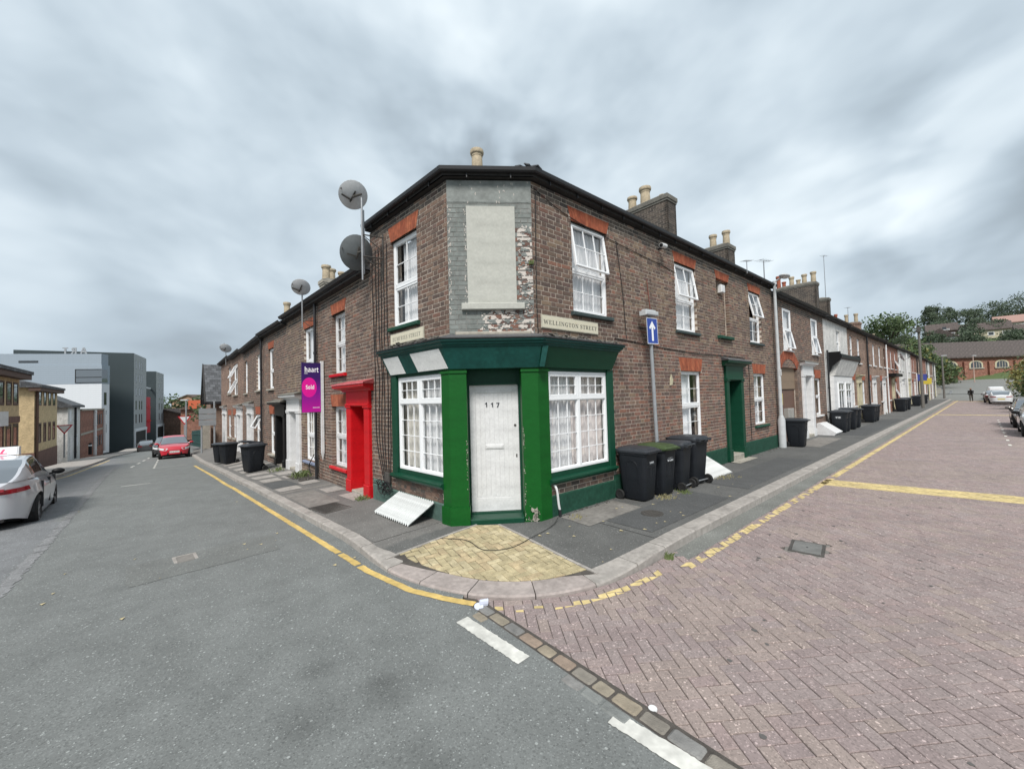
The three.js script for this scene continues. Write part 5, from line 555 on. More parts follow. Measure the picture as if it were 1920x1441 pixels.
  { const p = sub('shop_bay', g, m); mesh('bay_roof', new B().mould([[0, 3.4], [.5, 3.55], [.55, 3.62], [.55, 3.78], [.4, 3.86], [0, 3.9]], 20.3, 25.1), mt.black, p); for (const x of [20.15, 25.0]) mesh('bracket', new B().add(new B().prism([[0, 2.9], [.08, 2.95], [.16, 3.2], [.42, 3.45], [.5, 3.5], [.5, 3.92], [0, 3.92]], 0, .2).geo(), new THREE.Matrix4().makeRotationY(-Math.PI / 2)), mt.black, p, { at: [x + .26, 0, 0] }); mesh('cove', new B().mould([[0, 2.72], [.2, 2.74], [.52, 3.68], [0, 3.5]], 20.5, 25.0), mt.render, p); mesh('shop_wall', new B().box(20.5, 0, 0, 24.9, 2.72, .16), mt.white, p); for (const [x, w] of [[21.2, 1.35], [22.9, 1.4]]) farWindow(p, T(0, 0, .27), x, .95, w, 1.45, { split: .72, bars: 1 }); mesh('side_door', new B().rbox(24.92, 0, 0, 25.08, 2.6, .1), mt.cream, p); }
  downpipe(g, m, 19.85, 0, 4, mt.gutter);
  const rows = [[25.12, 30.7, 'farBrown', 0], [30.72, 35.65, 'farBrown', 1], [35.67, 39.0, 'farBrown', 2], [39.02, 46.9, 'farRed', 0], [46.92, 52.3, 'render', 1], [52.32, 57.2, 'render', 0], [57.22, 63, 'farRed', 1], [63.02, 69.5, 'farBrown', 0], [69.52, 76, 'farRed', 1], [76.02, 82, 'render', 0], [82.02, 88, 'farBrown', 1], [88.02, 94, 'render', 0]];
  rows.forEach(([a, b, k, v], i) => {
    const w = b - a, wins = [{ x: a + w * .1, y: 3.65, w: .95, h: 1.55, ...far }, { x: a + w * .1 + 2.2, y: 3.65, w: .95, h: 1.55, ...far }], L = k === 'render' ? undefined : 2.95; if (w > 7) wins.push({ x: a + w * .7, y: 3.65, w: .95, h: 1.55, openBot: .4, ...far });
    wins.push({ x: a + w * .12, y: 1.02, w: .95, h: 1.55, lt: L, ...far }); if (w > 5) wins.push({ x: a + w * .68, y: 1.02, w: .95, h: 1.55, lt: L, ...far, openBot: i === 3 ? .4 : 0 });
    const lab = ['brown brick house next to the white shop with overhanging bay', 'brown brick house with two sash windows over a cream door behind three bins', 'narrow brown brick house beside a white downpipe', 'wide red brick house with a step and a tilted open sash', 'white painted terraced house past the red brick one', 'white painted terraced house with black downpipe', 'red brick house just past the white painted pair', 'brown brick house behind the wooden telegraph pole', 'red brick house past the telegraph pole', 'white house by the agents boards far down the street', 'brown brick house between two white ones at the far end', 'last white house of the terrace at the street end'][i];
    const [g, m] = terrace('terraced_house', lab, { f: FR, x0: a, x1: b, yb: 0, ye: 5.55 + (i % 3) * .04, mat: mt[k], wins, doors: [{ x0: a + w * .36, x1: a + w * .36 + 1.25, yt: 2.75, mat: v ? mt.white : mt.cream, pw: .2, door: i % 2 ? mt.cream : mt.white }], roof: i % 2 ? mt.tileBrown : mt.slate });
    if (i % 2 === 0) downpipe(g, m, b - .1, 0, 5.5, i === 4 || i === 2 ? mt.white : mt.gutter, .1, .05);
    if (i === 0) chimney(g, m, 29.2, .75, -2.2, -4.6, 5.8, 9.6, [[.96, .16, 1.0, 1], [.82, .14, .5, 1], [.62, .17, .75], [.45, .15, .45], [.3, .17, .75], [.08, .18, .8]], {}); if (i === 1) chimney(g, m, 32.6, .6, -2.2, -4.3, 5.8, 8.95, [], {}); if (i === 3) chimney(g, m, 44.3, .8, -2.2, -4.2, 5.8, 8.3, [[.9, .14, 1.1, 1], [.5, .17, .9], [.15, .17, .9]], { plain: true, mat: mt.farBrown }); if (i === 6) chimney(g, m, 58.3, .8, -2.6, -4.4, 5.8, 7.9, [[.7, .17, .7, 1], [.3, .17, .6]], { plain: true, mat: mt.farBrown }); if (i === 9) chimney(g, m, 77, .8, -2.6, -4.4, 5.8, 7.6, [[.5, .2, .6]], { plain: true, mat: mt.farRed });
    if (i === 3) { mesh('canopy', new B().box(40.2, 2.95, 0, 44.2, 3.2, .5), mt.black, g, { m }); }
  });
}
// ---------------------------------------------------------------- wheelie bins
const superRing = (w, d, y, n = 24, e = .28, oz = 0) => { const P = []; for (let k = 0; k < n; k++) { const q = (k + .5) / n * 6.2832, c = Math.cos(q), s = Math.sin(q); P.push([Math.sign(c) * Math.pow(Math.abs(c), e) * w / 2, y, Math.sign(s) * Math.pow(Math.abs(s), e) * d / 2 + oz]); } return P; };
function loft(b, rings, cap0, cap1) { for (let i = 0; i < rings.length - 1; i++) { const a = rings[i], c = rings[i + 1], n = a.length; for (let k = 0; k < n; k++) { const q = (k + 1) % n; b.quad(a[q], a[k], c[k], c[q]); } } if (cap0) b.poly(rings[0], false); if (cap1) b.poly(rings[rings.length - 1], true); return b; }
const binText = (lines, big) => canvasTex(256, 128, (c, w, h) => { c.fillStyle = '#23272d'; c.fillRect(0, 0, w, h); c.fillStyle = '#e8eaec'; c.textAlign = 'center'; c.textBaseline = 'middle'; lines.forEach((t, i) => { c.font = `bold ${big || 44}px sans-serif`; c.fillText(t, w / 2, h * (i + .5) / lines.length); }); });
const binGeo = (() => {
  const body = loft(new B(), [superRing(.4, .46, .03, 28, .3), superRing(.42, .49, .05, 28, .3), superRing(.475, .565, .5, 28, .26), superRing(.51, .62, .9, 28, .24), superRing(.54, .66, .905, 28, .24), superRing(.54, .66, .955, 28, .24)], true, true).geo(.6);
  const lid = loft(new B(), [superRing(.565, .7, .945, 28, .24, .02), superRing(.575, .72, .965, 28, .24, .025), superRing(.575, .72, .985, 28, .24, .025), superRing(.545, .68, 1.0, 28, .26, .01), superRing(.5, .6, 1.03, 28, .28, -.02), superRing(.4, .46, 1.045, 28, .3, -.05)], true, true).geo(.5);
  const ribs = new B(); for (const x of [-.12, -.06, .06, .12]) ribs.add(new THREE.BoxGeometry(.014, .34, .012).rotateX(.1).translate(x, .5, .279)); ribs.add(new THREE.BoxGeometry(.2, .05, .014).rotateX(.1).translate(0, .42, .272)); for (const s of [-1, 1]) { const p = new THREE.TorusGeometry(.13, .008, 5, 14, Math.PI).rotateY(Math.PI / 2).translate(s * .251, .66, 0); ribs.add(p); for (const z of [-.13, .13]) ribs.add(new THREE.BoxGeometry(.012, .5, .014).rotateZ(-s * .055).translate(s * .237, .42, z)); }
  const lip = new B(); for (const y of [.955, .968, .982]) lip.box(-.25, y, .36, .25, y + .006, .4 - (y - .955) * .4); lip.box(-.14, 1.0, .22, .14, 1.022, .32);
  const hd = new B().cyl([-.2, .98, -.39], [.2, .98, -.39], .016, .016, 8); for (const x of [-.2, 0, .2]) hd.box(x - .02, .95, -.4, x + .02, 1.0, -.3); const wh = new B().add(new THREE.TorusGeometry(.075, .028, 8, 18).rotateY(Math.PI / 2)).cyl([-.02, 0, 0], [.02, 0, 0], .06, .06, 14);
  return { body, lid, ribs: ribs.geo(), lip: lip.geo(), hd: hd.geo(.8), wh: wh.geo(.8), axle: new B().cyl([-.25, .1, -.27], [.25, .1, -.27], .014, .014, 6).geo() };
})();
function bin(f, x, y, z, turn, label, o = {}) {
  const g = thing('wheelie_bin', label, 'bin', f, [x, y, z], turn, o.group), lm = o.lid || mt.binLid; if (o.s) g.scale.set(...o.s);
  mesh('body', binGeo.body, mt.binPlastic, g); mesh('ribs', binGeo.ribs, mt.binPlastic, g); const l = sub('lid', g, o.open ? T(0, .97, -.33).multiply(new THREE.Matrix4().makeRotationX(-o.open)).multiply(T(0, -.97, .33)) : null); mesh('lid_shell', binGeo.lid, lm, l); mesh('lid_lip', binGeo.lip, lm, l); mesh('handle', binGeo.hd, lm, g); mesh('axle', binGeo.axle, mt.steel, g); for (const s of [-1, 1]) mesh('wheel', binGeo.wh, mt.rubber, g, { at: [s * .255, .103, -.27] });
  if (o.text) { const t = mesh('lettering', printed(o.tw || .2, (o.tw || .2) * .5), M('#ffffff', .5, { map: binText(o.text, o.big) }), g, { at: [o.tx || 0, o.ty || .76, o.tz || .303] }); t.rotation.x = -.1; if (o.side) { t.position.set(-.262, .72, 0); t.rotation.set(0, -Math.PI / 2, 0); } }
  return g;
}
bin(FR, 2.36, -.005, .4, .04, 'dark wheelie bin lettered Luton beside the green shopfront', { text: ['Luton'], big: 70 });
bin(FR, 3.02, -.005, .44, -.03, 'wheelie bin with a green lid and recycling lettering', { lid: mt.binLidGreen, text: ['Recycle', 'for Luton'], big: 50, tw: .24 });
bin(FR, 3.68, -.005, .46, Math.PI + .08, 'dark wheelie bin with wheels to the street next to the green lidded one');
bin(FR, 4.42, -.005, .44, Math.PI - .12, 'last dark wheelie bin of four by the leaning white sheet', { s: [1.08, 1.06, 1.08] });
bin(FR, 12.72, -.005, .46, .02, 'dark wheelie bin by the lamp column and arched gateway', { text: ['\u25AE'], tx: .18, ty: .6, tw: .06, tz: .295 });
bin(FR, 19.35, -.005, .5, 0, 'dark wheelie bin with 119 painted in white', { text: ['119'], big: 100, side: 1, tw: .3 });
for (const [x, l, k] of [[20.05, 'dark wheelie bin just behind the one numbered 119', 0], [21.4, 'wide black wheelie bin before the white shop window', 1.25], [22.6, 'black wheelie bin with pale blue tag before the white shop', 1], [27.0, 'first black bin of three before the brown brick houses', 1], [27.7, 'middle black bin of three before the brown brick houses', 1], [28.5, 'last black bin of three before the brown brick houses', 1], [41.5, 'black bin with a pale label before the red brick house', 1.3], [43.1, 'black bin between the labelled bin and the telegraph pole', 1], [45.2, 'black bin right behind the telegraph pole', 1.3]]) bin(FR, x, 0, .5, 0, l, k > 1.1 ? { s: [k, 1.05, 1.1], group: 'bins along the right-hand terrace' } : { group: 'bins along the right-hand terrace' });
for (const [x, l] of [[54, 'small black bin next beyond the telegraph pole'], [57, 'second small black bin beyond the telegraph pole'], [60, 'small black bin below the blue agents board'], [62.5, 'last small black bin short of the yellow agents board']]) bin(FR, x, 0, .5, 0, l, { s: [1.2, 1.05, 1.1], group: 'bins beyond the telegraph pole' });
{ const y = (t, n) => topY(...Lxz(t, n)); for (const [t, n, l, o] of [[10.5, .72, 'full black wheelie bin in front of the black doorway house', { s: [.95, .92, .95] }], [11.3, .6, 'black wheelie bin with its lid ajar behind the full one', { open: .22, s: [.92, .9, .92] }], [14.9, .72, 'black wheelie bin before the white door downhill', { s: [.88, .86, .88] }], [16.1, .78, 'black wheelie bin furthest down the hill', { s: [.86, .84, .86] }]]) bin(FL, -t, y(t, n), n, .3, l, { ...o, group: 'bins along the left-hand terrace' }); }

// ---------------------------------------------------------------- things on and against the walls
function corrugated(f, x0, x1, zb, yt, label) { const b = new B(), N = Math.round((x1 - x0) / .075) * 6, th = .008, F = (k, d) => { const x = lerp(x0, x1, k / N), w = .021 * Math.sin(k / 6 * 6.283); return [[x, .024 + w + d, zb], [x + .02, yt + w + d, .05]]; }; for (let k = 0; k < N; k++) { const [a, c] = F(k, 0), [e, h] = F(k + 1, 0), [p, q] = F(k, -th), [s, t] = F(k + 1, -th); b.quad(a, e, h, c).quad(p, q, t, s).quad(p, s, e, a).quad(c, h, t, q); } single('corrugated_sheet', label, 'roofing sheet', b, mt.corr, f, [0, 0, 0], {}); }
corrugated(FL, -1.74, -.5, .56, .3, 'white corrugated sheet leaning over a cellar light by the shop window'); corrugated(FR, 5.0, 6.22, .68, .36, 'white corrugated sheet leaning at the wall beyond the bins');
single('black_cable', 'loose black cable lying across the yellow corner paving', 'cable', new B().tube([[-1.15, topY(-1.15, -6.05) + .015, -6.05], [-.75, topY(-.75, -5.95) + .022, -5.95], [-.45, topY(-.45, -5.6) + .022, -5.62], [-.1, topY(-.1, -5.62) + .022, -5.66], [.25, topY(.25, -6) + .022, -6.0], [.6, .02, -6.45], [.72, .05, -6.75]], .005, 6, 60), mt.cable, FW, [0, 0, 0], { smooth: 1 });
{ // loose cables down the left wall
  const g = thing('cable_bundle', 'tangle of black cables hanging down the wall beside the red doorway', 'cables', FL, [-2.4, 0, 0]); const q = mul(12); for (let k = 0; k < 6; k++) { const x = -.38 + k * .13, pts = []; for (let y = 5.4; y > .5; y -= .7) pts.push([x + (q() - .5) * .07 + (y < 3.2 ? .08 : 0), y, y < 3.25 && y > 2.6 && x > .1 ? .02 : .018]); pts.push([x * .4 + .2, .38, .04]); mesh('cable', new B().tube(pts, .009, 5, 30), mt.cable, g, { smooth: 1 }); } for (let k = 0; k < 9; k++) { const c = [.15 + (q() - .5) * .5, .34 + (q() - .5) * .2, .06 + q() * .07], pts = []; for (let i = 0; i < 7; i++) pts.push([c[0] + Math.cos(i) * .13 * (.5 + q()), c[1] + Math.sin(i) * .1 * (.5 + q()), c[2] + (q() - .5) * .04]); mesh('cable', new B().tube(pts, .009, 5, 30), mt.cable, g, { smooth: 1 }); } mesh('junction_box', new B().rbox(.12, .42, .01, .3, .62, .07), mt.iron, g);
}
function dish(label, f, pole, c, ax, r, back, mat) { // pole: [x,z,y0,y1], c: centre, ax: facing direction in frame axes
  const g = thing('satellite_dish', label, 'satellite dish', f, [pole[0], 0, pole[1]]), o = [pole[0], 0, pole[1]], L = p => [p[0] - o[0], p[1], p[2] - o[2]]; mesh('pole', new B().cyl([0, pole[2], 0], [0, pole[3], 0], .021, .021, 8), mt.steel, g, { smooth: 1 });
  const q = new THREE.Quaternion().setFromUnitVectors(V(0, 1, 0), V(...ax).normalize()), M4 = new THREE.Matrix4().compose(V(...L(c)), q, V(1, 1, .92)); const pr = []; for (let i = 0; i <= 8; i++) pr.push([r * i / 8, .2 * r * (i / 8) ** 2]); const b = new B().lathe(pr, 30); const pr2 = pr.map(([a, y]) => [a, y + .006]); b.lathe([...pr2].reverse(), 30).lathe([[r, .2 * r], [r, .2 * r + .006]], 30); mesh('reflector', new B().add(b.geo(), M4), mat, g, { smooth: .6 });
  const arm = V(0, .02, r * .9).applyMatrix4(M4), tip = V(0, r * 1.25, r * .55).applyMatrix4(M4); mesh('arm', new B().cyl(arm.toArray(), tip.toArray(), .013, .013, 6), mt.iron, g); mesh('receiver', new B().cyl(tip.toArray(), V(0, r * 1.05, r * .35).applyMatrix4(M4).toArray(), .03, .036, 8), mt.iron, g);
  const bk = V(0, -.03, 0).applyMatrix4(M4); mesh('bracket', new B().cyl(bk.toArray(), [0, bk.y, 0], .024, .024, 6).add(new THREE.BoxGeometry(.26, .03, .03).applyMatrix4(M4.clone().multiply(T(0, -.02, 0)))).add(new THREE.BoxGeometry(.03, .03, .24).applyMatrix4(M4.clone().multiply(T(-.08, -.02, .1)))), mt.iron, g);
  for (const [y, x, z] of back) mesh('wall_bracket', new B().cyl([0, y, 0], [x - o[0], y + .02, -o[2] + z], .014, .014, 6).cyl([0, y, 0], [x - o[0], y - .28, -o[2] + z], .01, .01, 6).box(x - o[0] - .03, y - .34, -o[2], x - o[0] + .03, y + .08, -o[2] + .012), mt.iron, g);
  return g;
}
const dishPale = M([.74, .75, .76], .5, { map: texPaint }), dishDark = M([.15, .165, .17], .5, { map: texPaint });
dish('pale round satellite dish high on a pole above the eaves', FL, [-2.38, .42, 4.6, 6.32], [-2.62, 6.42, .5], [-.6, .72, -.35], .31, [[5.55, -2.3, 0], [5.1, -2.3, 0]], dishPale);
dish('dark grey satellite dish under the pale one', FL, [-2.44, .36, 4.75, 6.1], [-2.66, 5.25, .4], [-.86, .3, -.1], .37, [[5.0, -2.35, 0]], dishDark);
dish('pale satellite dish on a bent pole over the sold board', F1, [-3.95, .32, 4.3, 5.25], [-3.8, 5.4, .4], [-.62, .72, -.3], .27, [[4.5, -3.85, 0]], dishPale);
dish('small pale satellite dish at the far end of the downhill terrace', F2, [-12.4, .2, 4.7, 5.65], [-12.2, 5.75, .25], [-.62, .7, -.3], .36, [[4.85, -12.3, 0]], dishPale);
dish('grey satellite dish on the wide red brick house', FR, [42.6, .45, 4.1, 4.6], [42.5, 4.6, .6], [.2, .35, 1], .42, [[4.3, 42.6, 0]], dishPale);
{ // estate agent board
  const g = thing('agents_board', 'purple and pink estate agents board reading Sold on a white post', 'sign', F1, [-3.12, 0, 0]); mesh('post', new B().box(-.035, .72, .03, .035, 3.25, .1).add(new THREE.ConeGeometry(.05, .22, 4).rotateY(.785).rotateX(Math.PI).translate(0, .61, .065)), mt.white, g); mesh('panel', new B().box(-.012, 1.84, .1, .012, 3.2, .59), M([.05, .03, .1], .5), g);
  const t = canvasTex(512, 1024, (c, w, h) => { c.save(); const q = c.createLinearGradient(0, 0, 0, h); q.addColorStop(0, '#2b1657'); q.addColorStop(.3, '#3a1666'); q.addColorStop(.55, '#7c1190'); q.addColorStop(1, '#c4119c'); c.fillStyle = q; c.fillRect(0, 0, w, h); c.fillStyle = '#e6129a'; c.beginPath(); c.arc(200, 510, 205, 0, 7); c.fill(); c.fillStyle = '#fff'; c.textAlign = 'center'; c.textBaseline = 'middle'; c.font = 'bold 150px sans-serif'; c.fillText('haart', 268, 140); c.font = 'bold 44px sans-serif'; c.fillRect(70, 214, 90, 10); c.font = 'bold 118px sans-serif'; c.fillText('Sold', 222, 506); c.font = 'bold 34px sans-serif'; c.textAlign = 'right'; c.fillText('haart.co.uk', 480, 930); });
  for (const s of [1, -1]) { const f = mesh('printed_face', printed(.475, 1.34), M('#ffffff', .45, { map: t }), g, { at: [s * .0135, 2.52, .345] }); f.rotation.y = s * Math.PI / 2; }
}
{ // one way sign and its post
  const g = thing('road_sign', 'blue one way sign with white arrow on a leaning grey post', 'road sign', FR, [3.5, 0, .2]); g.rotateZ(.04); mesh('post', new B().cyl([0, 0, 0], [0, 3.85, 0], .04, .04, 12), mt.postGrey, g, { smooth: 1 }); mesh('lamp_head', new B().rbox(-.28, 3.83, -.07, .24, 3.93, .1, .02).box(-.22, 3.93, -.05, .18, 3.965, .06), mt.postPale, g); mesh('panel', new B().box(-.22, 3.2, .045, .22, 3.78, .056), mt.steel, g);
  const t = canvasTex(256, 340, (c, w, h) => { c.fillStyle = '#e8ecf2'; c.fillRect(0, 0, w, h); c.fillStyle = '#1b3f9a'; c.fillRect(8, 8, w - 16, h - 16); c.fillStyle = '#f2f4f6'; c.beginPath(); c.moveTo(128, 40); c.lineTo(205, 130); c.lineTo(178, 150); c.lineTo(150, 118); c.lineTo(150, 300); c.lineTo(106, 300); c.lineTo(106, 118); c.lineTo(78, 150); c.lineTo(51, 130); c.closePath(); c.fill(); }); mesh('printed_face', printed(.44, .58), M('#ffffff', .35, { map: t }), g, { at: [0, 3.49, .0575] });
}
{ const g = thing('street_lamp', 'tall pale grey lamp column against the wall by the arched gateway', 'street lamp', FR, [12.15, 0, .16]); g.rotateZ(.012); mesh('column', new B().cyl([0, 1.15, 0], [0, 6.1, 0], .065, .05, 14), mt.postPale, g, { smooth: 1 }); mesh('base', new B().lathe([[.12, -.05], [.12, 1.0], [.065, 1.17]], 14), mt.postPale, g, { smooth: .6 }); mesh('arm', new B().tube([[0, 6.05, 0], [.02, 6.12, .1], [-.05, 6.18, .3]], .03, 8), mt.postPale, g, { smooth: 1 }); mesh('lantern', new B().add(new THREE.SphereGeometry(.2, 14, 10).scale(1.6, .38, .8).translate(-.05, 6.2, .35)), mt.postPale, g, { smooth: 1.2 }); mesh('diffuser', new B().add(new THREE.SphereGeometry(.15, 12, 6, 0, 7, 1.57, 1.57).scale(1.6, .4, .8).translate(-.05, 6.17, .35)), M([.6, .6, .58], .3), g, { smooth: 1.2 }); mesh('label_plate', new B().box(-.05, 2.62, .062, .05, 2.85, .07), mt.white, g); }
{ const g = thing('alarm_box', 'white alarm box fixed in the blocked upper window', 'alarm', FR, [7.95, 5.1, -.12]); mesh('case', new B().rbox(-.13, 0, 0, .13, .24, .12, .02), mt.white, g); mesh('base_plate', new B().box(-.15, -.02, 0, .15, .26, .012), mt.stone, g); }
{ const g = thing('security_camera', 'small white security camera under the eaves', 'camera', FR, [4.1, 5.6, 0]); mesh('mount', new B().cyl([.12, 0, 0], [.12, 0, .14], .03, .03, 8), mt.gutter, g); mesh('body', new B().cyl([.16, .03, .16], [-.14, -.03, .22], .055, .055, 12), mt.white, g, { smooth: 1 }); mesh('lens', new B().cyl([-.14, -.03, .22], [-.15, -.032, .222], .045, .045, 12), mt.black, g); }
{ const ant = (label, f, x, y0, y1, z) => { const g = thing('aerial', label, 'aerial', f, [x, y0, z]), h = y1 - y0; mesh('mast', new B().cyl([0, 0, 0], [0, h, 0], .025, .018, 6), mt.steel, g); const b = new B().cyl([-.45, h - .05, 0], [.45, h + .05, .1], .009, .009, 5); for (let i = -2; i <= 2; i++) b.cyl([i * .2, h + i * .02, -.16 + i * .02], [i * .2, h + i * .02, .18 + i * .02], .005, .005, 4); mesh('elements', b, mt.steel, g); return g; }; ant('television aerial on a short mast behind the lamp column', FR, 12.6, 5.6, 7.1, -.3); ant('tall thin television aerial over the white house roof', FR, 32.9, 8.8, 12.2, -2.4); ant('television aerial above the far chimneys', FR, 40.6, 6.8, 9.2, -2.4); ant('small broken aerial hanging at the gutter', FR, 9.2, 5.85, 6.25, .25).scale.set(.6, 1, .6); }
{ const pole = (name, label, s, n, h, r, wires) => { const g = thing(name, label, 'utility pole', FR, [s, 0, n]); mesh('shaft', new B().cyl([0, -.05, 0], [0, h, 0], r, r * .7, 10), M([.16, .15, .135], .9, { map: texPaint }), g, { smooth: 1 }); if (wires) { mesh('head', new B().box(-.35, h - .5, -.12, .35, h, .12).cyl([0, h - .1, -.3], [0, h + .1, -.3], .06, .06, 6), mt.iron, g); for (let k = 0; k < 6; k++) mesh('wire', new B().tube([[0, h - .2, 0], [-5 + k * 1.6, h - 1.3, -1], [-11 + k * 3.2, 5.7 - .0, -1.3]], .015, 4, 12), mt.cable, g); } else mesh('lantern', new B().box(-.1, h, -.05, .1, h + .12, .5), mt.postPale, g); }; pole('telegraph_pole', 'wooden telegraph pole with wires fanning to the terrace roofs', 49.2, 1.3, 7.7, .125, 1); pole('street_lamp', 'slim grey lamp post by the last houses of the block-paved street', 85.4, 1.2, 6.6, .13, 0); }
{ for (const [x, y, c, l] of [[61, 2.7, [.05, .07, .3], 'small blue agents board far down the street'], [67.5, 2.3, [.6, .48, .06], 'small yellow agents board far down the street']]) { const g = thing('agents_board', l, 'sign', FR, [x, 0, .1]); mesh('post', new B().box(-.04, .4, 0, .04, y + .9, .08), mt.white, g); mesh('panel', new B().box(-.03, y, .08, .03, y + .75, .85), M(c, .5), g); } }
// ---------------------------------------------------------------- weeds and litter
function tuft(label, x, z, n, h, mat, spread = .1, yy) { const q = mul(Math.round(x * 71 + z * 37 + 9)), b = new B(), y0 = yy ?? topY(x, z); for (let i = 0; i < n; i++) { const a = q() * 6.283, r = q() * spread, px = Math.cos(a) * r, pz = Math.sin(a) * r, l = h * (.4 + .8 * q()), dx = (q() - .5) * l * 1.1, dz = (q() - .5) * l * 1.1, w = .006 + .008 * q(); b.tri([px - w, 0, pz], [px + w, 0, pz + w], [px + dx * .5, l * .7, pz + dz * .5]).tri([px + w, 0, pz + w], [px + dx, l * .85, pz + dz], [px + dx * .5, l * .7, pz + dz * .5]); } single('weed_tuft', label, 'weed', b, mat, FW, [x, y0, z], {}); }
{ const L = (t, n) => Lxz(t, n), R = (s, n) => Rxz(s, n); tuft('green grass tuft at the foot of the red doorway', ...L(3.05, .22), 90, .1, mt.weed, .16); tuft('grass growing between two of the near bins', ...R(2.75, .74), 60, .09, mt.weedDry, .2); tuft('dry grass beneath the green lidded bin', ...R(3.4, .8), 60, .08, mt.weed, .18); tuft('dead grass along the front of the leaning sheet', ...R(5.5, .75), 110, .06, mt.weedDry, .4); tuft('small weed in the gutter by the kerb', ...R(.35, 2.1), 40, .09, mt.weed, .06, RY); tuft('weeds growing on bare soil by the drainpipe', ...L(7.4, .1), 160, .2, mt.weed, .34); tuft('straggly weeds before the black doorway', ...L(9.6, .25), 90, .12, mt.weed, .3); tuft('withered tuft at the foot of the chipped green post', ...R(.55, .35), 40, .05, mt.weedDry, .18); tuft('moss and leaf clump on the peeling corner wall', -1.0396 + 1.43, -6.735, 34, .09, mt.weed, .04, 4.38); }
{ const q = mul(66); const soil = new B(); for (let i = 0; i < 260; i++) { const [x, z] = Lxz(6.6 + q() * 1.4, -.02 + q() * .42); soil.add(new THREE.BoxGeometry(.02 + q() * .04, .02, .02 + q() * .03).rotateY(q() * 3).translate(x, topY(x, z) + .006, z)); } for (let i = 0; i < 220; i++) { const [x, z] = Rxz(.4 + q() * 11.5, .03 + q() * q() * .22); soil.add(new THREE.BoxGeometry(.01 + q() * .025, .012, .01 + q() * .02).rotateY(q() * 3).translate(x, topY(x, z) + .004, z)); } const m = single('dirt', 'loose soil and crumbs gathered along the foot of the walls', 'dirt', soil, mt.joint); m.userData.kind = 'stuff';
  const lit = (name, label, cat, b, mat, x, y, z, t = 0) => single(name, label, cat, b, mat, FW, [x, y, z], { turn: t });
  lit('crushed_cup', 'crushed white and blue paper cup lying at the kerb end', 'litter', new B().add(new THREE.CylinderGeometry(.035, .045, .09, 10).scale(1, 1, .5).rotateZ(1.4).translate(0, .03, 0)).add(new THREE.CylinderGeometry(.05, .05, .008, 12).rotateX(.3).translate(-.06, .015, .02)), M([.55, .58, .68], .6), -.37, -.12, -4.3, .4); lit('bottle_cap', 'round white lid lying on the block paving', 'litter', new B().cyl([0, 0, 0], [0, .008, 0], .032, .03, 14), mt.white, .93, RY + .004, -2.86);
  const leaf = new B(); for (let i = 0; i < 46; i++) { const [x, z] = i < 26 ? Rxz(-.8 + q() * 6, .3 + q() * 1.4) : Lxz(q() * 9, 1.45 + q() * 3.2); const y = i < 26 ? topY(x, z) + .008 : onL(x, z) + .006, s = .012 + q() * .022; leaf.tri([x - s, y, z], [x + s, y + .006, z + s], [x, y + .002, z - s * 1.3]); } const lm = single('fallen_leaves', 'scattered dry leaves and paper scraps on road and pavement', 'leaves', leaf, M([.5, .42, .24], .9, { side: 2 })); lm.userData.kind = 'stuff'; }
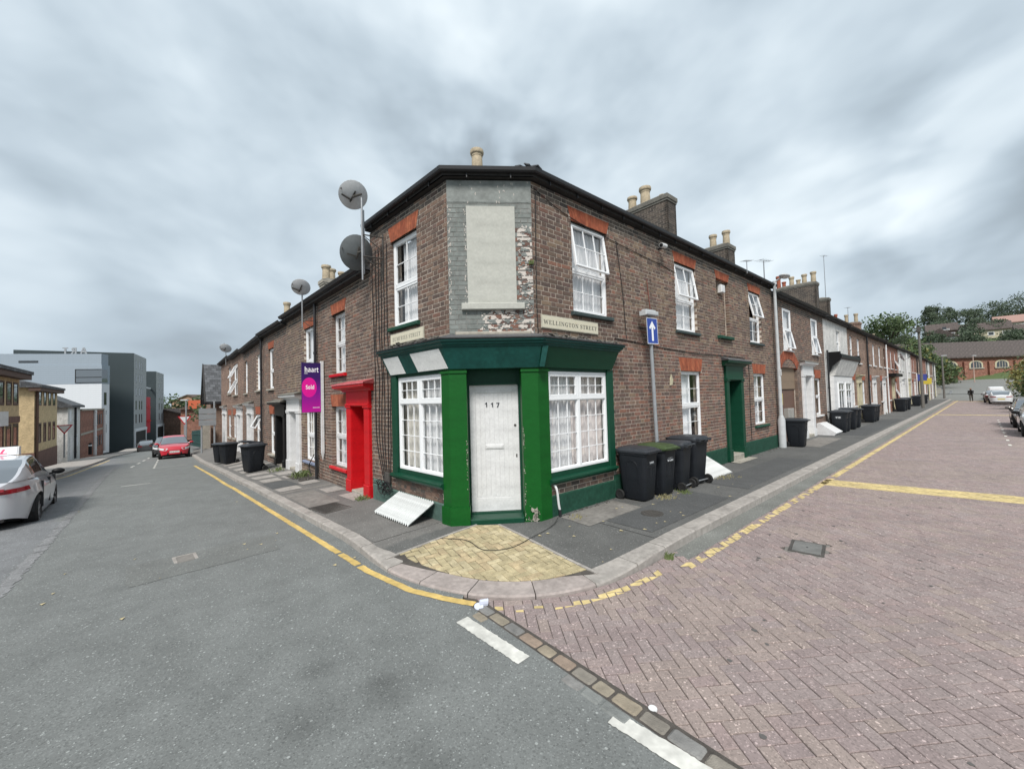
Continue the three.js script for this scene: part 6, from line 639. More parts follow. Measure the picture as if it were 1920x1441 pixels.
// ---------------------------------------------------------------- cars
function car(label, f, at, turn, o = {}) {
  const g = thing(o.name || 'parked_car', label, 'car', f, at, turn, o.group), L = o.L ?? 4.3, W = o.W ?? 1.78, H = o.H ?? 1.47, hl = L / 2, wb = o.wb ?? 2.6, zr = -wb / 2 - .02, zf = wb / 2, R = o.R ?? .32;
  const paint = MP(o.color, .35, { clearcoat: 1, clearcoatRoughness: .08, metalness: o.metal ?? 0 }), van = o.van;
  const belt = z => pl(van ? [[-hl, 1.0], [hl - .9, 1.0], [hl - .25, .9], [hl, .7]] : [[-hl, .86], [-hl + .12, .98], [-hl + .6, 1.0], [.2, .93], [.95, .92], [hl - .45, .84], [hl - .12, .74], [hl, .56]], z) * (H / 1.47);
  const roof = z => pl(van ? [[-hl + .02, 1.0], [-hl + .15, 1.75], [-hl + .5, 1.86], [.9, 1.86], [hl - .9, 1.1], [hl - .7, 1.0]] : [[-hl + .14, .98], [-hl + .5, 1.24], [-hl + .95, 1.4], [-.55, 1.465], [0, 1.46], [.35, 1.36], [.98, .93]], z) * (H / 1.47);
  const plan = z => W / 2 * Math.pow(Math.max(0, 1 - Math.pow(Math.abs(z) / hl, 5.5)), .3) * (1 - .03 * ss(.3, 1, Math.abs(z) / hl));
  const bot = z => { let y = .2 + .1 * ss(hl - .5, hl, Math.abs(z)); for (const w of [zr, zf]) { const d = (R + .055) ** 2 - (z - w) ** 2; if (d > 0) y = Math.max(y, R + Math.sqrt(d)); } return y; };
  const zs = []; for (let i = 0; i <= 64; i++) zs.push(-hl * Math.cos(i / 64 * Math.PI)); for (const w of [zr, zf]) for (const e of [-1, 1]) zs.push(w + e * (R + .054), w + e * (R + .03)); zs.sort((a, b) => a - b);
  const NV = 9, rows = (z) => { const w = plan(z), b = bot(z), t = Math.max(belt(z), b + .02), P = []; for (let k = 0; k <= NV; k++) { const v = k / NV, y = lerp(b, t, v), a = (y - .2) / .8; P.push([w * (.93 + .075 * Math.sin(Math.PI * cl(a * .85 + .08)) - .05 * ss(.8, 1, v) + (Math.abs(a - .62) < .06 ? .008 : 0)), y, z]); } const e = P[NV]; for (const s of [.8, .45, 0]) P.push([e[0] * s, e[1] + (1 - s) * .035, z]); return P; };
  const body = new B(); for (let i = 0; i < zs.length - 1; i++) { const a = rows(zs[i]), c = rows(zs[i + 1]); for (let k = 0; k < a.length - 1; k++) { body.quad(a[k], c[k], c[k + 1], a[k + 1]); const m = p => [-p[0], p[1], p[2]]; body.quad(m(c[k]), m(a[k]), m(a[k + 1]), m(c[k + 1])); } } mesh('body', body, paint, g, { smooth: .55 });
  mesh('underbody', new B().box(-W / 2 + .22, .17, -hl + .6, W / 2 - .22, .5, hl - .6), mt.rubber, g); mesh('sill_trim', new B().box(-W / 2 + .1, .19, zr + R + .05, W / 2 - .1, .3, zf - R - .05), mt.rubber, g);
  // cabin
  const cz = []; const z0 = van ? -hl + .03 : -hl + .15, z1 = van ? hl - .72 : .97; for (let i = 0; i <= 34; i++) cz.push(lerp(z0, z1, i / 34)); const cb = new B(), sw = new B(), ws = new B(), rw = new B();
  const sec = z => { const w = Math.min(plan(z) * .94, W / 2 * .9), b = belt(z) + .005, t = Math.max(roof(z), b + .001), k = cl((t - b) / .5), P = []; for (let j = 0; j <= 4; j++) { const v = j / 4; P.push([w * lerp(.985, lerp(.95, .77, k), v * v * .4 + v * .6), lerp(b, t - .045 * k, v), z]); } P.push([P[4][0] * .93, t - .012 * k, z], [P[4][0] * .55, t + .012, z], [0, t + .022, z]); return P; };
  const za = van ? hl - 1.0 : .36, zb = van ? -hl + .3 : -hl + .92; for (let i = 0; i < 34; i++) { const a = sec(cz[i]), c = sec(cz[i + 1]), zm = (cz[i] + cz[i + 1]) / 2; for (let k = 0; k < 7; k++) { let d = cb; if (k < 4) { const in1 = van ? zm > .9 && zm < za : zm > -hl + .72 && zm < za + .28; if (in1 && k > 0 && k < 4 && roof(zm) - belt(zm) > .16 && !(zm > -.12 && zm < -.02 && !van)) d = sw; } else { if (zm > za) d = ws; else if (zm < zb && !van) d = k > 4 ? rw : cb; } d.quad(a[k], c[k], c[k + 1], a[k + 1]); const m = p => [-p[0], p[1], p[2]]; d.quad(m(c[k]), m(a[k]), m(a[k + 1]), m(c[k + 1])); } }
  mesh('cabin', cb, paint, g, { smooth: .5 }); mesh('side_windows', sw, mt.glassDark, g, { smooth: .5 }); mesh('windscreen', ws, mt.glassSky, g, { smooth: .5 }); if (rw.p.length) mesh('rear_window', rw, mt.glassSky, g, { smooth: .5 });
  const tyre = new B().add(new THREE.LatheGeometry([[R * .66, -.1], [R * .93, -.105], [R, -.07], [R, .07], [R * .93, .105], [R * .66, .1]].map(p => new THREE.Vector2(...p)), 28).rotateZ(Math.PI / 2)).geo(.5), rim = new B().add(new THREE.LatheGeometry([[R * .67, .1], [R * .62, .06], [R * .55, .03], [.06, .05], [0, .05]].map(p => new THREE.Vector2(...p)), 28).rotateZ(-Math.PI / 2)).geo(.5), spoke = new B(); for (let k = 0; k < 5; k++) spoke.add(new THREE.BoxGeometry(.03, R * .56, .05).translate(.075, R * .34, 0).rotateX(k * 1.2566)); const spg = spoke.geo(), dk = M([.05, .05, .055], .5), rs = M([.5, .5, .52], .35, { metalness: .6 });
  for (const z of [zr, zf]) for (const s of [1, -1]) { const w = sub('wheel', g, T(s * (W / 2 - .13), R, z).multiply(new THREE.Matrix4().makeRotationY(s > 0 ? 0 : Math.PI))); mesh('tyre', tyre, mt.rubber, w); mesh('rim', rim, dk, w); mesh('spokes', spg, rs, w); mesh('hub', new B().cyl([.04, 0, 0], [.09, 0, 0], .055, .05, 10), rs, w); mesh('arch_liner', new B().add(new THREE.CylinderGeometry(R + .05, R + .05, .3, 20, 1, true, 0, Math.PI).rotateZ(Math.PI / 2).translate(-.08, 0, 0)), mt.rubber, w); }
  for (const s of [1, -1]) {
    const xz = z => plan(z); const strip = (za, zb, ya, yb, mat, name, off = .012) => { const b = new B(), N = 6; for (let i = 0; i < N; i++) { const p = lerp(za, zb, i / N), q = lerp(za, zb, (i + 1) / N), X = (z, y) => { const t = Math.max(belt(z), bot(z) + .02), r = rows(z); let k = 0; while (k < NV && r[k + 1][1] < y) k++; const v = cl((y - r[k][1]) / (r[k + 1][1] - r[k][1] || 1)); return lerp(r[k][0], r[k + 1][0], v) + off; }; const y0 = lerp(ya[0], ya[1], i / N), y1 = lerp(yb[0], yb[1], i / N), y2 = lerp(ya[0], ya[1], (i + 1) / N), y3 = lerp(yb[0], yb[1], (i + 1) / N); b.quad([s * X(p, y0), y0, p - .01 * (p < 0 ? 1 : -1)], [s * X(q, y2), y2, q - .01 * (q < 0 ? 1 : -1)], [s * X(q, y3), y3, q - .01 * (q < 0 ? 1 : -1)], [s * X(p, y1), y1, p - .01 * (p < 0 ? 1 : -1)]); } mesh(name, b, mat, g, { smooth: .6 }); };
    const k = H / 1.47; strip(hl - .55, hl - .035, [.64 * k, .54 * k], [.78 * k, .68 * k], M([.62, .64, .66], .12), 'headlight'); strip(-hl + .02, -hl + .42, [.76 * k, .8 * k], [.85 * k, .88 * k], M([.28, .012, .02], .15), 'tail_light'); strip(-.9, .75, [.935 * k, .91 * k], [.955 * k, .93 * k], mt.gutter, 'window_trim', -.01);
    mesh('door_handle', new B().rbox(0, 0, 0, .02, .03, .2), paint, g, { at: [s > 0 ? W / 2 * .985 : -W / 2 * .985 - .02, .8 * k, -.45] }); mesh('mirror', new B().add(new THREE.SphereGeometry(.1, 10, 8).scale(1.15, .72, .62).translate(s * (W / 2 + .07), .98 * k, .62)).cyl([s * (W / 2 - .08), .93 * k, .6], [s * (W / 2 + .04), .96 * k, .62], .025, .025, 6), o.mirror || paint, g, { smooth: 1 });
    const seam = new B(); for (const z of [-.05, zf - R - .12, zr + R - .12]) seam.box(s > 0 ? W / 2 * .5 : -W / 2 * 1.003, .34, z, s > 0 ? W / 2 * 1.003 : -W / 2 * .5, .9 * k, z + .008); mesh('door_seam', seam, mt.gutter, g);
  }
  mesh('grille', new B().box(-.38, .3, hl - .16, .38, .42, hl - .012).box(-.3, .5, hl - .16, .3, .56, hl - .02), mt.rubber, g); mesh('rear_bumper', new B().box(-.5, .24, -hl + .02, .5, .3, -hl + .3), mt.rubber, g);
  const pm = (t, bg) => M('#ffffff', .4, { map: canvasTex(256, 64, (c, w, h) => { c.fillStyle = bg; c.fillRect(0, 0, w, h); c.fillStyle = '#15171a'; c.font = 'bold 50px sans-serif'; c.textAlign = 'center'; c.textBaseline = 'middle'; c.fillText(t, w / 2, h / 2 + 2); }) }); if (o.plate) { mesh('number_plate', printed(.5, .12), pm(o.plate, '#e6e6e2'), g, { at: [0, .46, hl + .004] }); }
  if (o.rear) { const p = mesh('number_plate', printed(.5, .12), M([.6, .5, .12], .4), g, { at: [0, .56, -hl - .004] }); p.rotation.y = Math.PI; }
  return [g, paint];
}
{
  const fw = [-.70, -.714], [g] = car('silver hatchback with a white roof sign driving away down the street', FW, [-11.85, -.4, -8.95], Math.atan2(fw[0], fw[1]), { name: 'car', color: [.56, .57, .6], metal: .25, L: 4.37, W: 1.81, H: 1.48, wb: 2.66, mirror: mt.black }); g.rotateX(.045);
  const t = canvasTex(256, 96, (c, w, h) => { c.fillStyle = '#f3f4f6'; c.fillRect(0, 0, w, h); c.fillStyle = '#e0507a'; c.font = 'italic bold 80px sans-serif'; c.textAlign = 'right'; c.textBaseline = 'middle'; c.fillText('L', w - 40, h / 2 + 4); c.fillRect(30, h - 22, w - 70, 8); }); const s = sub('roof_sign', g, T(0, 1.49, -.2)); mesh('sign_body', new B().prism([[-.15, 0], [.15, 0], [.1, .19], [-.1, .19]], -.45, .45), mt.white, s, { m: new THREE.Matrix4().makeRotationY(Math.PI / 2) }); const p = mesh('printed_face', printed(.84, .18), M('#ffffff', .4, { map: t }), s, { at: [0, .095, -.131] }); p.rotation.set(.27, Math.PI, 0);
  mesh('tail_light_bar', new B().box(-.5, .83, -2.2, .5, .88, -2.13), M([.3, .02, .03], .2), g); mesh('roof_aerial', new B().cyl([0, 1.47, -1.4], [0, 1.56, -1.6], .012, .006, 5), mt.black, g);
  const at = (t, n) => { const [x, z] = Lxz(t, n); return [x, roadY(t) + .005, z]; }, hd = Math.atan2(.66, .75); const [r] = car('bright red hatchback parked nose up the hill', FW, at(31.2, 2.35), hd, { color: [.5, .012, .03], L: 3.78, W: 1.7, H: 1.53, wb: 2.46, plate: 'KL56 KXN' }); r.rotateX(-.05);
  const [d] = car('black car tucked behind the red hatchback', FW, at(35.6, 2.75), hd, { color: [.015, .016, .018], L: 4.2 }); d.rotateX(-.06); car('dark car standing at the foot of the grey block', FW, at(67, 5.2), hd + Math.PI, { color: [.05, .052, .055] });
  const rt = (s, n, h, label, o) => car(label, FR, [s, RY + .002, n], h, o), away = Math.PI / 2; rt(65.1, 6.25, away, 'white hatchback with yellow rear plate parked behind the dark car', { color: [.72, .73, .74], rear: 1 }); rt(70.5, 5.9, away, 'dark car just beyond the white hatchback', { color: [.05, .03, .032] }); rt(77, 6.1, away, 'white van parked beyond the dark car', { color: [.74, .74, .74], van: 1, L: 4.9, W: 1.9 }); rt(83.5, 6.1, away, 'white car parked beyond the white van', { color: [.7, .7, .7] });
  rt(28.7, 6.72, -away, 'dark brown parked car behind the silver grey one', { color: [.12, .1, .09], metal: .3 }); rt(23.55, 6.78, -away, 'silver grey parked car with black mirrors heading the right-hand row', { color: [.66, .67, .68], metal: .2, mirror: mt.black });
}
// ---------------------------------------------------------------- a person crossing the street, one continuous body
{
  const g = thing('person', 'person in dark jacket and grey trousers walking across the far street', 'person', FR, [75.5, RY, 4.0], Math.PI * .98);
  // joints: walking towards local +x after turning; leaning forward, one hand raised to the face
  const J = [[0, .92, 0, .05, 1.35, 0, .13, .15], [.05, 1.35, 0, .12, 1.52, 0, .07, .06], [.12, 1.6, 0, .15, 1.66, 0, .1, .095], [0, .9, .09, .16, .5, .09, .095, .07], [.16, .5, .09, .12, .08, .09, .065, .05], [.12, .06, .09, .27, .04, .09, .045, .04], [0, .9, -.09, -.1, .5, -.09, .095, .07], [-.1, .5, -.09, -.38, .14, -.09, .065, .05], [-.38, .12, -.09, -.27, .04, -.09, .045, .04], [.05, 1.36, .2, -.08, 1.1, .24, .065, .055], [-.08, 1.1, .24, .08, .88, .22, .05, .04], [.05, 1.36, -.2, .2, 1.12, -.2, .065, .055], [.2, 1.12, -.2, .24, 1.46, -.08, .05, .04], [.05, 1.36, -.2, .05, 1.36, .2, .07, .07]];
  const dist = (x, y, z) => { let d = 9; for (const [a, b, c, p, q, r, r0, r1] of J) { const ux = p - a, uy = q - b, uz = r - c, L = ux * ux + uy * uy + uz * uz, t = cl(((x - a) * ux + (y - b) * uy + (z - c) * uz) / L), e = Math.hypot(x - a - ux * t, y - b - uy * t, z - c - uz * t) - lerp(r0, r1, t), k = .05, h = cl(.5 + .5 * (e - d) / k); d = lerp(e, d, h) - k * h * (1 - h); } return d; };
  const N = 56, mc = new MarchingCubes(N, new THREE.MeshBasicMaterial(), false, false, 60000), S = .95; mc.isolation = 0; for (let k = 0; k < N; k++) for (let j = 0; j < N; j++) for (let i = 0; i < N; i++) { const x = (i - N / 2) / (N / 2) * S, y = (j - N / 2) / (N / 2) * S + .88, z = (k - N / 2) / (N / 2) * S; mc.field[i + j * N + k * N * N] = -dist(x, y, z); } mc.update();
  const p = new Float32Array(mc.count * 3), c = new Float32Array(mc.count * 3); for (let i = 0; i < mc.count; i++) { const x = mc.positionArray[i * 3] * S, y = mc.positionArray[i * 3 + 1] * S + .88, z = mc.positionArray[i * 3 + 2] * S; p.set([x, y, z], i * 3); const q = y > 1.56 && x > .12 ? [.3, .18, .13] : y > 1.55 ? [.02, .018, .016] : y > .86 && !(y < .95 && z > .2) ? [.018, .018, .02] : y > .1 ? [.06, .055, .05] : [.02, .02, .02]; c.set(q, i * 3); }
  let ge = new THREE.BufferGeometry(); ge.setAttribute('position', new THREE.BufferAttribute(p, 3)); ge.setAttribute('color', new THREE.BufferAttribute(c, 3)); ge.computeVertexNormals(); ge = toCreasedNormals(ge, 2); mesh('body', ge, M([1, 1, 1], .9, { vertexColors: true }), g);
}
// ---------------------------------------------------------------- trees
const leafMat = (a) => MP([1, 1, 1], .9, { vertexColors: true, transmission: .3, thickness: 0, side: 2 });
const leafM = leafMat();
function tree(label, x, y, z, h, rx, ry, col, n, o = {}) {
  const g = thing(o.name || 'tree', label, o.cat || 'tree', FW, [x, y, z], 0, o.group), q = mul(Math.round(x * 7 + z * 13 + h * 5)), cy = h - ry; const tk = new B().cyl([0, -.5, 0], [.1, cy, 0], Math.max(.12, h * .03), h * .014, 8), cl2 = []; for (let i = 0; i < (o.clumps || 16); i++) { const a = q() * 6.283, v = q() * 2 - .8, r = Math.sqrt(Math.max(0, 1 - v * v * .9)) * (.45 + .55 * q()); cl2.push([Math.cos(a) * r * rx, cy + v * ry * .85, Math.sin(a) * r * rx, (.28 + .3 * q())]); } for (const c of cl2.slice(0, 8)) tk.cyl([.05, cy * .75, 0], [c[0] * .8, c[1], c[2] * .8], h * .012, h * .005, 5); mesh('trunk', tk, mt.bark, g);
  const b = new B(), s = o.leaf || rx * .075; for (let i = 0; i < n; i++) { const c = cl2[Math.floor(q() * cl2.length)], u = V(q() - .5, q() - .5, q() - .5).normalize(), k = Math.pow(q(), .45) * c[3]; const p = [c[0] + u.x * k * rx, c[1] + u.y * k * ry * .9, c[2] + u.z * k * rx]; const t = .65 + .6 * q(), w = q() < .12 && o.alt ? o.alt : col; b.col = w.map(v => v * t); const d = V(q() - .5, q() - .5, q() - .5).normalize(), e = V(q() - .5, q() - .3, q() - .5).cross(d).normalize(), l = s * (.6 + .9 * q()); b.quad([p[0] - d.x * l, p[1] - d.y * l, p[2] - d.z * l], [p[0] + e.x * l * .6, p[1] + e.y * l * .6, p[2] + e.z * l * .6], [p[0] + d.x * l, p[1] + d.y * l, p[2] + d.z * l], [p[0] - e.x * l * .6, p[1] - e.y * l * .6, p[2] - e.z * l * .6]); } mesh('crown', b, leafM, g); return g;
}
// ---------------------------------------------------------------- left side, downhill
const FB = frame(-37.86, -32.9, 2.2793);
function block(name, label, f, x0, x1, y0, y1, z0, z1, mat, cat = 'building', group) { const g = thing(name, label, cat, f, [(x0 + x1) / 2, y0, (z0 + z1) / 2], 0, group), m = rel(g, f); mesh('wall', new B().box(x0, y0, z0, x1, y1, z1), mat, g, { m }); return [g, m]; }
const flatWin = (g, m, x, y, w, h, z, mat = mt.glassDark, fr = mt.gutter, t = .08) => { const p = sub('window', g, m.clone().multiply(T(x, y, z))); mesh('frame', new B().box(0, 0, -.1, w, t, .02).box(0, h - t, -.1, w, h, .02).box(0, t, -.1, t, h - t, .02).box(w - t, t, -.1, w, h - t, .02), fr, p); mesh('pane', new B().box(t, t, -.1, w - t, h - t, .006), mat, p); return p; };
{
  const buff = M([.68, .52, .3], .9, { map: texBlotch }), brown = M([.1, .06, .045], .8), plinth = M([.2, .11, .085], .9, { map: texBlotch });
  const office = (label, x0, x1, z, ye, xs, ys, sign) => { const [g, m] = block('office_building', label, FB, x0, x1, -2.6, ye, z - 10, z, buff); mesh('plinth', new B().box(x0 - .02, -2.6, z - 10, x1 + .02, -.8, z + .03), plinth, g, { m }); mesh('roof', new B().mould([[z + .4, ye], [z + .4, ye + .16], [z - 4, ye + 1.5], [z - 10.5, ye + .2], [z - 10.5, ye]], x0 - .4, x1 + .4), mt.slate, g, { m }); mesh('eaves_board', new B().box(x0 - .35, ye - .25, z - .2, x1 + .35, ye - .01, z + .34), brown, g, { m }); for (const x of xs) for (const [y, h] of ys) { const p = flatWin(g, m, x, y, .78, h, z, mt.glassDark, brown, .09); } downpipe(g, m, x0 + .2, -2, ye, brown, z + .1, .08); if (sign) mesh('sign_board', new B().box(x0, 1.45, z, -21, 2.1, z + .1), mt.white, g, { m }); return [g, m]; };
  office('buff brick two storey office with brown eaves and four window pairs', -7.5, -.5, 0, 3.7, [-6.4, -4.95, -3.5, -2.05], [[2.45, 1.15], [-.22, 1.42]]);
  const [og, om] = office('buff brick office with white sign board behind the silver car', -34, -18.9, 1.5, 3.9, [-19.9, -20.9, -22, -23.4, -24.8, -26.2, -28], [[2.38, 1.1], [.38, 1.12]], 1); mesh('band', new B().box(-34, 1.55, 1.5, -18.9, 1.85, 1.54), plinth, og, { m: om });
  { const [g, m] = block('white_house', 'narrow white rendered house with grey slate roof and gable', FB, 3.8, 10, -3, 2.45, -5.2, 0, mt.render, 'house'); mesh('roof', new B().mould([[.3, 2.3], [.3, 2.5], [-2.6, 4.1], [-5.5, 2.4], [-5.5, 2.3]], 3.5, 10.3), mt.slate, g, { m }); mesh('gable', new B().mould([[0, 2.44], [-2.6, 3.85], [-5.2, 2.44]], 3.8, 10), mt.render, g, { m }); downpipe(g, m, 6.8, -2.6, 2.4, mt.gutter, .1, .08); for (const [x, y] of [[4.5, .95], [7.5, .95], [7.7, -1.5]]) flatWin(g, m, x, y, 1.0, 1.2, 0, mt.blind, mt.white); mesh('door', new B().box(4.6, -2.6, 0, 5.7, -.4, .05), mt.white, g, { m }); }
  { const [g, m] = block('brick_building', 'low red brick building with flat roof and white downpipes', FB, 10.3, 27.4, -4.2, 1.95, -9, 0, mt.farRed); mesh('parapet', new B().box(10.2, 1.95, -9.1, 27.6, 2.15, .12), mt.stone, g, { m }); downpipe(g, m, 18.9, -3.4, 1.95, mt.white, .12, .16); downpipe(g, m, 27.2, -3.6, 1.95, mt.white, .12, .16); for (const x of [19.7, 21.5, 23.3, 25.1]) for (const y of [.1, -2.6]) flatWin(g, m, x, y, .9, 1.35, 0); mesh('band', new B().box(10.3, -.62, 0, 27.4, -.4, .05), mt.stone, g, { m }); }
  const FG = frame(-65.6, -63, 1.813), gb = M([.33, .39, .45], .7, { map: texPaint }), pale = M([.72, .75, .78], .8, { map: texPaint });
  { const [g, m] = block('modern_building', 'pale blue grey modern block with white lower walls and corner window', FG, 0, 1.7, 6.1, 9.1, -45, 0, gb); mesh('lower_wall', new B().box(.02, -5, -45, 1.68, 6.09, -.02), pale, g, { m }); mesh('upper_storey', new B().box(.12, 9.11, -44.8, 1.6, 10.9, -.15), gb, g, { m }); mesh('corner_window', new B().box(-.03, 6.3, -3.4, 1.2, 8.4, .03), mt.glassSky, g, { m }); mesh('window_rail', new B().box(-.06, 7.1, -3.4, -.02, 7.2, 0).box(-.06, 6.25, -3.45, -.02, 6.35, 0).box(-.06, 8.35, -3.45, -.02, 8.45, 0).box(-.06, 6.3, -3.45, -.02, 8.4, -3.35), mt.gutter, g, { m }); mesh('slit_window', new B().box(.09, 9.5, -10.6, .2, 9.85, -8.2), mt.glassDark, g, { m }); for (const [y, h] of [[2.7, 2], [1.2, .6], [-1.8, 1.4]]) flatWin(g, m, .5, y, .5, h, 0); mesh('low_wing', new B().box(-.5, -5, -62, 1.7, 9.9, -45.1), gb, g, { m }); }
  const FD = frame(-67.2, -70, 2.1555), dark = M([.045, .065, .072], .6, { map: texPaint }), mid = M([.4, .42, .435], .7, { map: texPaint });
  const tower = (label, f, len, y1, dep, fl, xs, fh) => { const [g, m] = block('apartment_block', label, f, 0, len, -5.5, y1, -dep, 0, mid); mesh('end_wall', new B().box(-.06, -5.5, -dep, -.01, y1 + .02, .02), dark, g, { m }); for (let k = 0; k < fl; k++) for (const x of xs) flatWin(g, m, x, -.7 + k * fh, .62, fh * .66, 0, mt.glassDark, mt.gutter, .05); mesh('ground_opening', new B().box(.9, -5.4, 0, len - .8, -2.2, .05), mt.rubber, g, { m }); mesh('ground_frame', new B().box(.6, -2.2, 0, len, -1.7, .15).box(.6, -5.4, 0, .9, -2.2, .15).box(len - .8, -5.4, 0, len - .4, -2.2, .15), pale, g, { m }); return [g, m]; };
  const [ag, am] = tower('dark grey apartment block with narrow windows in the valley', FD, 10, 11.8, 14, 5, [1.4, 4, 5.8], 2.45); const FE = frame(-76.8, -85, 2.1555); tower('second dark apartment block further down the valley', FE, 9, 9.8, 12, 5, [3.2, 6.4], 2.2);
  { const g = thing('red_bay', 'bright red panelled bay between the two dark blocks', 'building', FD, [11, -3, -.5]); for (let i = 0; i < 3; i++) mesh('panel', new B().box(i * 1.2, 0, -2, i * 1.2 + 1.1, 7.2, .4), M([.5, .02, .04], .6), g); mesh('rail', new B().box(0, 2.2, .4, 3.6, 2.5, .48).box(0, 5, .4, 3.6, 5.2, .48), mt.red, g); mesh('mast_arm', new B().box(1, 9, -.2, 7, 9.3, 0), pale, g); }
  { [['A', -2.1], ['R', -3.35], ['T', -4.55]].forEach(([c, z], i) => { const t = new TextGeometry(c, { font, size: 1.0, depth: .06, curveSegments: 4 }); t.scale(-1, 1, 1).translate(0, 0, 0); const g = thing('roof_letter', `large pale letter ${c} standing on the grey roof`, 'sign', FG, [.3, 10.92, z], -Math.PI / 2, 'roof letters'); mesh('letter', new B().add(t), M([.3, .32, .34], .7), g); mesh('stay', new B().box(-.5, 0, -.3, -.44, .8, -.04), mt.steel, g); }); }
  // gable house and slate hall
  { const g = thing('brick_house', 'brown brick gabled house at the bottom of the hill', 'house', FW, [-78, -5, -92], -.1); mesh('wall', new B().prism([[-7, 0], [5, 0], [5, 4.3], [-4, 6.4], [-7, 5.6]], -9, 0), mt.farBrown, g); mesh('roof', new B().prism([[-4, 6.42], [5.6, 4.2], [5.6, 4.5], [-4, 6.75], [-7.3, 5.9], [-7.3, 5.6]], -9.4, .4), mt.tileBrown, g); mesh('side_wall', new B().box(5, 0, -9, 7, 4, -2), mt.render, g); }
  { const g = thing('brick_house', 'far pale brick house above the valley trees', 'house', FW, [-107, -3, -130], .1); mesh('wall', new B().prism([[-5, 0], [5, 0], [5, 6.6], [0, 8.6], [-5, 6.6]], -8, 0), M([.36, .22, .15], .9), g); mesh('roof', new B().prism([[0, 8.62], [5.6, 6.4], [5.6, 6.8], [0, 9], [-5.6, 6.8], [-5.6, 6.4]], -8.4, .4), mt.tileBrown, g); }
  { const g = thing('slate_hall', 'small hall with steep slate roof beside the terrace end', 'building', F2, [-22.4, -1.2, .5]); mesh('wall', new B().box(-2.4, 0, -8, 2.4, 3.7, 0), mt.farBrown, g); mesh('gable', new B().prism([[-2.4, 3.7], [2.4, 3.7], [0, 6.3]], -8, -.02), mt.render, g); mesh('roof', new B().prism([[2.75, 3.4], [2.85, 3.6], [0, 6.75], [-2.85, 3.6], [-2.75, 3.4], [0, 6.5]], -8.2, .35), mt.slate, g); mesh('barge_board', new B().prism([[2.8, 3.35], [2.9, 3.6], [0, 6.8], [-2.9, 3.6], [-2.8, 3.35], [0, 6.4]], .35, .42), mt.soffit, g); mesh('lancet', new B().box(-.3, 3.6, -.02, .3, 5, .03), mt.white, g); mesh('gate_pier', new B().box(2.5, 0, .1, 3, 1.8, .6), mt.stone, g); }
  { const g = thing('green_fence', 'dark green metal fence along the lower pavement', 'fence', F2, [-27, -1.35, .55], .03); for (let i = 0; i < 26; i++) mesh('pale', new B().box(-i * .55, -.4 - i * .03, 0, -i * .55 + .4, 1.3 - i * .03, .03), M([.015, .06, .055], .6), g); mesh('rail', new B().cyl([.5, .9, .05], [-14, .15, .05], .04, .04, 5).cyl([.5, 0, .05], [-14, -.75, .05], .04, .04, 5), M([.015, .06, .055], .6), g); }
  const gw = (label, x, y, z, h, s) => { const g = thing('give_way_sign', label, 'road sign', FW, [x, y, z], Math.atan2(-x, -z)); mesh('post', new B().cyl([0, 0, 0], [0, h, 0], .05, .05, 8), mt.postGrey, g); mesh('border', new B().prism([[-s, h + .1], [0, h + .1 - s * 1.6], [s, h + .1]], .06, .09), M([.45, .02, .03], .5), g); mesh('face', new B().prism([[-s * .7, h + .02], [0, h + .05 - s * 1.2], [s * .7, h + .02]], .09, .1), mt.white, g); }; gw('red bordered give way sign outside the white rendered house', -38.6, -2, -34, 2.7, .5); gw('give way sign down the hill beyond the red car', -37.4, -2.2, -45, 3.1, .62);
  { const g = thing('sign_back', 'grey back of a triple panel road sign above the terrace pavement', 'road sign', FW, [-20.7, -1.2, -27.4], .62); mesh('post', new B().cyl([0, 0, 0], [0, 3.6, 0], .05, .05, 8).cyl([-.7, 0, 0], [-.7, 3.2, 0], .05, .05, 8), mt.postGrey, g); for (let i = 0; i < 3; i++) mesh('panel', new B().box(-.85, 1.95 + i * .4, .06, .1, 2.32 + i * .4, .1), mt.steel, g); }
  { const g = thing('bollard', 'black bollard with a pale band by the far kerb', 'bollard', FW, [-43, -2.5, -40.2]); mesh('post', new B().cyl([0, 0, 0], [0, 1.15, 0], .14, .12, 10), mt.black, g); mesh('band', new B().cyl([0, .85, 0], [0, .98, 0], .145, .145, 10), mt.white, g); }
  for (const [x, z, h, l] of [[-33.5, -40.5, 4.5, 'thin grey lamp post by the green fence'], [-36.5, -48, 4, 'thin grey lamp post beyond the give way sign']]) { const g = thing('street_lamp', l, 'street lamp', FW, [x, -1.8, z]); mesh('column', new B().cyl([0, 0, 0], [0, h, 0], .07, .05, 8), mt.postGrey, g); mesh('lantern', new B().box(-.5, h, -.1, .2, h + .12, .1), mt.postPale, g); }
  { const g = thing('brick_wall', 'low dark brick wall by the grey block', 'wall', FB, [28.5, -4.1, -1]); mesh('wall', new B().box(0, 0, -.3, 5, 1.9, 0), mt.farBrown, g); mesh('coping', new B().box(-.05, 1.9, -.35, 5.05, 2.05, .05), mt.stone, g); for (const x of [0, 4.6]) mesh('pier', new B().box(x, 0, -.4, x + .5, 2.5, .1), mt.farBrown, g); }
  for (const [x, y, z, h, rx, ry, n, l] of [[-93, -5, -108, 9.4, 5, 4, 1500, 'round green tree in the valley behind the brick gable'], [-86, -5, -108, 9, 4.5, 3.6, 1500, 'second green tree behind the brick gable'], [-78.5, -4, -104, 8.4, 4, 3.4, 1300, 'green valley tree nearest the slate hall'], [-62, -3, -88, 9.6, 3.6, 3.6, 1300, 'tree standing above the slate hall'], [-44, -2, -58, 6, 2.4, 2.4, 900, 'small tree behind the green fence']]) tree(l, x, y, z, h, rx, ry, [.075, .12, .045], n);
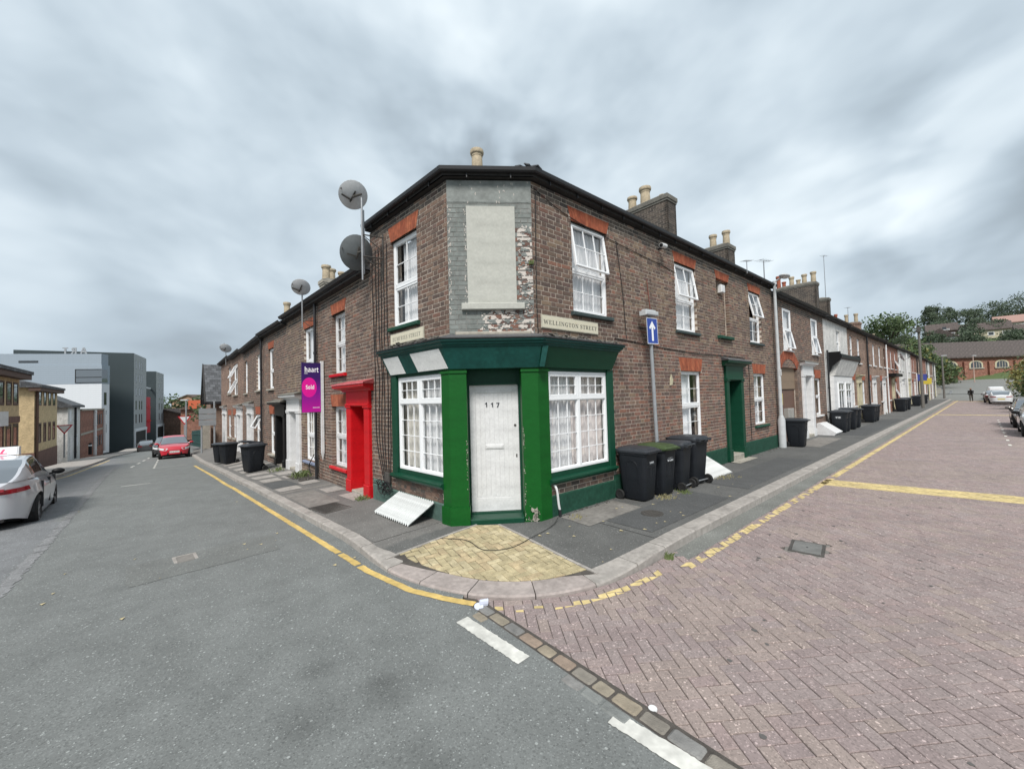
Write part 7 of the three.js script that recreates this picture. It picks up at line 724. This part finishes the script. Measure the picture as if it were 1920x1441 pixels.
  { const g = thing('brick_house', 'brick house with orange sign behind the green fence', 'house', FW, [-47, -3, -62], .5); mesh('wall', new B().box(-4, 0, -6, 5, 4.6, 0), mt.farRed, g); mesh('roof', new B().prism([[-4.4, 4.6], [5.4, 4.6], [.5, 7.2]], -6.4, .4), mt.tileBrown, g); mesh('sign_panel', new B().box(-3, 4.7, .45, -.6, 6, .55), M([.55, .12, .05], .6), g); }
}
// ---------------------------------------------------------------- right side: street end, chapel and hill
{
  const g = structure('far_road', 'grey cross road rising beyond the block paving', 'road'); mesh('carriageway', tint(sheet(30, 14, (u, v) => { const s = lerp(78.9, 138, u), n = lerp(-14, 34, v), [x, z] = Rxz(s, n); return [x, hillY(s) + .02, z]; }).geo(1), () => [1.15, 1.12, 1.08]), mt.asphalt, g); mesh('pale_line', tint(sheet(12, 1, (u, v) => { const [x, z] = Rxz(lerp(97.5, 98.6, v), lerp(-9, 22, u)); return [x, hillY(98) + .1, z]; }).geo(), () => [2.2, 2.1, 2]), mt.tarPath, g);
}
{
  const FCH = frame(102, -96.3, -.07), brick = M([.26, .11, .08], .9, { map: texRed }), g = thing('chapel', 'long red brick chapel with arched windows and dark roof', 'building', FCH, [15, 2, 0]), m = rel(g, FCH); mesh('wall', new B().box(-6, 1.5, -14, 34, 8.6, 0), mt.farRed, g, { m }); mesh('plinth', new B().box(-6, 1.5, 0, 34, 3.6, .4), mt.farRed, g, { m }); mesh('roof', new B().mould([[.7, 8.5], [.7, 8.8], [-7, 13.2], [-14.7, 8.8], [-14.7, 8.5]], -6.6, 34.6), M([.13, .105, .095], .9, { map: texSlate }), g, { m }); for (const x of [2.2, 8.0, 13.6, 19.4]) mesh('buttress', new B().box(x - .45, 1.5, 0, x + .45, 7.6, .5), mt.farRed, g, { m });
  for (const x of [4.9, 10.6, 16.4, 22]) { const p = sub('window', g, m.clone().multiply(T(x, 6.1, .02))), arc = (r, h) => { const P = [[-r, 0], [r, 0]]; for (let i = 0; i <= 10; i++) { const a = i / 10 * Math.PI; P.push([Math.cos(a) * r, h + Math.sin(a) * r * .62]); } return P; }; mesh('surround', new B().prism(arc(1.55, .85), -.1, .06), mt.cream, p); mesh('pane', new B().prism(arc(1.2, .8), 0, .09), mt.glassDark, p); const b = new B(); for (const k of [-.6, 0, .6]) b.box(k - .07, 0, .09, k + .07, 1.35, .13); mesh('mullion', b, mt.stone, p); mesh('sill', new B().box(-1.7, -.25, 0, 1.7, 0, .2), mt.stone, p); }
  const lp = thing('street_lamp', 'thin pale lamp post before the chapel wall', 'street lamp', FW, [105.5, 1.6, -90]); mesh('column', new B().cyl([0, 0, 0], [0, 7, 0], .1, .07, 8), M([.45, .33, .28], .7), lp); mesh('lantern', new B().box(-.15, 7, -.1, .7, 7.15, .1), mt.postPale, lp);
  const rl = thing('railing', 'grey pedestrian railing at the end of the terrace', 'railing', FR, [96.5, 0, 1.4]); for (let i = 0; i < 14; i++) mesh('bar', new B().box(i * .5, 0, 0, i * .5 + .05, 1.1, .05), mt.postGrey, rl); mesh('rail', new B().box(0, 1.1, 0, 7, 1.17, .06), mt.postGrey, rl);
  const wl = thing('low_wall', 'low pale wall beyond the last white house', 'wall', FR, [94.3, 0, 0]); mesh('wall', new B().box(0, 0, -.3, 12, 1.6, 0), mt.stone, wl); mesh('coping', new B().box(0, 1.6, -.35, 12, 1.7, .05), mt.kerb, wl);
}
{
  const G = [.085, .13, .045], Y = [.22, .21, .055]; let k = 0;
  const T1 = [[88, .2, -85.5, 10.5, 5.2, 4.4, 3000, 'large green tree over the end of the right terrace', { alt: Y }], [96, 1, -92, 8.2, 4, 3.6, 2400, 'green tree in front of the chapel roof', {}], [101.5, 1.4, -93, 6.4, 3, 3, 1600, 'smaller tree against the chapel wall', {}], [104, 8, -108, 13, 6, 5, 1800, 'tree behind the terrace chimneys', {}], [113, 8, -117, 12, 6, 5, 1600, 'rounded tree rising behind the far chimneys', {}]];
  for (const [x, y, z, h, rx, ry, n, l, o] of T1) tree(l, x, y, z, h, rx, ry, G, n * 2, { leaf: rx * .052, clumps: 24, ...o });
  for (const [s, n, y, h, rx, ry, c, l] of [[58, 9.6, 0, 4.6, 2.5, 2.2, Y, 'yellowing bush behind the parked white cars'], [66, 10, 0, 5.4, 2.8, 2.6, Y, 'golden green tree standing over the parked white cars'], [50, 9.3, 0, 4.2, 2.2, 2, G, 'dark green bush between the parked grey cars and the yellowing bush'], [43, 9.2, 0, 3.6, 1.9, 1.7, G, 'low green bush next to the dark green one'], [76, 11, 0, 6, 3, 2.8, G, 'green tree by the chapel end of the pavement'], [88, 10.5, 0, 5, 2.6, 2.4, [.2, .16, .04], 'orange tinted tree near the far road']]) { const [x, z] = Rxz(s, n); tree(l, x, y, z, h, rx, ry, c, 4500, { name: 'bush', cat: 'bush', alt: [.24, .15, .04], leaf: .12, clumps: 22 }); }
  const wood = [.08, .115, .065]; for (const [x, y, z, h, rx, ry, l] of [[176, 24, -165, 10, 2.6, 4.6, 'dark spreading pine on the skyline'], [183, 22.5, -168, 13, 4.2, 4.4, 'tall dark tree next to the skyline pine'], [190, 23, -170, 11.5, 4.6, 4.2, 'broad dark tree on the hilltop'], [198, 23, -170, 10.6, 6, 4, 'wide low tree on the hilltop'], [209, 24.5, -170, 12.4, 5.4, 4.6, 'round tree standing alone on the hill'], [208, 23.5, -158, 14.5, 7, 5.5, 'biggest dark tree rising highest on the hill'], [146, 11, -125, 8.2, 4.2, 3.6, 'dark green tree between the hill houses'], [152, 9, -118, 8.4, 5, 3.6, 'wide green tree below the cream house'], [166, 18, -152, 8, 4.5, 3.4, 'green tree between the skyline pine and the dormer house'], [138, 9, -124, 6, 4.5, 2.6, 'low green bush above the chapel ridge'], [217, 22, -165, 11, 6, 4.5, 'tree beside the biggest dark hilltop tree'], [160, 15, -137, 7.5, 3.4, 3.4, 'tree between the white gable and the dormer house'], [178, 17, -143, 7.5, 4, 3.4, 'tree beside the cream hill house'], [146, 13, -136, 7, 4, 3.2, 'low tree just below the dormer house'], [161, 11, -124, 7, 4.4, 3.2, 'tree above the end of the chapel roof'], [182, 20, -152, 7.5, 4.6, 3.4, 'bushy tree behind the cream hill house'], [170, 19, -156, 8.5, 4.6, 3.8, 'bushy tree behind the round dormer house'], [197, 21, -156, 8, 5, 3.6, 'bushy tree behind the pinkish roof']]) tree(l, x, y, z, h, rx, ry, wood, 3200, { leaf: .25, clumps: 22 });
  const hh = (label, x, y, z, w, h, wm, rm, rot, dorm) => { const g = thing('hill_house', label, 'house', FW, [x, y, z], rot); mesh('wall', new B().box(-w / 2, -3, -7, w / 2, h, 0), wm, g); mesh('roof', new B().mould([[.5, h], [.5, h + .25], [-3.5, h + 3.2], [-7.5, h + .25], [-7.5, h]], -w / 2 - .4, w / 2 + .4), rm, g); mesh('gable', new B().mould([[0, h], [-3.5, h + 2.9], [-7, h]], -w / 2, w / 2), wm, g); for (const k of [-.25, .2]) flatWin(g, new THREE.Matrix4(), k * w, h - 2, 1.6, 1.4, 0, mt.glassDark, mt.white, .2); if (dorm) { mesh('dormer', new B().add(new THREE.CylinderGeometry(1.3, 1.3, 2.4, 14, 1, false, -Math.PI / 2, Math.PI).rotateX(Math.PI / 2).translate(.5, h + .9, -.8)).box(-.8, h + .2, -2, 1.8, h + .9, .4), mt.white, g); mesh('dormer_window', new B().box(0, h + .7, .4, 1, h + 1.5, .45), mt.glassDark, g); } };
  const bw = M([.2, .13, .1], .9), cr = M([.5, .45, .34], .9), roofM = M([.14, .11, .1], .9, { map: texSlate });
  hh('brown roofed house on the hill with white dormer', 156, 18.5, -142, 7.5, 3, bw, roofM, -.75, 1); hh('house with white gable wall on the hillside', 152, 15.5, -134, 5.5, 3, mt.render, roofM, .6, 0); hh('house with round white dormer among the hill trees', 166, 18, -145, 8, 3.4, cr, roofM, -.7, 1); hh('cream house with square window on the hill', 174, 17.5, -141, 7.5, 4, cr, roofM, -.75, 0); hh('pinkish roofed house high on the hill', 190, 21.5, -148, 9, 3.5, M([.5, .44, .4], .9), M([.32, .2, .17], .9), -.75, 0); hh('low brown house just above the chapel roof', 168, 15, -126, 7, 3.4, bw, roofM, -.8, 0);
  { const g = thing('yellow_house', 'ochre gabled house showing above the golden bushes', 'house', FR, [118, 2.5, 17.5]); mesh('wall', new B().box(-4, -2, -4, 4, 4.4, 4), M([.5, .34, .12], .9), g); mesh('roof', new B().prism([[-4.6, 4.4], [4.6, 4.4], [0, 6.6]], -4.5, 4.5), roofM, g, { m: new THREE.Matrix4().makeRotationY(Math.PI / 2) }); }
}
renderer.render(scene, camera);
